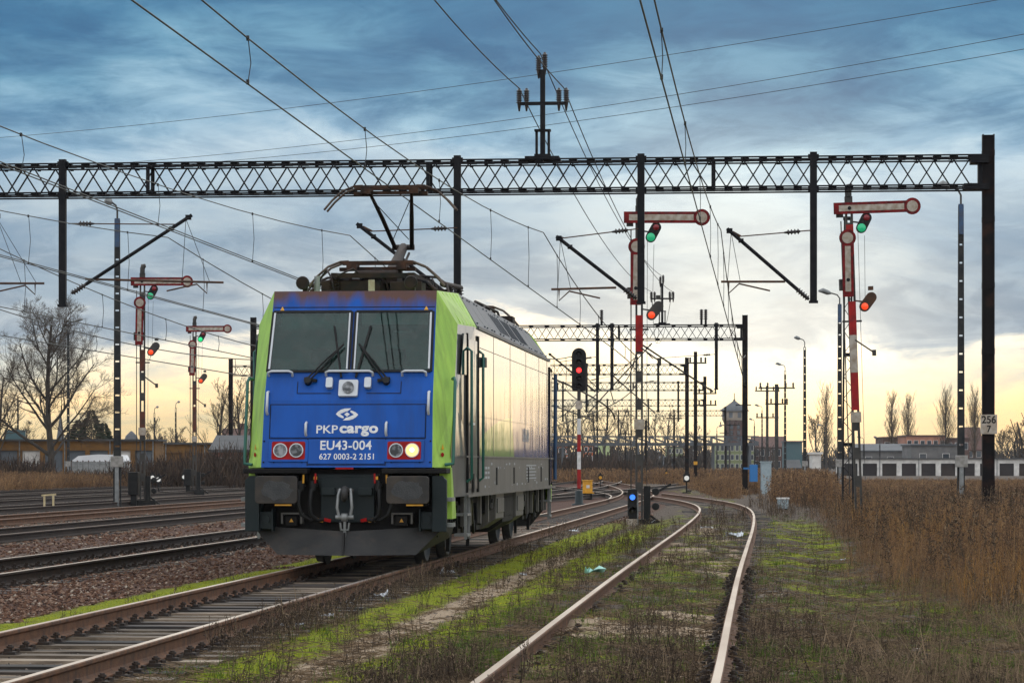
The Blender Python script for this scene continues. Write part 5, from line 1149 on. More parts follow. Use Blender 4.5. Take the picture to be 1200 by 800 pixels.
for k, (x, z, lb) in enumerate(((-0.58, 1.75, 'power line running to the left arm of the gantry top mast'), (0.52, 1.75, 'power line running to the right arm of the gantry top mast'), (-0.06, 2.60, 'power line running to the tip of the gantry top mast'))):
    a = fb1+PERP*x+Vector((0, 0, z)); b = fb2+PERP*x+Vector((0, 0, z)); c = a-DIRT*60+Vector((0, 0, 0.2))
    wire([c, a, b, ontruss(g3p, gantry_s(770, g3p), 10.6)], 0.014, lb, sag=0.9)
for (x0, y0, x1, y1), lb in zip(((-60, 166, 1260, -16), (100, 194, 1260, 29), (120, 199, 1260, 47)), ('highest of three thin lines slanting across the whole sky', 'middle of three thin lines slanting across the sky', 'lowest of three thin lines slanting across the sky')):
    wire([at(x0, y0, 240), at(x1, y1, 150)], 0.019, lb, 'thin lines slanting across the sky', sag=1.0)
# brackets on the drop posts (tube, stay rod, insulators, registration arm)
def bracket(rp, px, tip, foot, rod0, rod1, reg, label):
    s = gantry_s(px, rp); base = ontruss(rp, s, 5.4, -0.45); Yb = base.y
    def W(q, dy=0): return at(q[0], q[1], Yb+dy)-base
    o = empty('cantilever_bracket', base, 0, label, 'bracket', 'brackets holding the overhead lines')
    a = MB(); f, t = W(foot), W(tip); a.tube([f.lerp(t, 0.12), t], 0.045, 8); a.build('strut', M['steel_dark'], o)
    i = MB(); d = (t-f).normalized(); L = (t-f).length; i.lathe(f, d, [(0, 0.03)]+[(0.04+k*0.07+e, r) for k in range(5) for e, r in ((0, 0.04), (0.02, 0.085), (0.05, 0.04))]+[(L*0.13, 0.04)], 10); i.build('insulator', M['insul'], o)
    r0, r1 = W(rod0), W(rod1); st = MB(); st.tube([r0, r1], 0.016, 6); st.tube([r1, r1.lerp(t, 0.6)], 0.03, 6); st.build('stay_rod', M['rust'], o)
    i = MB(); d = (r1-r0).normalized(); i.lathe(r0+d*0.25, d, [(0, 0.02)]+[(0.03+k*0.08+e, r) for k in range(4) for e, r in ((0, 0.035), (0.025, 0.075), (0.05, 0.035))]+[(0.40, 0.02)], 10); i.build('insulator', M['insul'], o)
    MB().lathe(f.lerp(t, 0.83)-Vector((0.06, 0, 0)), (1, 0, 0), [(0, 0.05), (0.12, 0.06)], 8).build('clamp', M['steel_dark'], o); MB().box(t.lerp(f, 0.03), (0.14, 0.10, 0.12)).build('clamp', M['steel_dark'], o)
    if reg:
        g = MB(); a_, b_ = W(reg[0]), W(reg[1]); g.tube([a_, b_], 0.028, 8); e = b_.lerp(a_, 0.12); g.tube([e, e+Vector((0, 0, -0.28)), e+Vector((-0.25 if a_.x < b_.x else 0.25, 0, -0.05)), e+Vector((-1.0 if a_.x < b_.x else 1.0, 0, -0.22))], 0.02, 6); g.build('registration_arm', M['rust'], o)
        h = MB()
        for q in (0.1, 0.3): h.tube([t.lerp(f, 0.05), a_.lerp(b_, 1-q)], 0.007, 4)
        h.build('hanger', M['wire'], o)
bracket(g1p, 78, (225, 252), (84, 344), (80, 262), (208, 263), ((100, 327), (262, 331)), 'long diagonal bracket on the leftmost drop post')
bracket(g1p, 538, (418, 262), (534, 352), (536, 267), (436, 271), None, 'rusty bracket behind the raised pantograph on the middle drop post')
bracket(g1p, 752, (652, 277), (746, 350), (748, 268), (660, 279), ((722, 337), (646, 339)), 'bracket left of the semaphore that overlaps a drop post')
bracket(g1p, 953, (852, 268), (948, 351), (950, 270), (868, 277), ((920, 330), (845, 330)), 'bracket reaching left from the rightmost drop post')
bracket(g1p, -40, (-2, 250), (-38, 352), (-38, 268), (-12, 268), ((-38, 332), (52, 332)), 'bracket cut off by the left edge of the picture')
bracket(g2p, 839.6, (742, 397), (836, 459), (838, 415), (765, 420), None, 'bracket on the rightmost drop post of the second gantry')
bracket(g2p, 700.7, (643, 414), (698, 459), (699, 418), (655, 424), None, 'bracket beside the red signal on the second gantry')
bracket(g3p, 771.6, (715, 437), (768, 484), (770, 446), (728, 450), None, 'bracket on the right drop post of the third gantry')
bracket(g3p, 687.7, (764, 402), (690, 483), (689, 446), (720, 440), None, 'long bracket rising right from the third gantry')

# ------------------------------------------------------------------ semaphores
M['plate_rust'] = mk('rusted_plate', (0.13, 0.035, 0.02), (0.05, 0.028, 0.02), 0.8, 0.0, 4)
def semaphore(kind):
    o = empty('semaphore_signal', (0, 0, 0), 0, 'x', 'semaphore', 'railway semaphores with lowered lower arm')
    H = 8.75
    m = MB()
    for x in (-0.075, 0.075): m.bx(x-0.026, x+0.026, -0.06, 0.06, -0.4, H-0.2)
    for z in np.arange(0.8, H-0.4, 0.75): m.bx(-0.05, 0.05, -0.062, 0.062, z, z+0.3)
    m.build('mast', M['pole_grey'], o)
    bands = {0: [(4.62, 5.60, 'red')], 1: [(2.85, 3.85, 'red'), (3.853, 4.85, 'white_dirty'), (4.853, 5.75, 'red'), (7.0, 7.8, 'red')], 2: [(4.4, 5.4, 'plate_rust'), (3.0, 4.3, 'plate_rust')], 3: [(4.9, 5.7, 'plate_rust'), (2.5, 3.4, 'plate_rust')]}[kind]
    for z0, z1, mt in bands: st = MB(); st.bx(-0.10, 0.10, -0.068, -0.0625, z0, z1); st.build('mast_plating', M[mt], o)
    hd = MB(); hd.cyl((0, 0, H-0.2), (0, 0, H), 0.09, 12); hd.tube([(0, 0, H-0.05), (0.03, -0.02, H+0.06), (0.12, -0.02, H+0.08)], [0.09, 0.10, 0.07], 10); hd.build('mast_cap', M['pole_grey'], o)
    # arm: red bordered board, white field, round end with white centre
    def arm(name, L0, L1, tf, r=0.225, w=0.155):
        b = MB(); P = [(-L0, -w), (L1-0.10, -w)]+[(L1+r*math.cos(R(a)), r*math.sin(R(a))) for a in range(-135, 136, 18)]+[(L1-0.10, w), (-L0, w)]
        ax, ay = tf; O = Vector((0, -0.16, 0)); b.prism(P, O, ax, ay, (0, 1, 0), 0.03)
        bo = b.build(name, M['red_dark'], o)
        f = MB(); f.prism([(-L0+0.14, -w*0.52), (L1-0.22, -w*0.52), (L1-0.22, w*0.52), (-L0+0.14, w*0.52)], O+Vector((0, -0.004, 0)), ax, ay, (0, 1, 0), 0.005); f.prism(disc(L1, 0, r*0.66, 18), O+Vector((0, -0.004, 0)), ax, ay, (0, 1, 0), 0.005); f.build('white_field', M['white_dirty'], bo)
        f = MB(); f.cyl(O+Vector((0, -0.02, 0)), O+Vector((0, 0.12, 0)), 0.05, 10); f.build('pivot', M['black'], bo)
        return bo
    a1 = arm('signal_arm', 0.42, 1.68, (Vector((1, 0, 0)), Vector((0, 0, 1)))); a1.location = (0, 0, 8.23)
    a2 = arm('signal_arm', 0.45, 1.12, (Vector((0.02, 0, 1)).normalized(), Vector((1, 0, -0.02)).normalized()), w=0.145); a2.location = (-0.10, -0.03, 6.32)
    # spectacle: two lens housing tilted to the right
    def spect(x, z, tilt, lenses, body):
        s = MB(); ax = Vector((math.sin(tilt), 0, math.cos(tilt))); ay = Vector((math.cos(tilt), 0, -math.sin(tilt))); r = 0.14
        P = [(0.15+r*math.cos(R(a)), r*math.sin(R(a))) for a in range(-90, 91, 18)]+[(-0.15+r*math.cos(R(a)), r*math.sin(R(a))) for a in range(90, 271, 18)]
        s.prism(P, (x, -0.14, z), ax, ay, (0, 1, 0), 0.10); s.beam((x-0.05, -0.08, z), (0.05, -0.02, z+0.05), 0.05, 0.04); s.lathe(Vector((x, -0.04, z))+ax*0.16, (0, 1, 0), [(0, 0.12), (0.22, 0.10), (0.3, 0.05)], 10); s.bx(x+0.04, x+0.16, -0.06, 0.14, z+0.32, z+0.42)
        so = s.build('spectacle', M[body], o)
        for d, mt, rr in lenses:
            c = Vector((x, -0.145, z))+ax*d; l = MB(); l.lathe(c+Vector((0, 0.004, 0)), (0, -1, 0), [(0, rr), (0.02, rr*0.9), (0.035, 0.01)], 14); l.build('lens', M[mt], so)
    spect(0.38, 7.83, R(28), ((0.15, 'lens_red_dim', 0.085), (-0.15, 'lens_green' if kind != 2 else 'lens_green_lit', 0.115)), 'black')
    spect(0.42, 5.72, R(38), ((-0.15, 'lens_orange', 0.095),), 'rust' if kind == 1 else 'pole_grey')
    k = MB(); k.tube([(-0.22, 0, 0.6), (-0.22, 0, 7.9)], 0.016, 6); k.tube([(0.20, -0.04, 1.0), (0.22, -0.04, 7.6)], 0.007, 5); k.tube([(0.36, 0.0, 5.8), (0.40, 0.0, 7.5)], 0.006, 5)
    k.bx(-0.32, -0.12, -0.08, 0.08, 6.05, 6.35); k.bx(-0.34, -0.16, -0.06, 0.06, 8.0, 8.14); k.build('pull_rod', M['pole_grey'], o)
    k = MB(); k.beam((0.05, -0.05, 4.72), (0.52, -0.1, 4.38), 0.04, 0.04); k.box((0.54, -0.1, 4.36), (0.10, 0.08, 0.16)); k.build('foot_bracket', M['pole_grey'], o); MB().bx(-0.26, 0.26, 0.05, 0.09, 5.2, 5.25).build('guide_bar', M['pole_grey'], o)
    p = MB(); p.bx(-0.14, 0.14, -0.085, -0.07, 2.52, 2.80); p.build('signal_plate', M['white_dirty'], o)
    # winding gear at the foot
    b = MB(); b.bx(-0.50, -0.14, -0.30, 0.25, 0.30, 1.15); b.bx(-0.42, -0.2, -0.2, 0.15, -0.3, 0.30); b.build('gear_box', M['black'], o, bevel=0.02)
    b = MB()
    for z in (0.45, 0.85): b.lathe((0.44, -0.14, z), (0, 1, 0), [(0, 0.09), (0.03, 0.105), (0.05, 0.08), (0.08, 0.105), (0.10, 0.09)], 18)
    b.bx(0.12, 0.30, -0.10, 0.10, 0.1, 1.0); b.beam((0.42, 0, 0.8), (0.86, 0, 1.05), 0.06, 0.06); b.beam((0.3, 0, 0.2), (0.7, 0, -0.1), 0.06, 0.06); b.bx(-0.2, 0.5, -0.12, 0.12, -0.30, 0.1); b.build('wire_pulley', M['black'], o)
    return o
SEM = semaphore(0)
SEM.location = (at(749, 600, 76.8).x, 76.8, -0.2); SEM['label'] = 'semaphore half hidden behind a drop post with the blue shunting light at its foot'
def sem_lenses(root, top='lens_green', body=None):
    T = tree_of(root)
    for c in T.get(root.name, []):
        if c.name.startswith('spectacle'):
            pass
s2 = semaphore(1); s2.location = (at(1006.5, 600, 76.0).x, 76.0, -0.02); s2.rotation_euler = (0, R(-1.9), 0); s2['label'] = 'leaning semaphore with rusty lower lamp beside the lattice mast at right'
s3 = semaphore(3); s3.location = (at(167, 600, 106).x, 106.0, -0.06); s3['label'] = 'larger of the two left semaphores with its winding gear by the grey pole'
s4 = semaphore(2); s4.location = (at(228, 600, 144).x, 144.0, -0.02); s4['label'] = 'smaller farther left semaphore with a brightly lit green lens'
def drop_parts(root, names):
    for c in tree_of(root).get(root.name, []):
        if c.name.split('.')[0] in names: bpy.data.objects.remove(c)
drop_parts(SEM, ('gear_box',)); drop_parts(s2, ('gear_box', 'wire_pulley'))
# ------------------------------------------------------------------ colour light signal, shunting light and small trackside boxes
def colour_signal():
    p = onground(678.5, 590.5); o = empty('colour_light_signal', p, -TH, 'tall colour light signal showing red on a red and white banded pole', 'signal')
    b = MB(); b.lathe((0, 0, -0.1), (0, 0, 1), [(0, 0.30), (0.12, 0.28), (0.14, 0.16), (0.62, 0.14), (0.64, 0.09)], 14); b.build('foot', M['loco_dkgreen'], o)
    z = 0.62; k = 0
    for i, h in enumerate((0.75, 0.68, 0.68, 0.62)):
        m = MB(); m.cyl((0, 0, z), (0, 0, z+h), 0.075, 14); m.build('pole_band', M['red' if i % 2 == 0 else 'white'], o); z += h
    m = MB(); m.cyl((0, 0, z), (0, 0, 4.50), 0.07, 14); m.build('pole_top', M['pole_grey'], o)
    m = MB(); m.bx(-0.13, 0.13, -0.10, -0.075, 3.72, 4.05); m.build('signal_plate', M['white_dirty'], o)
    h = MB(); P = [(0.28*math.cos(R(a)), 1.42+0.28*math.sin(R(a))) for a in range(0, 181, 15)]+[(-0.28, 0.12), (-0.22, 0.0), (0.22, 0.0), (0.28, 0.12)]
    h.prism(P, (0, -0.05, 4.42), (1, 0, 0), (0, 0, 1), (0, 1, 0), 0.12); h.bx(-0.2, 0.2, 0.07, 0.30, 4.55, 5.9); ho = h.build('signal_head', M['black'], o)
    for i in range(5):
        zz = 4.42+0.20+i*0.315; l = MB(); l.lathe((0, -0.052, zz), (0, -1, 0), [(0, 0.10), (0.02, 0.085), (0.03, 0.01)], 14); l.build('lens', M['lens_red' if i == 2 else 'lens_dark'], ho)
        v = MB(); V = []
        for a in range(0, 181, 20): V += [(0.125*math.cos(R(a)), -0.05, zz+0.125*math.sin(R(a))), (0.125*math.cos(R(a)), -0.30+0.04*math.sin(R(a)), zz+0.125*math.sin(R(a))+0.0)]
        v.add(V, [(2*j, 2*j+2, 2*j+3, 2*j+1) for j in range(9)], True); vo = v.build('visor', M['black'], ho); md = vo.modifiers.new('thick', 'SOLIDIFY'); md.thickness = 0.012
colour_signal()
def box_thing(name, p, parts, label, cat, rz=0.0, group=None):
    o = empty(name, p, rz, label, cat, group)
    for nm, mat, fn, bev in parts: m = MB(); fn(m); m.build(nm, M[mat], o, bevel=bev)
    return o
box_thing('trackside_box', onground(688.5, 584), [('case', 'yellow', lambda m: m.bx(-0.22, 0.22, -0.15, 0.15, 0.28, 0.80), 0.015), ('lid', 'yellow', lambda m: (m.bx(-0.25, 0.25, -0.18, 0.18, 0.80, 0.85), m.bx(-0.30, 0.30, -0.2, 0.2, 0.24, 0.28)), 0.01), ('stand', 'black', lambda m: m.bx(-0.2, 0.2, -0.13, 0.13, -0.1, 0.24), 0), ('notice', 'white', lambda m: m.bx(-0.06, 0.09, -0.156, -0.152, 0.48, 0.62), 0)], 'yellow trackside box beside the red and white signal pole', 'box')
def shunt():
    Y = 75.7; o = empty('shunting_light', onground(741, 613.2), 0, 'low black shunting light showing blue in front of the semaphore mast', 'shunting signal')
    h = MB(); h.bx(-0.125, 0.125, -0.10, 0.12, 0.13, 0.92); ho = h.build('signal_case', M['black'], o, bevel=0.03)
    for z, m, r in ((0.70, 'lens_blue', 0.075), (0.34, 'lens_dark', 0.09)):
        l = MB(); l.lathe((0, -0.102, z), (0, -1, 0), [(0, r), (0.02, r*0.85), (0.03, 0.01)], 16); l.build('lens', M[m], ho)
        v = MB(); V = []
        for a in range(-10, 191, 20): V += [((r+0.03)*math.cos(R(a)), -0.10, z+(r+0.03)*math.sin(R(a))), ((r+0.03)*math.cos(R(a)), -0.30, z+(r+0.03)*math.sin(R(a)))]
        v.add(V, [(2*j, 2*j+2, 2*j+3, 2*j+1) for j in range(10)], True); vo = v.build('visor', M['black'], ho); md = vo.modifiers.new('thick', 'SOLIDIFY'); md.thickness = 0.01
    b = MB(); b.bx(-0.15, 0.12, -0.12, 0.12, -0.15, 0.12); b.build('foot_plate', M['white_dirty'], o)
    b = MB(); b.bx(0.128, 0.16, -0.02, 0.06, -0.1, 0.85); b.build('side_pole', M['galv'], o)
shunt()
# cabinets at right
box_thing('relay_cabinet', (at(897.5, 570, 150).x, 150, -0.2), [('case', 'cab_grey', lambda m: m.bx(-0.27, 0.27, -0.2, 0.2, 0.02, 1.66), 0.012), ('cap', 'cab_grey', lambda m: m.bx(-0.31, 0.31, -0.24, 0.24, 1.662, 1.72), 0.01), ('plinth', 'concrete', lambda m: m.bx(-0.3, 0.3, -0.22, 0.22, -0.3, 0.018), 0)], 'tall pale grey cabinet standing in brown weeds', 'cabinet')
box_thing('cable_box', onground(917.5, 597), [('case', 'cab_grey', lambda m: m.bx(-0.18, 0.18, -0.14, 0.14, 0.04, 0.36), 0.01), ('cap', 'white', lambda m: m.bx(-0.21, 0.21, -0.18, 0.18, 0.362, 0.42), 0.01), ('foot', 'black', lambda m: (m.bx(-0.14, -0.04, -0.1, 0.1, -0.1, 0.038), m.bx(0.06, 0.14, -0.1, 0.1, -0.1, 0.038)), 0)], 'small white lidded box on the moss by the tall weeds', 'box')
sB = gantry_s(873, g2p); b = ontruss(g2p, sB, 1.0, -0.2)
box_thing('switch_box', b+Vector((0.42, 0, 0)), [('case', 'blue_box', lambda m: m.bx(-0.18, 0.24, -0.12, 0.12, -0.55, 0.35), 0.01), ('arm', 'blue_box', lambda m: m.bx(-0.50, -0.18, -0.03, 0.03, 0.1, 0.2), 0)], 'blue switch box fixed beside the second gantry post', 'switch box')
box_thing('switch_box', (at(263, 546, 216).x, 216, 1.3), [('case', 'blue_box', lambda m: m.bx(-0.14, 0.14, -0.1, 0.1, -0.25, 0.25), 0.01), ('arm', 'blue_box', lambda m: m.bx(0.14, 0.34, -0.03, 0.03, 0.05, 0.15), 0)], 'blue switch box on the rusty gantry post left of the locomotive', 'switch box')
# switch lanterns
def lantern(px, py_base, label, s=1.0, face='lens_white', body='black', Y=None):
    p = onground(px, py_base) if Y is None else Vector((at(px, 0, Y).x, Y, -0.25)); o = empty('points_lantern', p, 0, label, 'points lantern', 'points lanterns between the tracks'); o.scale = (s,)*3
    m = MB(); m.bx(-0.14, 0.14, -0.10, 0.10, 0.50, 0.86); m.bx(-0.09, 0.09, -0.07, 0.07, 0.862, 0.92); m.cyl((0, 0, 0.92), (0, 0, 0.99), 0.05, 8); m.build('lantern_case', M[body], o, bevel=0.01)
    m = MB(); m.cyl((0, 0, 0.05), (0, 0, 0.5), 0.03, 8); m.bx(-0.18, 0.18, -0.12, 0.12, -0.06, 0.06); m.bx(0.03, 0.22, -0.03, 0.03, 0.08, 0.14); m.build('stand', M['black'], o)
    m = MB(); m.prism(disc(0, 0.68, 0.11, 16), (0, -0.106, 0), (1, 0, 0), (0, 0, 1), (0, -1, 0), 0.008); m.build('disc_face', M[face], o)
    return o
lantern(804.5, 576, 'points lantern with a white disc left of the weeds', 1.25, Y=158)
lantern(703.5, 571.5, 'points lantern with an amber disc beyond the yellow box', 1.0, 'yellow')
lantern(718.5, 558.5, 'small far points lantern with a pale disc', 1.3)
lantern(781, 564, 'small amber points lantern near the distant posts', 1.1, 'yellow')
lantern(686, 562, 'amber points lantern behind the red and white pole', 1.0, 'yellow')
lantern(654, 563, 'points lantern just right of the locomotive tail', 1.0, 'yellow')
lantern(186, 578, 'white faced points lantern right of the left semaphore gear', 1.1)
lantern(179, 573.5, 'second pale points lantern behind the left semaphore gear', 1.1)
lantern(216, 572.5, 'pale points lantern left of the farther semaphore gear', 1.1)
lantern(263.5, 571.5, 'pale points lantern below the blue box at left', 1.2)
# cream wooden frame
def frame():
    o = empty('wooden_frame', onground(58, 598), 0.05, 'cream wooden frame standing in moss between the left tracks', 'frame')
    k = 1/30.0*1.0
    for x in (-0.17, 0.13): m = MB(); m.bx(x-0.032, x+0.032, -0.03, 0.03, -0.1, 0.50 if x < 0 else 0.52); m.build('leg', M['cream'], o)
    m = MB(); m.beam((-0.26, 0, 0.515), (0.22, 0, 0.55), 0.08, 0.055, up=(0, 0, 1)); m.build('top_rail', M['cream'], o); m = MB(); m.bx(-0.137, 0.097, -0.02, 0.02, 0.02, 0.07); m.build('bottom_rail', M['cream'], o)
M['cream'] = mk('cream_paint', (0.60, 0.50, 0.29), (0.46, 0.37, 0.2), 0.6, 0.0, 9)
frame()
# ------------------------------------------------------------------ lamp posts
M['pole_dark'] = mk('dark_pole_steel', (0.014, 0.017, 0.020), (0.034, 0.034, 0.033), 0.65, 0.0, 3, 0.1, spec=0.25)
def lamp_post(px, Y, ytop, lamp_dx, label, style='lattice', box=True, blue=True, base_z=None, head_tilt=0.12, w=0.13, down=False, group='lamp posts around the yard'):
    w *= 0.72; X = at(px, 0, Y).x; z0 = float(gh(X, Y)) if base_z is None else base_z; o = empty('lamp_post', (X, Y, z0), 0, label, 'lamp post', group)
    H = at(px, ytop, Y).z-z0; d = lamp_dx/F*Y
    m = MB()
    for s in (-1, 1):
        m.beam((s*w, 0, -0.2), (s*w*0.62, 0, H-0.55), 0.045, 0.10, up=(0, 1, 0))
    n = int((H-1.5)/0.62)
    for i in range(n):
        z = 1.0+i*0.62; ww = w-(w*0.45)*z/H; m.bx(-ww, ww, -0.035, 0.035, z, z+0.56)
    m.build('mast', M['pole_dark'], o)
    if blue: t = MB(); t.bx(-w*0.75, w*0.75, -0.06, 0.06, H*0.86, H-0.5); t.build('painted_top', M['pole_blue'], o)
    a = MB(); a.tube([(0, 0, H-0.6), (0, 0, H-0.2), (d*0.15, 0, H-0.02), (d*0.45, 0, H+0.06), (d*0.6, 0, H+0.08)], 0.035, 8); a.build('bracket_arm', M['pole_grey'], o)
    L = MB(); L.tube([(d*0.5, 0, H+0.06), (d*0.7, 0, H+0.10), (d*1.0, 0, H+0.10+abs(d)*head_tilt), (d*1.25, 0, H+0.08+abs(d)*head_tilt)], [0.05, 0.13, 0.14, 0.05], 10); L.build('lamp_head', M['galv'], o)
    if box:
        b = MB(); b.bx(-w-0.10, w+0.10, -0.20, -0.055, 1.45, 1.85); b.build('fuse_box', M['concrete'], o, bevel=0.01); b = MB(); b.bx(-0.07, 0.07, -0.16, -0.06, 0.0, 1.45); b.build('cable_duct', M['galv'], o)
    return o
lamp_post(137.5, 104, 240, -12, 'tall lattice lamp post with dark flood lamp crossing in front of the left trees', down=True, w=0.17)
lamp_post(80, 215, 377, 14, 'lamp post standing before the big bare tree', blue=False)
lamp_post(1126, 97, 222, -22, 'blue topped lamp post left of the numbered gantry post', w=0.15)
lamp_post(984, 150, 345, -20, 'lamp post whose lamp hangs left of the lattice mast', w=0.17)
lamp_post(943, 215, 398, -10, 'slim lamp post left of the columnar trees', w=0.16, blue=False)
lamp_post(920, 290, 428, -9, 'lamp post right of the pole with cross arms', w=0.16, blue=False, box=False)
for px, Y, yt, dx, lb in ((966, 420, 499, -7, 'small far lamp post among the roofs before the tall poplar'), (1012, 430, 513, -6, 'tiny lamp post above the garages right of the leaning semaphore'), (1031, 440, 513, -6, 'tiny lamp post above the garages before the poplars'), (893, 380, 476, -7, 'far lamp post just left of the pole with cross arms'),
                           (181, 330, 478, 4, 'left one of two slender poles behind the left semaphores'), (206, 330, 472, 4, 'right one of two slender poles behind the left semaphores'), (21, 300, 462, 6, 'far lamp post in the trees at the left edge')):
    lamp_post(px, Y, yt, dx, lb, box=False, blue=False, w=0.14, group='small far lamp posts')
ORD = ('first', 'second', 'third', 'fourth', 'fifth', 'sixth', 'seventh', 'eighth', 'ninth', 'tenth', 'eleventh')
for i, (px, yt) in enumerate(sorted(((672, 526), (703, 524), (735, 524), (747, 523), (757, 525), (806, 519), (818, 529), (668, 533), (776, 530), (840, 500), (884, 492)))):
    lamp_post(px, 380+12*(i % 4), yt, 5 if i % 2 else -5, ORD[i]+' pale far lamp post from the locomotive tail by the footbridge', box=False, blue=False, w=0.12, group='pale lamp posts below the footbridge')
# lattice mast beside the leaning semaphore
def lattice_mast():
    Y = 92.0; X = at(993.5, 0, Y).x; z0 = float(gh(X, Y)); H = at(0, 256, Y).z-z0; o = empty('lattice_mast', (X, Y, z0), 0, 'slender dark lattice mast beside the leaning semaphore', 'mast')
    for s in (-1, 1): m = MB(); m.beam((s*0.17, 0, -0.2), (s*0.10, 0, H), 0.055, 0.08, up=(0, 1, 0)); m.build('leg', M['steel_dark'], o)
    m = MB(); n = 26
    for i in range(n):
        a = H*i/n; b = H*(i+1)/n; wa = 0.17-0.07*a/H; wb = 0.17-0.07*b/H; s = 1 if i % 2 else -1; m.beam((s*wa, 0, a), (-s*wb, 0, b), 0.022, 0.02)
    for z in (2.1, 5.0, H-0.06): m.bx(-0.15, 0.15, -0.03, 0.03, z, z+0.12)
    m.build('lacing', M['steel_dark'], o)
lattice_mast()
# pole with cross arms, rusty banded posts, other poles in the middle distance
def cross_pole(px, Y, ytop, arms, label, w=0.22, mat='pole_grey', group='poles down the line', insul=True, bands=()):
    X = at(px, 0, Y).x; z0 = float(gh(X, Y)); H = at(0, ytop, Y).z-z0; o = empty('line_pole', (X, Y, z0), 0, label, 'pole', group)
    m = MB(); m.bx(-w/2, w/2, -w/2, w/2, -0.2, H); m.build('post', M[mat], o)
    for dz, L in arms:
        m = MB(); m.bx(-L, L, -w/2-0.08, -w/2-0.005, H-dz, H-dz+0.12); m.build('cross_arm', M['steel_dark'], o)
        if insul:
            for x in (-L*0.9, -L*0.5, L*0.5, L*0.9): MB().lathe((x, -w/2-0.04, H-dz+0.12), (0, 0, 1), [(0, 0.04), (0.1, 0.10), (0.2, 0.06), (0.3, 0.10), (0.42, 0.04)], 8).build('insulator', M['insul'], o)
    for z, mt in bands: m = MB(); m.bx(-w/2-0.01, w/2+0.01, -w/2-0.01, w/2+0.01, z, z+0.28); m.build('painted_band', M[mt], o)
    return o
cross_pole(815, 236, 412, ((1.0, 0.9),), 'dark post with a yellow band right of the third gantry end', 0.28, 'steel_rusty', bands=((1.6, 'yellow'),))
cross_pole(910, 250, 450, ((0.4, 1.6), (1.8, 1.0)), 'grey wooden pole with two cross arms among the lamp posts', 0.3)
cross_pole(899, 300, 452, ((0.6, 1.3), (3.4, 1.2)), 'grey pole with cross arms left of the tall cabinet', 0.26)
cross_pole(826, 270, 458, ((0.3, 1.1), (1.4, 1.1)), 'pole with four pale floodlights left of the water tower', 0.26, 'steel_rusty')
cross_pole(855, 420, 492, ((0.8, 1.5),), 'far pole with a cross arm in front of the water tower', 0.25)
for px, Y, yt, L, lb in ((871, 330, 470, 0.9, 'thin dark pole right of the water tower'), (757, 300, 492, 0.0, 'stout dark pole under the third gantry'), (700, 420, 500, 1.2, 'thin far pole left of the semaphore mast'), (790, 360, 486, 1.0, 'thin far pole left of the banded posts'), (733, 460, 505, 1.0, 'faint far pole under the far gantries'), (851, 470, 504, 1.1, 'faint far pole at the water tower foot')):
    cross_pole(px, Y, yt, ((0.5, L),) if L else (), lb, 0.24, 'steel_rusty', insul=False)
# ------------------------------------------------------------------ buildings and structures in the distance
M['brick_dark'] = mk('dark_brick', (0.12, 0.055, 0.042), (0.07, 0.04, 0.034), 0.9, 0.0, 2.0, 0.3)
M['brick_red'] = mk('red_brick', (0.26, 0.10, 0.07), (0.17, 0.075, 0.055), 0.9, 0.0, 2.0, 0.3)
M['slate'] = mk('slate_roof', (0.050, 0.058, 0.066), (0.085, 0.09, 0.10), 0.7, 0.0, 1.5, 0.2)
M['ochre'] = mk('ochre_plaster', (0.22, 0.105, 0.022), (0.13, 0.066, 0.02), 0.9, 0.0, 1.0, 0.1)
M['plaster'] = mk('pale_plaster', (0.72, 0.70, 0.66), (0.52, 0.50, 0.47), 0.9, 0.0, 1.2, 0.1)
M['salmon'] = mk('salmon_plaster', (0.48, 0.22, 0.14), (0.36, 0.16, 0.11), 0.9, 0.0, 0.6)
M['grey_render'] = mk('grey_render', (0.17, 0.165, 0.16), (0.11, 0.11, 0.11), 0.9, 0.0, 0.8)
M['door_dark'] = mk('dark_garage_door', (0.013, 0.010, 0.012), (0.026, 0.018, 0.018), 0.8, 0.0, 0.15)
M['door_brown'] = mk('brown_garage_door', (0.034, 0.020, 0.016), (0.02, 0.014, 0.012), 0.8, 0.0, 0.2)
M['door_grey'] = mk('grey_garage_door', (0.12, 0.14, 0.16), (0.08, 0.095, 0.11), 0.7, 0.0, 0.5)
M['window'] = mk('window_pane', (0.03, 0.04, 0.05), rough=0.08)
M['tarp'] = mk('white_sheet_roof', (0.72, 0.73, 0.74), (0.6, 0.61, 0.63), 0.5, 0.0, 0.8)
M['lime'] = mk('lime_plaster', (0.22, 0.26, 0.11), (0.17, 0.20, 0.10), 0.9, 0.0, 0.5)
M['bridge_steel'] = mk('grey_bridge_steel', (0.10, 0.115, 0.13), (0.06, 0.066, 0.074), 0.6, 0.0, 0.7)
M['teal_sheet'] = mk('teal_sheet', (0.055, 0.115, 0.13), rough=0.7)
M['orange_sign'] = mk('orange_wall', (0.55, 0.15, 0.05), (0.42, 0.12, 0.05), 0.8, 0.0, 0.4)
M['asphalt_roof'] = mk('roofing_felt', (0.05, 0.052, 0.056), (0.08, 0.08, 0.082), 0.85, 0.0, 0.6)
GZ = -0.4
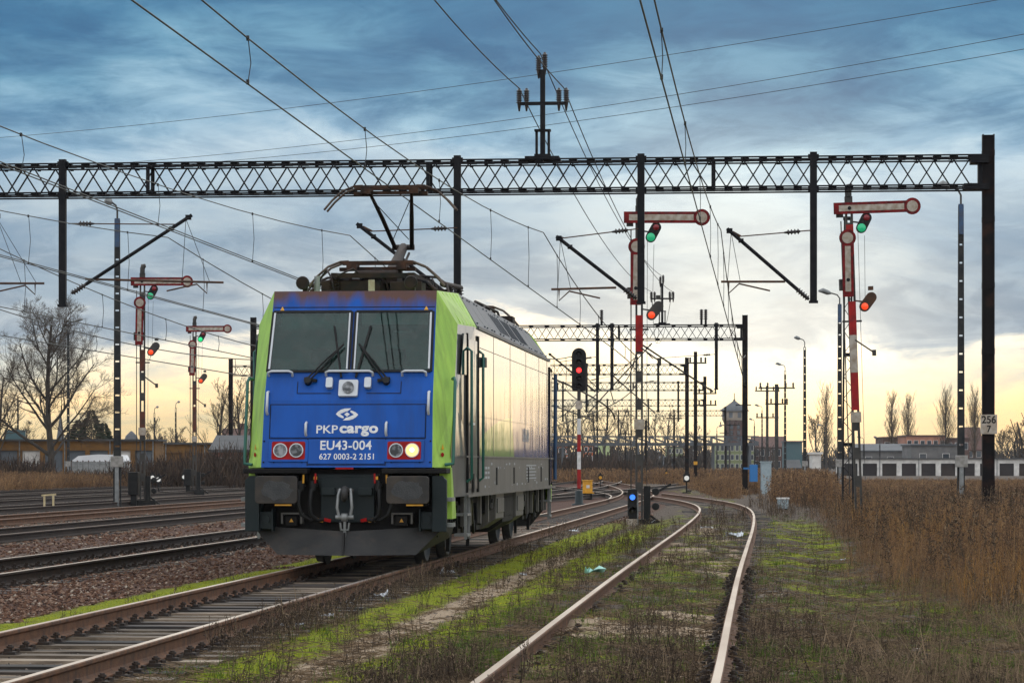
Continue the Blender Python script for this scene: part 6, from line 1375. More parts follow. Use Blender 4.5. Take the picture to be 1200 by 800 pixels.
def house(px0, px1, ytop, Y, depth, label, wall, roof='slate', storeys=2, name='house', cat='house', pitch=0.0, rows=None, cols=None, win='window', chimney=0, rz=0.0, group=None, base=GZ):
    x0 = at(px0, 0, Y).x; x1 = at(px1, 0, Y).x; top = at(0, ytop, Y).z; w = x1-x0; o = empty(name, ((x0+x1)/2, Y, base), rz, label, cat, group); H = top-base
    b = MB(); hw = H-pitch; b.bx(-w/2, w/2, 0, depth, 0, hw)
    if pitch: b.prism([(-0.0, 0), (depth, 0), (depth/2, pitch*0.97)], (-w/2+0.02, 0, hw), (0, 1, 0), (0, 0, 1), (1, 0, 0), w-0.04)
    b.build('wall', M[wall], o)
    r = MB()
    if pitch:
        for s in (0, 1):
            y0 = -0.4 if s == 0 else depth+0.4; z0 = hw-0.4*pitch/(depth/2)
            A = [(-w/2-0.3, y0, z0+0.05), (w/2+0.3, y0, z0+0.05), (w/2+0.3, depth/2, hw+pitch+0.05), (-w/2-0.3, depth/2, hw+pitch+0.05)]; B_ = [(x, y, z+0.2) for x, y, z in A]
            r.add(A+B_, [(0, 1, 2, 3), (4, 7, 6, 5), (0, 4, 5, 1), (1, 5, 6, 2), (2, 6, 7, 3), (3, 7, 4, 0)])
    else: r.bx(-w/2-0.25, w/2+0.25, -0.35, depth+0.3, hw+0.003, hw+0.28)
    ro = r.build('roof', M[roof], o)
    for i in range(chimney): c = MB(); xx = -w/2+w*(i+0.7)/(chimney+0.4); c.bx(xx-0.35, xx+0.35, depth/2-0.35, depth/2+0.35, hw+pitch*0.6, hw+pitch+1.0); c.build('chimney', M['brick_dark'], ro)
    rows = storeys if rows is None else rows; cols = max(2, int(w/3.2)) if cols is None else cols
    for i in range(cols):
        for j in range(rows):
            cx = -w/2+w*(i+0.5)/cols; cz = hw*(j+0.55)/max(storeys, 1); a = min(0.55, w/cols*0.3); h = min(0.8, hw/storeys*0.27)
            f = MB(); f.bx(cx-a-0.08, cx+a+0.08, -0.05, -0.003, cz-h-0.08, cz+h+0.08); fo = f.build('window', M['plaster'], o); p = MB(); p.bx(cx-a, cx+a, -0.056, -0.0525, cz-h, cz+h); p.build('pane', M[win], fo)
    return o
def garage_row(px0, px1, ytop, ybot, Y, n, label, wall, door, roofm, pier=0.30, depth=6.0, fascia=0.45, group=None, rz=0.0, mixdoors=None):
    x0 = at(px0, 0, Y).x; x1 = at(px1, 0, Y).x; zt = at(0, ytop, Y).z; zb = min(at(0, ybot, Y).z, -0.3); w = x1-x0; H = zt-zb; o = empty('garage_row', (x0, Y, zb), rz, label, 'garages', group)
    b = MB(); b.bx(0, w, 0.35, depth, -1.0, H-0.1); b.bx(0, w, 0, 0.345, H-fascia, H-0.12)
    p = w/n
    for i in range(n+1): b.bx(max(0, i*p-pier/2), min(w, i*p+pier/2), 0, 0.345, -1.0, H-fascia)
    b.build('wall', M[wall], o)
    r = MB(); r.bx(-0.3, w+0.3, -0.35, depth+0.2, H-0.115, H+0.05); r.build('roof', M[roofm], o)
    for i in range(0, n+1, 2): MB().cyl((min(max(i*p, 0.2), w-0.2), -0.05, -0.5), (min(max(i*p, 0.2), w-0.2), -0.05, H-0.12), 0.06, 6).build('downpipe', M['galv'], o)
    for i in range(n):
        d = MB(); m = door if not mixdoors else mixdoors[i % len(mixdoors)]; d.bx(i*p+pier/2+0.02, (i+1)*p-pier/2-0.02, 0.22, 0.26, -0.1, H-fascia-0.02); d.bx(i*p+p/2-0.02, i*p+p/2+0.02, 0.205, 0.218, 0, H-fascia-0.1); d.build('garage_door', M[m], o)
    return o
garage_row(985, 1260, 536.8, 557, 420, 12, 'long white garage row with dark doors behind the tall weeds', 'plaster', 'door_dark', 'asphalt_roof', pier=0.75, fascia=0.75, mixdoors=('door_dark', 'door_dark', 'door_brown', 'door_dark', 'door_dark', 'door_brown', 'door_dark'))
garage_row(-30, 182, 515, 549, 252, 8, 'ochre garage row behind the big bare tree', 'ochre', 'door_grey', 'asphalt_roof', pier=0.40, fascia=0.95, mixdoors=('door_grey', 'door_grey', 'plaster', 'door_grey'))
garage_row(192, 288, 519, 549, 275, 4, 'second ochre garage row behind the brush at left', 'ochre', 'ochre', 'asphalt_roof', pier=0.40, fascia=0.95)
house(250, 305, 513, 205, 10, 'red brick shed with dark pitched roof beside the cab', 'brick_red', 'asphalt_roof', 1, 'brick_shed', 'shed', pitch=1.0, cols=2)
house(258, 300, 503, 420, 14, 'brown roofed house far behind the brick shed', 'brick_dark', 'brick_dark', 2, pitch=3.2, chimney=1)
house(1005, 1082, 521, 520, 14, 'long grey workshop with dark felt roof above the garages', 'grey_render', 'slate', 1, 'workshop', 'workshop', pitch=1.2, cols=3)
house(1068, 1122, 522, 500, 12, 'grey brick annex with one white window above the garages', 'grey_render', 'slate', 1, 'workshop', 'workshop', cols=2)
house(1062, 1108, 511, 640, 14, 'salmon apartment block with flat roof between the poplars', 'salmon', 'brick_dark', 2, 'apartment_block', 'apartments', cols=6)
house(1035, 1064, 513, 660, 14, 'dark red block left of the salmon apartments', 'brick_dark', 'brick_dark', 2, 'apartment_block', 'apartments', cols=3)
house(1108, 1136, 514, 700, 14, 'brick house right of the salmon apartments', 'brick_dark', 'brick_dark', 2, cols=3)
house(1132, 1152, 501, 720, 14, 'pointed brown roofed house beside the number plate post', 'brick_dark', 'brick_dark', 2, pitch=5.5, cols=2)
house(654, 668, 523, 560, 12, 'orange apartment block right of the locomotive tail', 'orange_sign', 'slate', 3, 'apartment_block', 'apartments', cols=3)
house(684, 695, 522, 600, 12, 'orange block behind the far lamp cluster', 'orange_sign', 'slate', 3, 'apartment_block', 'apartments', cols=2)
house(703, 713, 520, 520, 8, 'lime green gable wall below the grey footbridge', 'lime', 'lime', 2, pitch=2.0, rows=0)
house(716, 728, 548, 430, 5, 'small bright blue hut below the grey footbridge', 'blue_box', 'red', 1, 'hut', 'hut', rows=0)
house(776, 790, 536, 470, 8, 'white gabled house below the grey footbridge', 'plaster', 'slate', 1, pitch=1.6, cols=2)
house(791, 803, 538, 480, 8, 'smaller white house next to the white gabled one', 'plaster', 'slate', 1, pitch=1.3, cols=2)
house(756, 771, 545, 440, 6, 'dark red shed with white patches below the footbridge', 'red_dark', 'slate', 1, 'shed', 'shed', rows=1, cols=3)
house(783, 800, 524, 640, 12, 'pale lime apartment block left of the banded posts', 'lime', 'slate', 3, 'apartment_block', 'apartments', cols=4)
house(838, 884, 520, 660, 12, 'pale lime apartment block right of the water tower foot', 'lime', 'brick_dark', 3, 'apartment_block', 'apartments', cols=8)
house(884, 922, 512, 700, 12, 'dark roofed brick block behind the cabinet', 'brick_dark', 'brick_dark', 2, 'apartment_block', 'apartments', pitch=2.5, cols=6)
house(921, 940, 518, 560, 8, 'teal sheet metal hall behind the lamp posts', 'teal_sheet', 'slate', 1, 'hall', 'hall', rows=0)
house(952, 962, 532, 400, 4, 'small white tank shed by the poplar', 'plaster', 'plaster', 1, 'shed', 'shed', rows=0)
house(925, 936, 541, 330, 4, 'white hut with dark roof among the lamp posts', 'plaster', 'asphalt_roof', 1, 'hut', 'hut', pitch=0.8, cols=1)
M['tank_render'] = mk('stained_tank_render', (0.36, 0.31, 0.25), (0.22, 0.18, 0.14), 0.9, 0.0, 0.4)
def water_tower():
    Y = 900; p = at(860.5, 0, Y); o = empty('water_tower', (p.x, Y, GZ), 0, 'brick water tower with pale tank and pointed slate roof', 'water tower')
    def Z(y): return at(0, y, Y).z-GZ
    b = MB(); b.lathe((0, 0, -1), (0, 0, 1), [(0, 3.45), (Z(512)+1, 3.3), (Z(496)+1, 3.25), (Z(494)+1, 3.5), (Z(492.5)+1, 3.6)], 8); b.build('brick_shaft', M['brick_dark'], o)
    b = MB(); b.lathe((0, 0, 0), (0, 0, 1), [(Z(492.5)+0.01, 3.75), (Z(491), 3.9), (Z(481.3), 3.85), (Z(481), 3.7)], 8); t = b.build('tank', M['tank_render'], o)
    for i in range(8):
        a = R(45*i+22.5); c = Vector((math.cos(a), math.sin(a), 0)); q = MB(); q.box(c*3.58+Vector((0, 0, (Z(483)+Z(489.5))/2)), (0.06, 1.2, Z(483)-Z(489.5)), rz=a); q.build('tank_window', M['door_grey'], t)
    b = MB(); b.lathe((0, 0, 0), (0, 0, 1), [(Z(481.6), 4.7), (Z(480.6), 4.6), (Z(474.5), 2.2), (Z(469.5), 0.35), (Z(468.6), 0.3), (Z(468.4), 0.4), (Z(466.8), 0.05)], 8); r = b.build('roof', M['slate'], o)
    b = MB(); b.cyl((0, 0, Z(467)), (0, 0, Z(460.5)), 0.12, 6); b.build('finial', M['steel_dark'], r)
    for k in range(3):
        for a in (-70, -110): c = Vector((math.cos(R(a)), math.sin(R(a)), 0)); q = MB(); q.box(c*3.2+Vector((0, 0, Z(500+k*7))), (0.9, 0.3, 1.4), rz=R(a+90)); q.build('window', M['window'], o)
water_tower()
def footbridge():
    Y = 340; a = at(640, 0, Y); b = at(889, 0, Y); L = b.x-a.x; z0 = at(0, 518.5, Y).z; o = empty('footbridge', (a.x, Y, 0), 0, 'long grey steel footbridge low across the far tracks', 'footbridge'); h = at(0, 511, Y).z-z0
    d = MB(); d.bx(-8, L, 0, 2.2, z0-0.35, z0); d.build('deck', M['bridge_steel'], o)
    t = MB()
    for yy in (0, 2.2):
        t.bx(-8, L, yy-0.07, yy+0.07, z0+h-0.1, z0+h+0.05)
        n = 18; p = (L+8)/n
        for i in range(n): x = -8+i*p; t.bx(x-0.07, x+0.07, yy-0.06, yy+0.06, z0, z0+h-0.1); t.beam((x, yy, z0+h-0.1), (x+p, yy, z0+0.05), 0.14, 0.1, up=(0, 1, 0))
    t.build('side_truss', M['bridge_steel'], o)
    for x in (2, 11, 20, L-1.0):
        l = MB()
        for yy in (0.2, 2.0): l.bx(x-0.13, x+0.13, yy-0.13, yy+0.13, -0.6, z0-0.35)
        l.build('pier', M['bridge_steel'], o)
footbridge()
# sheet roofed shed and paling fence left
def sheet_shed():
    Y = 226; x0 = at(85, 0, Y).x; x1 = at(146, 0, Y).x; o = empty('sheeted_stall', ((x0+x1)/2, Y, -0.4), 0, 'low stall under a white sheet roof behind the paling fence', 'stall'); w = x1-x0
    b = MB(); b.bx(-w/2, w/2, 0, 3, 0, 1.95); b.build('wall', M['plaster'], o)
    r = MB(); zt = at(0, 532.5, Y).z+0.4; r.prism([(-w/2-0.1, 1.95), (w/2+0.1, 1.95), (w/2-0.2, zt-0.05), (0, zt), (-w/2+0.5, zt-0.12)], (0, -0.3, 0.02), (1, 0, 0), (0, 0, 1), (0, 1, 0), 3.6); r.build('sheet_roof', M['tarp'], o)
sheet_shed()
def fence():
    Y = 216; x0 = at(84, 0, Y).x; x1 = at(150, 0, Y).x; o = empty('paling_fence', (x0, Y, -0.4), 0, 'rusty paling fence in front of the white sheeted stall', 'fence')
    for i in range(11): m = MB(); x = (x1-x0)*i/10; m.bx(x-0.04, x+0.04, -0.04, 0.04, -0.3, 2.05); m.build('post', M['rust'], o)
    m = MB(); m.bx(0, x1-x0, -0.02, 0.02, 1.75, 1.82); m.bx(0, x1-x0, -0.02, 0.02, 0.4, 0.47)
    n = 60
    for i in range(n): x = (x1-x0)*(i+0.5)/n; m.bx(x-0.03, x+0.03, -0.045, -0.023, 0.1, 1.95+random.uniform(-0.05, 0.05))
    m.build('palings', M['galv'], o)
fence()
m = empty('billboard', (at(18, 0, 262).x, 262, -0.4), 0, 'teal framed board on posts above the garages at the left edge', 'sign board')
b = MB(); b.bx(-0.95, 0.95, -0.06, 0.06, 2.5, 4.9); b.build('board', M['teal_sheet'], m); b = MB(); b.bx(-0.8, -0.7, -0.05, 0.05, -0.3, 2.5); b.bx(0.7, 0.8, -0.05, 0.05, -0.3, 2.5); b.build('leg', M['pole_grey'], m)
m = empty('church_spire', (at(71, 0, 900).x, 900, -0.4), 0, 'faint pointed church spire behind the big bare tree', 'spire')
b = MB(); b.bx(-1.2, 1.2, -1.2, 1.2, -1, 8); b.build('tower', M['grey_render'], m); b = MB(); b.lathe((0, 0, 8), (0, 0, 1), [(0, 1.5), (10.5, 0.05)], 8); b.build('spire_roof', M['slate'], m)
m = empty('church_tower', (at(154, 0, 700).x, 700, -0.4), 0, 'small grey tower with cap behind the left semaphores', 'tower')
b = MB(); b.bx(-1.9, 1.9, -1.9, 1.9, -1, 7.2); b.build('tower', M['grey_render'], m); b = MB(); b.lathe((0, 0, 7.2), (0, 0, 1), [(0, 2.2), (0.8, 1.6), (1.4, 1.4), (2.6, 0.2)], 8); b.build('cap', M['slate'], m)

# ------------------------------------------------------------------ bare trees
M['bark'] = mk('bark', (0.060, 0.048, 0.038), (0.032, 0.027, 0.022), 0.95, 0.0, 3, 0.3)
M['twig'] = mk('twigs', (0.085, 0.060, 0.040), (0.050, 0.036, 0.026), 0.95, 0.0, 0.8)
M['twig_gold'] = mk('pale_twigs', (0.13, 0.085, 0.045), (0.08, 0.055, 0.035), 0.95, 0.0, 0.8)
def tree(px, Y, ytop, label, spread=0.5, seed=1, kind='round', name='bare_tree', twig='twig', group='bare winter trees', dens=1.0, trunk_h=0.22, zb=None):
    rr = random.Random(seed); X = at(px, 0, Y).x; z0 = float(gh(X, Y)) if zb is None else zb; H = at(0, ytop, Y).z-z0; o = empty(name, (X, Y, z0), 0, label, 'tree', group)
    tr = MB(); tw = MB()
    def minr(lev): return Y*(0.00011, 0.00007, 0.000045, 0.000032, 0.000026)[lev]
    if kind == 'poplar':
        tr.tube([(0, 0, -0.3), (0.05, 0, H*0.5), (0, 0, H*0.97)], [H*0.016, H*0.009, minr(2)], 6, caps=False)
        for k in range(int(120*dens)):
            f = rr.uniform(0.10, 0.93); b = Vector((0, 0, H*f)); a = rr.uniform(0, 6.28); L = H*rr.uniform(0.20, 0.42)*(1.05-0.60*f)*(0.55+min(f, 0.35)*1.3)
            w = spread*rr.uniform(0.8, 2.6); d = Vector((math.cos(a)*w, math.sin(a)*w, 1)); pts = [b]; q = b.copy()
            for i in range(4): d = (d+Vector((rr.gauss(0, .05), rr.gauss(0, .05), 0.10))).normalized(); q = q+d*L/4; pts.append(q.copy())
            r0 = max(H*0.0035*(1-f*0.6), minr(2)); tw.tube(pts, [r0, r0*0.8, r0*0.6, r0*0.45, minr(4)], 3, caps=False)
            for j in range(7):
                g = rr.uniform(0.25, 1.0)*4; i = min(int(g), 3); c = pts[i].lerp(pts[i+1], g-i); a2 = rr.uniform(0, 6.28); w2 = rr.uniform(0.2, 0.75); dd = Vector((math.cos(a2)*w2, math.sin(a2)*w2, 1)).normalized(); l2 = L*rr.uniform(0.15, 0.4)
                m_ = c+dd*l2*0.5+Vector((0, 0, 0.03*l2)); tw.tube([c, m_, c+dd*l2+Vector((0, 0, 0.12*l2))], [minr(3), minr(4), minr(4)*0.8], 3, caps=False)
        tr.build('trunk', M['bark'], o, recalc=False); tw.build('crown', M[twig], o, recalc=False); return o
    def grow(p, d, L, r, lev):
        steps = 5 if lev < 2 else 3; pts = [p]; rs = [r]; q = p.copy(); dd = d.copy()
        for i in range(steps):
            jit = Vector((rr.gauss(0, 1), rr.gauss(0, 1), rr.gauss(0, 0.5)))*(0.07+0.03*lev); up = 0.04+0.035*lev
            dd = (dd+jit+Vector((0, 0, up))).normalized(); q = q+dd*(L/steps); pts.append(q.copy()); rs.append(max(r*(1-0.70*(i+1)/steps), minr(lev)))
        (tr if lev < 2 else tw).tube(pts, rs, 6 if lev == 0 else (4 if lev < 2 else 3), caps=False)
        if lev >= 4: return
        n = max(2, int({0: 11, 1: 7, 2: 5, 3: 4}[lev]*dens))
        for k in range(n):
            f = rr.uniform(0.25, 1.0) if lev else trunk_h+(0.97-trunk_h)*(k+rr.random())/n; j = f*steps; i = min(int(j), steps-1); b = pts[i].lerp(pts[i+1], j-i); ax = (pts[i+1]-pts[i]).normalized()
            a = rr.uniform(0, 6.28) if lev else k*2.4+rr.uniform(-.4, .4); side = ax.orthogonal().normalized(); side.rotate(Matrix.Rotation(a, 3, ax)); w = spread*rr.uniform(0.65, 1.25)
            nd = (ax*(1.0-0.25*w)+side*w).normalized()
            l = L*(rr.uniform(0.50, 0.68)*(1.12-0.78*f) if lev == 0 else rr.uniform(0.34, 0.58)*(1.15-0.45*f))
            grow(b, nd, l, max(rs[i]*0.5, minr(lev+1)), lev+1)
    grow(Vector((0, 0, -0.2)), Vector((rr.gauss(0, 0.03), 0, 1)), H*0.93, H*0.022, 0)
    tr.build('trunk', M['bark'], o, recalc=False); tw.build('crown', M[twig], o, recalc=False); return o
tree(60, 236, 363, 'big bare spreading tree at the left before the ochre garages', 0.95, 11, trunk_h=0.13, dens=1.85)
tree(-4, 250, 430, 'bare tree cut by the left edge of the picture', 0.8, 12)
tree(250, 230, 458, 'slim bare tree behind the farther left semaphore', 0.55, 13)
tree(277, 240, 452, 'bare tree next to the cab handrail at left', 0.55, 14)
tree(182, 330, 493, 'small round bare tree between the left semaphores', 0.8, 15)
tree(207, 340, 503, 'low bare tree right of the slender poles', 0.8, 16)
tree(118, 300, 498, 'dark bare tree left of the tall lattice lamp post', 0.7, 17)
tree(30, 320, 495, 'low bare tree behind the teal board', 0.8, 18)
tree(968, 620, 456, 'tall columnar poplar left of the lattice mast', 0.26, 21, 'poplar', 'poplar', 'twig_gold', 'columnar poplars along the right horizon', 1.2, 0.12)
tree(957, 640, 487, 'short bare tree leaning on the leftmost poplar', 0.5, 22, 'round', twig='twig_gold')
tree(1045, 640, 467, 'left poplar of the pair right of the leaning semaphore', 0.26, 23, 'poplar', 'poplar', 'twig_gold', 'columnar poplars along the right horizon', 1.2, 0.12)
tree(1064, 650, 469, 'right poplar of the pair before the salmon apartments', 0.24, 24, 'poplar', 'poplar', 'twig_gold', 'columnar poplars along the right horizon', 1.2, 0.12)
tree(1108, 600, 458, 'broad poplar left of the blue topped lamp post', 0.34, 25, 'poplar', 'poplar', 'twig', 'columnar poplars along the right horizon', 1.3, 0.10)
tree(1142, 640, 459, 'thin poplar between the lamp post and the numbered post', 0.26, 26, 'poplar', 'poplar', 'twig_gold', 'columnar poplars along the right horizon', 1.1, 0.12)
tree(1190, 560, 498, 'bare tree at the right edge beyond the garages', 0.7, 27, twig='twig')
tree(1172, 600, 505, 'low bare tree right of the numbered post', 0.7, 28, twig='twig')
for i, (px, yt, Y) in enumerate(sorted(((668, 478, 480), (683, 486, 500), (695, 473, 460), (708, 482, 490), (722, 478, 470), (740, 490, 520), (768, 484, 480), (783, 478, 470), (815, 498, 520), (657, 492, 470)))):
    tree(px, Y, yt, ORD[i]+' bare tree from the locomotive tail in the row above the footbridge', 0.75, 40+i, group='bare trees behind the footbridge', twig='twig', dens=0.9)
def conifer(px, Y, ytop, w, label, seed):
    rr = random.Random(seed); X = at(px, 0, Y).x; z0 = float(gh(X, Y)); H = at(0, ytop, Y).z-z0; o = empty('conifer', (X, Y, z0), 0, label, 'tree', 'dark conifers at left')
    t = MB(); t.tube([(0, 0, -0.2), (0, 0, H*0.9)], [H*0.02, 0.03], 6); t.build('trunk', M['bark'], o); parts = []
    for i in range(1700):
        z = H*(1-rr.random()**0.75*0.92); r = w*(1-z/H)*(0.55+0.6*rr.random())+0.08; a = rr.uniform(0, 6.28); p = Vector((r*math.cos(a), r*math.sin(a), z)); q = p+Vector((math.cos(a)*0.25, math.sin(a)*0.25, -0.12)); parts.append(stick(tuple(p*0.8+Vector((0, 0, z*0.2))), tuple(q), 0.16))
    V, Fq = merge(parts); npmesh('crown', V, Fq, M['needle'], parent=o)
M['needle'] = mk('conifer_needles', (0.012, 0.022, 0.012), (0.028, 0.040, 0.020), 0.9, 0.0, 1.2)
conifer(107, 270, 480, 3.4, 'dark conifer right of the big bare tree', 1); conifer(92, 275, 492, 2.8, 'lower dark conifer against the big bare tree trunk', 2); conifer(122, 280, 495, 2.6, 'dark conifer left of the tall lattice lamp post', 3)
# far woods along the horizon
M['far_wood'] = island('far_wood', [(0.0, (0.022, 0.019, 0.018)), (0.6, (0.050, 0.040, 0.034)), (1.0, (0.085, 0.062, 0.045))], 0.95)
M['brush_brown'] = island('brown_brush', [(0.0, (0.020, 0.015, 0.013)), (0.6, (0.052, 0.035, 0.027)), (1.0, (0.10, 0.066, 0.044))], 0.95)
def thicket(name, label, spans, n, tall, mat, w=0.03, seed=3):
    """mass of twigs: spans of (x0, x1, y0, y1, height)"""
    rr = random.Random(seed); parts = []
    tot = sum((s[1]-s[0]) for s in spans)
    for x0, x1, y0, y1, h in spans:
        for _ in range(int(n*(x1-x0)/tot)):
            x = rr.uniform(x0, x1); y = rr.uniform(y0, y1); hh = h*(0.55+0.5*vnoise(x, 0, 0.16, 5))*rr.uniform(0.35, 1.0); b = Vector((x, y, hh*rr.uniform(0, 0.75)-0.4)); t = Vector((rr.gauss(0, 0.30), rr.gauss(0, 0.2), 1)).normalized()*hh*rr.uniform(0.2, 0.5)
            parts.append(stick(tuple(b), tuple(b+t), w*rr.uniform(0.6, 1.5)))
    V, Fq = merge(parts); return tag(npmesh(name, V, Fq, M[mat]), label, 'brush', kind='stuff')
def xs(px0, px1, Y): return at(px0, 0, Y).x, at(px1, 0, Y).x
thicket('far_woods', 'dark far woods along the horizon with an added stand unseen beyond the right edge', [(*xs(-60, 300, 520), 500, 540, 7.0), (*xs(640, 905, 700), 690, 720, 9.5), (*xs(905, 1260, 760), 750, 780, 8.5), (*xs(1215, 1750, 450), 440, 470, 15.0), (*xs(640, 830, 430), 420, 450, 4.5)], 24000, 8, 'far_wood', 0.30, 3)  # tall unseen stand past the right edge, added to darken the locomotive side's reflection
thicket('undergrowth', 'brown undergrowth along the bank left of the locomotive', [(*xs(150, 300, 190), 180, 205, 3.7), (*xs(-40, 150, 200), 196, 212, 2.0), (*xs(-40, 48, 196), 190, 204, 3.4), (*xs(640, 760, 300), 290, 310, 2.4)], 42000, 2, 'brush_brown', 0.05, 4)
# ------------------------------------------------------------------ plants near and middle distance
M['grass_green'] = island('green_grass', [(0.0, (0.022, 0.042, 0.008)), (0.4, (0.060, 0.115, 0.012)), (0.8, (0.125, 0.185, 0.018)), (1.0, (0.22, 0.22, 0.03))], 0.8, noise=0.8, trans=0.25)
M['moss_blade'] = island('moss', [(0.0, (0.085, 0.115, 0.006)), (0.45, (0.26, 0.305, 0.010)), (0.8, (0.42, 0.40, 0.015)), (1.0, (0.46, 0.38, 0.03))], 0.9, noise=0.9, trans=0.2)
M['dry_dark'] = island('dry_dark_weed', [(0.0, (0.020, 0.015, 0.012)), (0.5, (0.068, 0.047, 0.033)), (0.85, (0.15, 0.105, 0.068)), (1.0, (0.30, 0.22, 0.14))], 0.9)
M['dry_brown'] = island('dry_brown_weed', [(0.0, (0.045, 0.029, 0.022)), (0.35, (0.13, 0.080, 0.050)), (0.58, (0.21, 0.132, 0.082)), (0.80, (0.34, 0.185, 0.072)), (1.0, (0.46, 0.31, 0.17))], 0.9, noise=0.22, trans=0.25)
M['straw'] = island('straw', [(0.0, (0.07, 0.050, 0.033)), (0.6, (0.19, 0.135, 0.085)), (1.0, (0.30, 0.21, 0.13))], 0.9, trans=0.2)
def noton(X, Y, hw=0.09):
    k = np.ones(len(X), bool)
    for T in (TA, TB, TC, TD, TE):
        for s in (-1, 1): k &= np.abs(X-T(Y)-s*0.7525) > hw
    return k
M['rust_grass'] = island('rust_grass', [(0.0, (0.10, 0.055, 0.026)), (0.45, (0.27, 0.135, 0.042)), (0.8, (0.42, 0.215, 0.055)), (1.0, (0.50, 0.34, 0.15))], 0.85, trans=0.35)
def vegetation():
    mt = [grass_t(7, 0.022, 0.04, 0.012, 1.4) for _ in range(6)]
    X, Y = wedge(150000, 15.5, 75); ba, sa, mo = zones(X, Y); k = (RNG.uniform(0, 1, len(X)) < mo*1.0-0.12) & noton(X, Y)
    X, Y = X[k], Y[k]; tag(scatter('moss', mt, X, Y, RNG.uniform(0.45, 1.05, len(X))*np.clip(Y/38, 0.85, 1.4), M['moss_blade'], -0.008, 0.1), 'bright green moss in patches between the tracks', 'moss', kind='stuff')
    gt = [grass_t(9, 0.10, 0.05, 0.008, 0.9) for _ in range(6)]
    X, Y = wedge(70000, 15.5, 90); ba, sa, mo = zones(X, Y); dA, dB = X-TA(Y), X-TB(Y); n = fbm(X, Y, 0.9, 81)
    d = (sstep(0.45, 0.62, n)*0.5+mo*0.25)*(1-ba)*(1-sa)*sstep(0.95, 1.4, dA)*(1-0.8*band(dA, 2.1, 0.7, 0.4)); k = (RNG.uniform(0, 1, len(X)) < d) & noton(X, Y, 0.12)
    X, Y = X[k], Y[k]; tag(scatter('grass', gt, X, Y, RNG.uniform(0.4, 1.1, len(X)), M['grass_green'], -0.01, 0.15), 'short green grass along the curving track', 'grass', kind='stuff')
    # straw litter lying flat
    st = [merge([stick((random.gauss(0, .06), random.gauss(0, .06), random.uniform(0, .02)), (random.gauss(0, .10), random.gauss(0, .10), random.uniform(0, .05)), 0.006) for _ in range(7)]) for _ in range(6)]
    X, Y = wedge(90000, 15.5, 80); ba, sa, mo = zones(X, Y); dA, dB = X-TA(Y), X-TB(Y)
    k = (RNG.uniform(0, 1, len(X)) < (1-ba)*(1-0.85*mo)*(1-0.6*sa)*sstep(0.8, 1.2, dA)*0.30) & noton(X, Y, 0.10)
    X, Y = X[k], Y[k]; tag(scatter('dead_grass', st, X, Y, RNG.uniform(0.6, 1.3, len(X)), M['straw'], 0.0, 0.05), 'flattened dead stalks on the soil', 'dead grass', kind='stuff')
    # dark dry weeds: along the rail right of the locomotive, round the blue light, in the near track
    wt = [weed_t(random.uniform(0.18, 0.34), random.randint(3, 9), random.uniform(0.04, 0.10), 0.006, 6, 0.009) for _ in range(12)]
    X, Y = wedge(25000, 15.5, 110); dA, dB = X-TA(Y), X-TB(Y); n = fbm(X, Y, 0.8, 91); n2 = fbm(X, Y, 2.4, 92)
    cl = sstep(0.47, 0.62, n2*0.6+n*0.4)          # clumps with bare ground between
    d = band(dA, 1.12, 0.14, 0.22)*0.9*sstep(0.35, 0.55, n2+0.08)*sstep(22, 27, Y)*(1-sstep(58, 70, Y))
    d = np.maximum(d, band(dB, -1.2, 0.2, 0.4)*cl*0.6*(1-sstep(60, 80, Y)))
    d = np.maximum(d, band(dB, -1.7, 0.8, 0.5)*sstep(42, 50, Y)*(1-sstep(66, 74, Y))*0.9*sstep(0.3, 0.5, n2))
    d = np.maximum(d, band(dB, 0, 0.55, 0.2)*cl*0.35+band(dB, 0, 0.55, 0.2)*sstep(48, 56, Y)*(1-sstep(84, 95, Y))*0.7)
    d = np.maximum(d, band(dB, 1.15, 0.12, 0.25)*0.35*cl); d = np.maximum(d, sstep(1.2, 1.6, dB)*cl*0.14*(1-sstep(60, 90, Y)))
    d = np.maximum(d, band(dA, -1.30, 0.10, 0.12)*0.4*sstep(0.5, 0.6, n2)*(1-sstep(45, 60, Y)))
    d = np.maximum(d, band(dA, 2.9, 0.8, 0.6)*cl*0.16)
    d = np.maximum(d, sstep(66, 84, Y)*sstep(0.85, 1.5, dB)*1.0)
    k = (RNG.uniform(0, 1, len(X)) < d) & noton(X, Y, 0.20); X, Y = X[k], Y[k]
    tag(scatter('dry_weeds', wt, X, Y, RNG.uniform(0.4, 1.3, len(X))*np.clip(Y/55, 1, 1.9), M['dry_dark'], -0.02, 0.10), 'low dark dry weeds beside the rails', 'dry weeds', kind='stuff')
    # tall brown weed field at right: a thick stand with darker single stalks rising out of it
    def edge_of(Y): return np.interp(Y, [24, 27, 33, 39, 50, 70, 85, 100, 120, 150], [4.5, 4.2, 4.2, 4.6, 5.7, 7.5, 8.8, 10.0, 11.2, 14.0])+0.9*(fbm(Y*0, Y, 0.35, 95)-0.5)+0.5*(fbm(Y*0, Y, 1.3, 94)-0.5)
    def field(n_, dens, y0=24):
        X = RNG.uniform(3.5, 30, n_); Y = 1/(1/y0+(1/150-1/y0)*RNG.uniform(0, 1, n_)**0.8); k = (X/Y < 0.27); X, Y = X[k], Y[k]
        e = edge_of(Y); d = sstep(-0.15, 0.8, X-e)*np.interp(Y, [24, 28, 36], [0.10, 0.4, 1.0])*(0.45+0.75*sstep(0.38, 0.58, fbm(X, Y, 0.7, 93)))*dens; k = RNG.uniform(0, 1, len(X)) < d; return X[k], Y[k], (X-e)[k]
    X, Y, q = field(50000, 1.0)
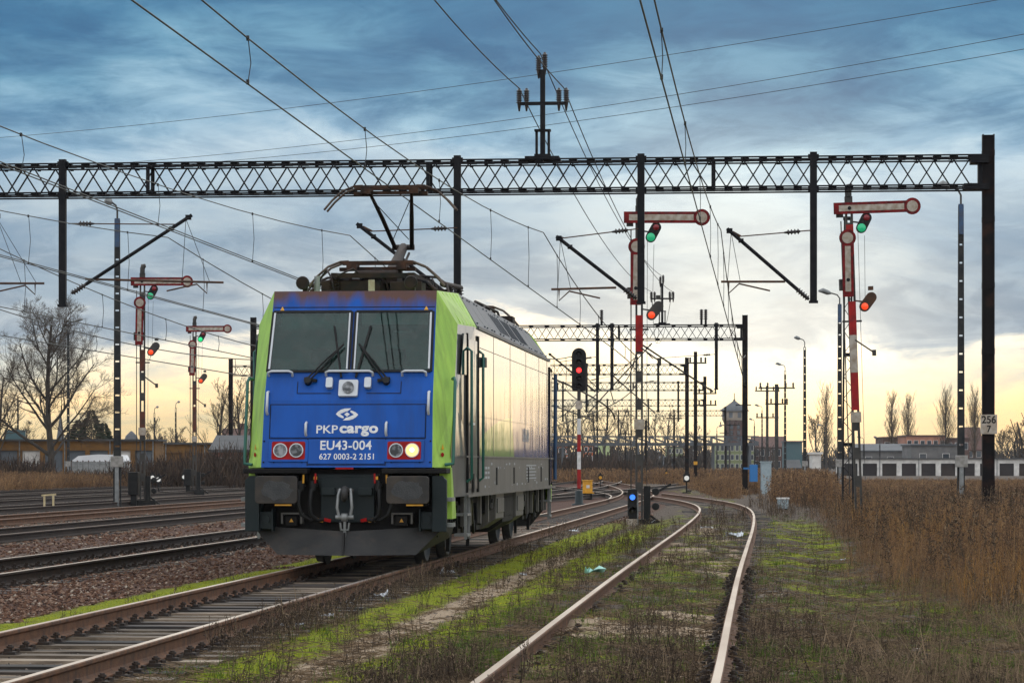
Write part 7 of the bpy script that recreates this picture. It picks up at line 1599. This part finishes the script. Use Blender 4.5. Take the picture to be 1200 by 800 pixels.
    hgt = np.interp(Y, [24, 28, 34, 42, 60, 100, 150], [0.35, 0.62, 0.95, 1.02, 0.92, 0.72, 0.52])*(0.6+0.42*sstep(0, 2.2, q))*RNG.uniform(0.5, 1.04, len(X))*(0.66+0.56*fbm(X, Y, 0.45, 96))
    tt = [weed_t(1.0, 3, 0.12, 0.010, 12, 0.016, 0.25) for _ in range(9)]
    tag(scatter('tall_weeds', tt, X, Y, np.clip(hgt*0.8, 0.4, 1.0), M['dry_brown'], -0.05, 0.12, sz=hgt), 'tall brown dry weeds filling the right side', 'tall weeds', kind='stuff')
    X, Y, q = field(6400, 1.0, 26); hgt = np.interp(Y, [24, 28, 34, 42, 60, 100, 150], [0.5, 0.8, 1.08, 1.14, 1.08, 0.85, 0.60])*(0.75+0.25*sstep(0, 2.2, q))*RNG.uniform(0.65, 1.10, len(X))
    def stalk_t():
        parts = []; lean = Vector((random.gauss(0, 0.10), random.gauss(0, 0.10), 1)); top = lean*1.0; parts += [stick((0, 0, 0), tuple(lean*0.55), 0.013), stick(tuple(lean*0.55), tuple(top), 0.009)]
        for _ in range(16):
            f = random.uniform(0.45, 1.0); b = lean*f; a = random.uniform(0, 6.28); l = random.uniform(0.05, 0.20)*(1.25-f); t = b+Vector((math.cos(a)*l*0.8, math.sin(a)*l*0.8, l*random.uniform(0.4, 1.1))); parts.append(stick(tuple(b), tuple(t), 0.006))
            for _ in range(3): c = b.lerp(t, random.uniform(0.5, 1.1)); parts.append(stick(tuple(c), tuple(c+Vector((random.gauss(0, .016), random.gauss(0, .016), random.gauss(0.01, .016)))), 0.014))
        return merge(parts)
    tag(scatter('weed_stalks', [stalk_t() for _ in range(10)], X, Y, np.clip(hgt, 0.5, 1.1), M['dry_dark'], -0.05, 0.10, sz=hgt), 'dark single stalks standing out of the tall weeds', 'weed stalks', kind='stuff')
    # rust coloured grass between the stalks
    X, Y, q = field(34000, 1.0, 27); k = (RNG.uniform(0, 1, len(X)) < sstep(0.5, 1.6, q)*sstep(0.36, 0.56, fbm(X, Y*0.6, 0.5, 87))); X, Y, q = X[k], Y[k], q[k]
    hgt = np.interp(Y, [24, 28, 34, 42, 60, 100, 150], [0.30, 0.45, 0.66, 0.72, 0.68, 0.5, 0.35])*RNG.uniform(0.5, 1.15, len(X))
    gt2 = [merge([blade(random.uniform(0.5, 1.05), 0.012, random.uniform(0, 0.35), 3, (random.gauss(0, 0.08), random.gauss(0, 0.08)), random.uniform(0, 6.28), 0.6) for _ in range(9)]) for _ in range(8)]
    tag(scatter('rust_grass', gt2, X, Y, np.full(len(X), 0.9), M['rust_grass'], -0.04, 0.10, sz=hgt), 'rust coloured dry grass among the tall weeds', 'dry grass', kind='stuff')
    # paler tangle in the foreground right
    X, Y = wedge(30000, 15.5, 40); dB = X-TB(Y); d = sstep(1.3, 2.2, dB)*0.20*sstep(0.46, 0.60, fbm(X, Y, 0.8, 97)); k = RNG.uniform(0, 1, len(X)) < d; X, Y = X[k], Y[k]
    tag(scatter('thin_weeds', [weed_t(0.42, 4, 0.10, 0.006, 7, 0.006, 0.2) for _ in range(7)], X, Y, RNG.uniform(0.4, 1.2, len(X)), M['straw'], -0.02, 0.3), 'thin pale weeds in the right foreground', 'thin weeds', kind='stuff')
    # middle distance scrub right of the curve and behind the tall cabinet
    n_ = 16000; X = RNG.uniform(5, 46, n_); Y = RNG.uniform(100, 235, n_); px = 600+F*X/Y; lim = np.interp(Y, [100, 115, 130, 160, 200, 235], [898, 880, 845, 822, 800, 795]); k = (px > lim) & (px < 1225) & ~((px > 884) & (px < 911) & (Y < 150)) & ~((px > 862) & (px < 884) & (Y < 148)); X, Y = X[k], Y[k]; px = px[k]
    h = np.interp(px, [790, 880, 915, 970, 990, 1230], [0.55, 0.65, 1.05, 1.05, 0.52, 0.50])*RNG.uniform(0.5, 1.15, len(X))*(0.6+0.7*fbm(X, Y, 0.10, 98)); 
    tag(scatter('scrub', [weed_t(1.0, 5, 0.22, 0.026, 12, 0.04, 0.2) for _ in range(7)], X, Y, np.full(len(X), 1.0), M['dry_brown'], -0.05, 0.12, sz=h), 'brown scrub beyond the curving track', 'scrub', kind='stuff')
    # dry bank at left
    n_ = 15000; Y = RNG.uniform(126, 205, n_); px = RNG.uniform(-30, 300, n_); X = (px-600)/F*Y; k = X < TI(Y)-0.8; X, Y = X[k], Y[k]
    h = RNG.uniform(0.5, 1.1, len(X))*(0.6+0.8*fbm(X, Y, 0.12, 99)); tag(scatter('dry_bank', [weed_t(1.0, 6, 0.25, 0.024, 8, 0.03, 0.25) for _ in range(6)], X, Y, np.full(len(X), 1.0), M['dry_brown'], -0.05, 0.15, sz=h), 'dry grass bank along the outermost left track', 'dry grass', kind='stuff')
    n_ = 5000; Y = RNG.uniform(230, 420, n_); px = RNG.uniform(640, 960, n_); X = (px-600)/F*Y; tag(scatter('far_scrub', [weed_t(1.0, 5, 0.3, 0.05, 8, 0.06, 0.25) for _ in range(5)], X, Y, np.full(n_, 1.1), M['dry_brown'], -0.05, 0.12, sz=RNG.uniform(0.4, 1.3, n_)), 'far brown scrub around the distant tracks', 'scrub', kind='stuff')
vegetation()
# litter
def rag(px, py, label, mat, s=0.08, name='litter'):
    rr = random.Random(int(px*7+py)); p = onground(px, py); p.z = float(gh(p.x, p.y))+0.015; m = MB(); V = []; Fq = []; k = 5
    for i in range(k):
        for j in range(k): V.append(((i/(k-1)-0.5)*2*s+rr.gauss(0, s*0.12), (j/(k-1)-0.5)*2*s+rr.gauss(0, s*0.15), abs(rr.gauss(0, s*0.35))))
    for i in range(k-1):
        for j in range(k-1): Fq.append((i*k+j, (i+1)*k+j, (i+1)*k+j+1, i*k+j+1))
    m.add(V, Fq, False); o = m.build(name, M[mat]); o.location = p; md = o.modifiers.new('thick', 'SOLIDIFY'); md.thickness = 0.006; return tag(o, label, 'litter', 'scraps of litter on the ground')
M['litter_white'] = mk('white_scrap', (0.62, 0.66, 0.70), (0.5, 0.52, 0.55), 0.6, 0.0, 6); M['litter_teal'] = mk('teal_plastic', (0.22, 0.52, 0.44), (0.35, 0.60, 0.52), 0.35, 0.0, 5); M['clod'] = mk('pale_clod', (0.30, 0.25, 0.20), (0.2, 0.16, 0.13), 0.95, 0.0, 8, 0.3)
rag(697, 682, 'crumpled teal plastic scrap beside the mossy rail', 'litter_teal', 0.12, 'plastic_scrap')
for px, py, s, lb in ((412, 698, 0.10, 'largest white paper scrap near the foot of the plough'), (446, 700, 0.08, 'white scrap right of the largest paper scrap'), (408, 707, 0.07, 'white scrap just below the largest paper scrap'), (383, 723, 0.06, 'flat white scrap on the dark soil below the weeds'), (327, 734, 0.05, 'small white scrap near the near rail joint'), (351, 733, 0.04, 'tiny white scrap right of the small one by the near rail'), (374, 713, 0.05, 'white scrap touching the rail weeds'), (525, 672, 0.09, 'bluish white scrap under the second wheel'), (517, 673, 0.06, 'pale blue scrap left of the bluish one under the wheel'), (673, 623, 0.10, 'bluish scrap beside the rail behind the locomotive'), (653, 621, 0.07, 'small scrap left of the bluish one behind the locomotive'), (613, 672, 0.05, 'tiny white scrap at the edge of the sandy path'), (861, 635, 0.16, 'pale crumpled scrap between the curving rails'), (828, 623, 0.15, 'grey white scrap inside the curving track'), (605, 752, 0.04, 'tiny white chip beside the near mossy rail'), (988, 655, 0.05, 'small white scrap on the moss before the weeds'), (764, 612, 0.12, 'white scrap right of the blue shunting light')):
    rag(px, py, lb, 'litter_white', s)
def rock(px, py, label, s=0.1, mat='clod'):
    p = onground(px, py); p.z = float(gh(p.x, p.y)); rr = random.Random(int(px)); b = bmesh.new(); bmesh.ops.create_icosphere(b, subdivisions=2, radius=s)
    for v in b.verts: v.co = Vector((v.co.x*rr.uniform(0.85, 1.2), v.co.y*rr.uniform(0.8, 1.1), v.co.z*rr.uniform(0.5, 0.75)))
    me = bpy.data.meshes.new('rock'); b.to_mesh(me); b.free(); me.materials.append(M[mat]); o = bpy.data.objects.new('rock', me); C.objects.link(o); o.location = p; return tag(o, label, 'rock', 'rocks lying in the grass')
rock(1073, 762, 'pale rock in the grass at the lower right', 0.055); rock(1029, 762, 'smaller pale rock left of the other in the lower right grass', 0.045); rock(691, 583.5, 'grey stone at the foot of the yellow box', 0.16, 'concrete'); rock(626, 620, 'brown clod beside the rail behind the locomotive', 0.10, 'rust'); rock(1033, 690, 'rust coloured clod where the tall weeds start', 0.05, 'rust')

# ------------------------------------------------------------------ the air: thin even haze round everything
def haze():
    m = bpy.data.materials.new('haze_air'); m.use_nodes = True; N = m.node_tree.nodes; N.remove(N['Principled BSDF'])
    v = N.new('ShaderNodeVolumePrincipled'); v.inputs['Color'].default_value = (0.97, 0.98, 1.0, 1); v.inputs['Density'].default_value = HAZE; v.inputs['Anisotropy'].default_value = 0.3
    m.node_tree.links.new(v.outputs[0], N['Material Output'].inputs['Volume'])
    o = MB().bx(-900, 900, -60, 1400, -3.0, 32.0).build('haze', m); tag(o, 'thin haze lying over the yard', 'haze', kind='stuff')
HAZE = 0.00008
haze()
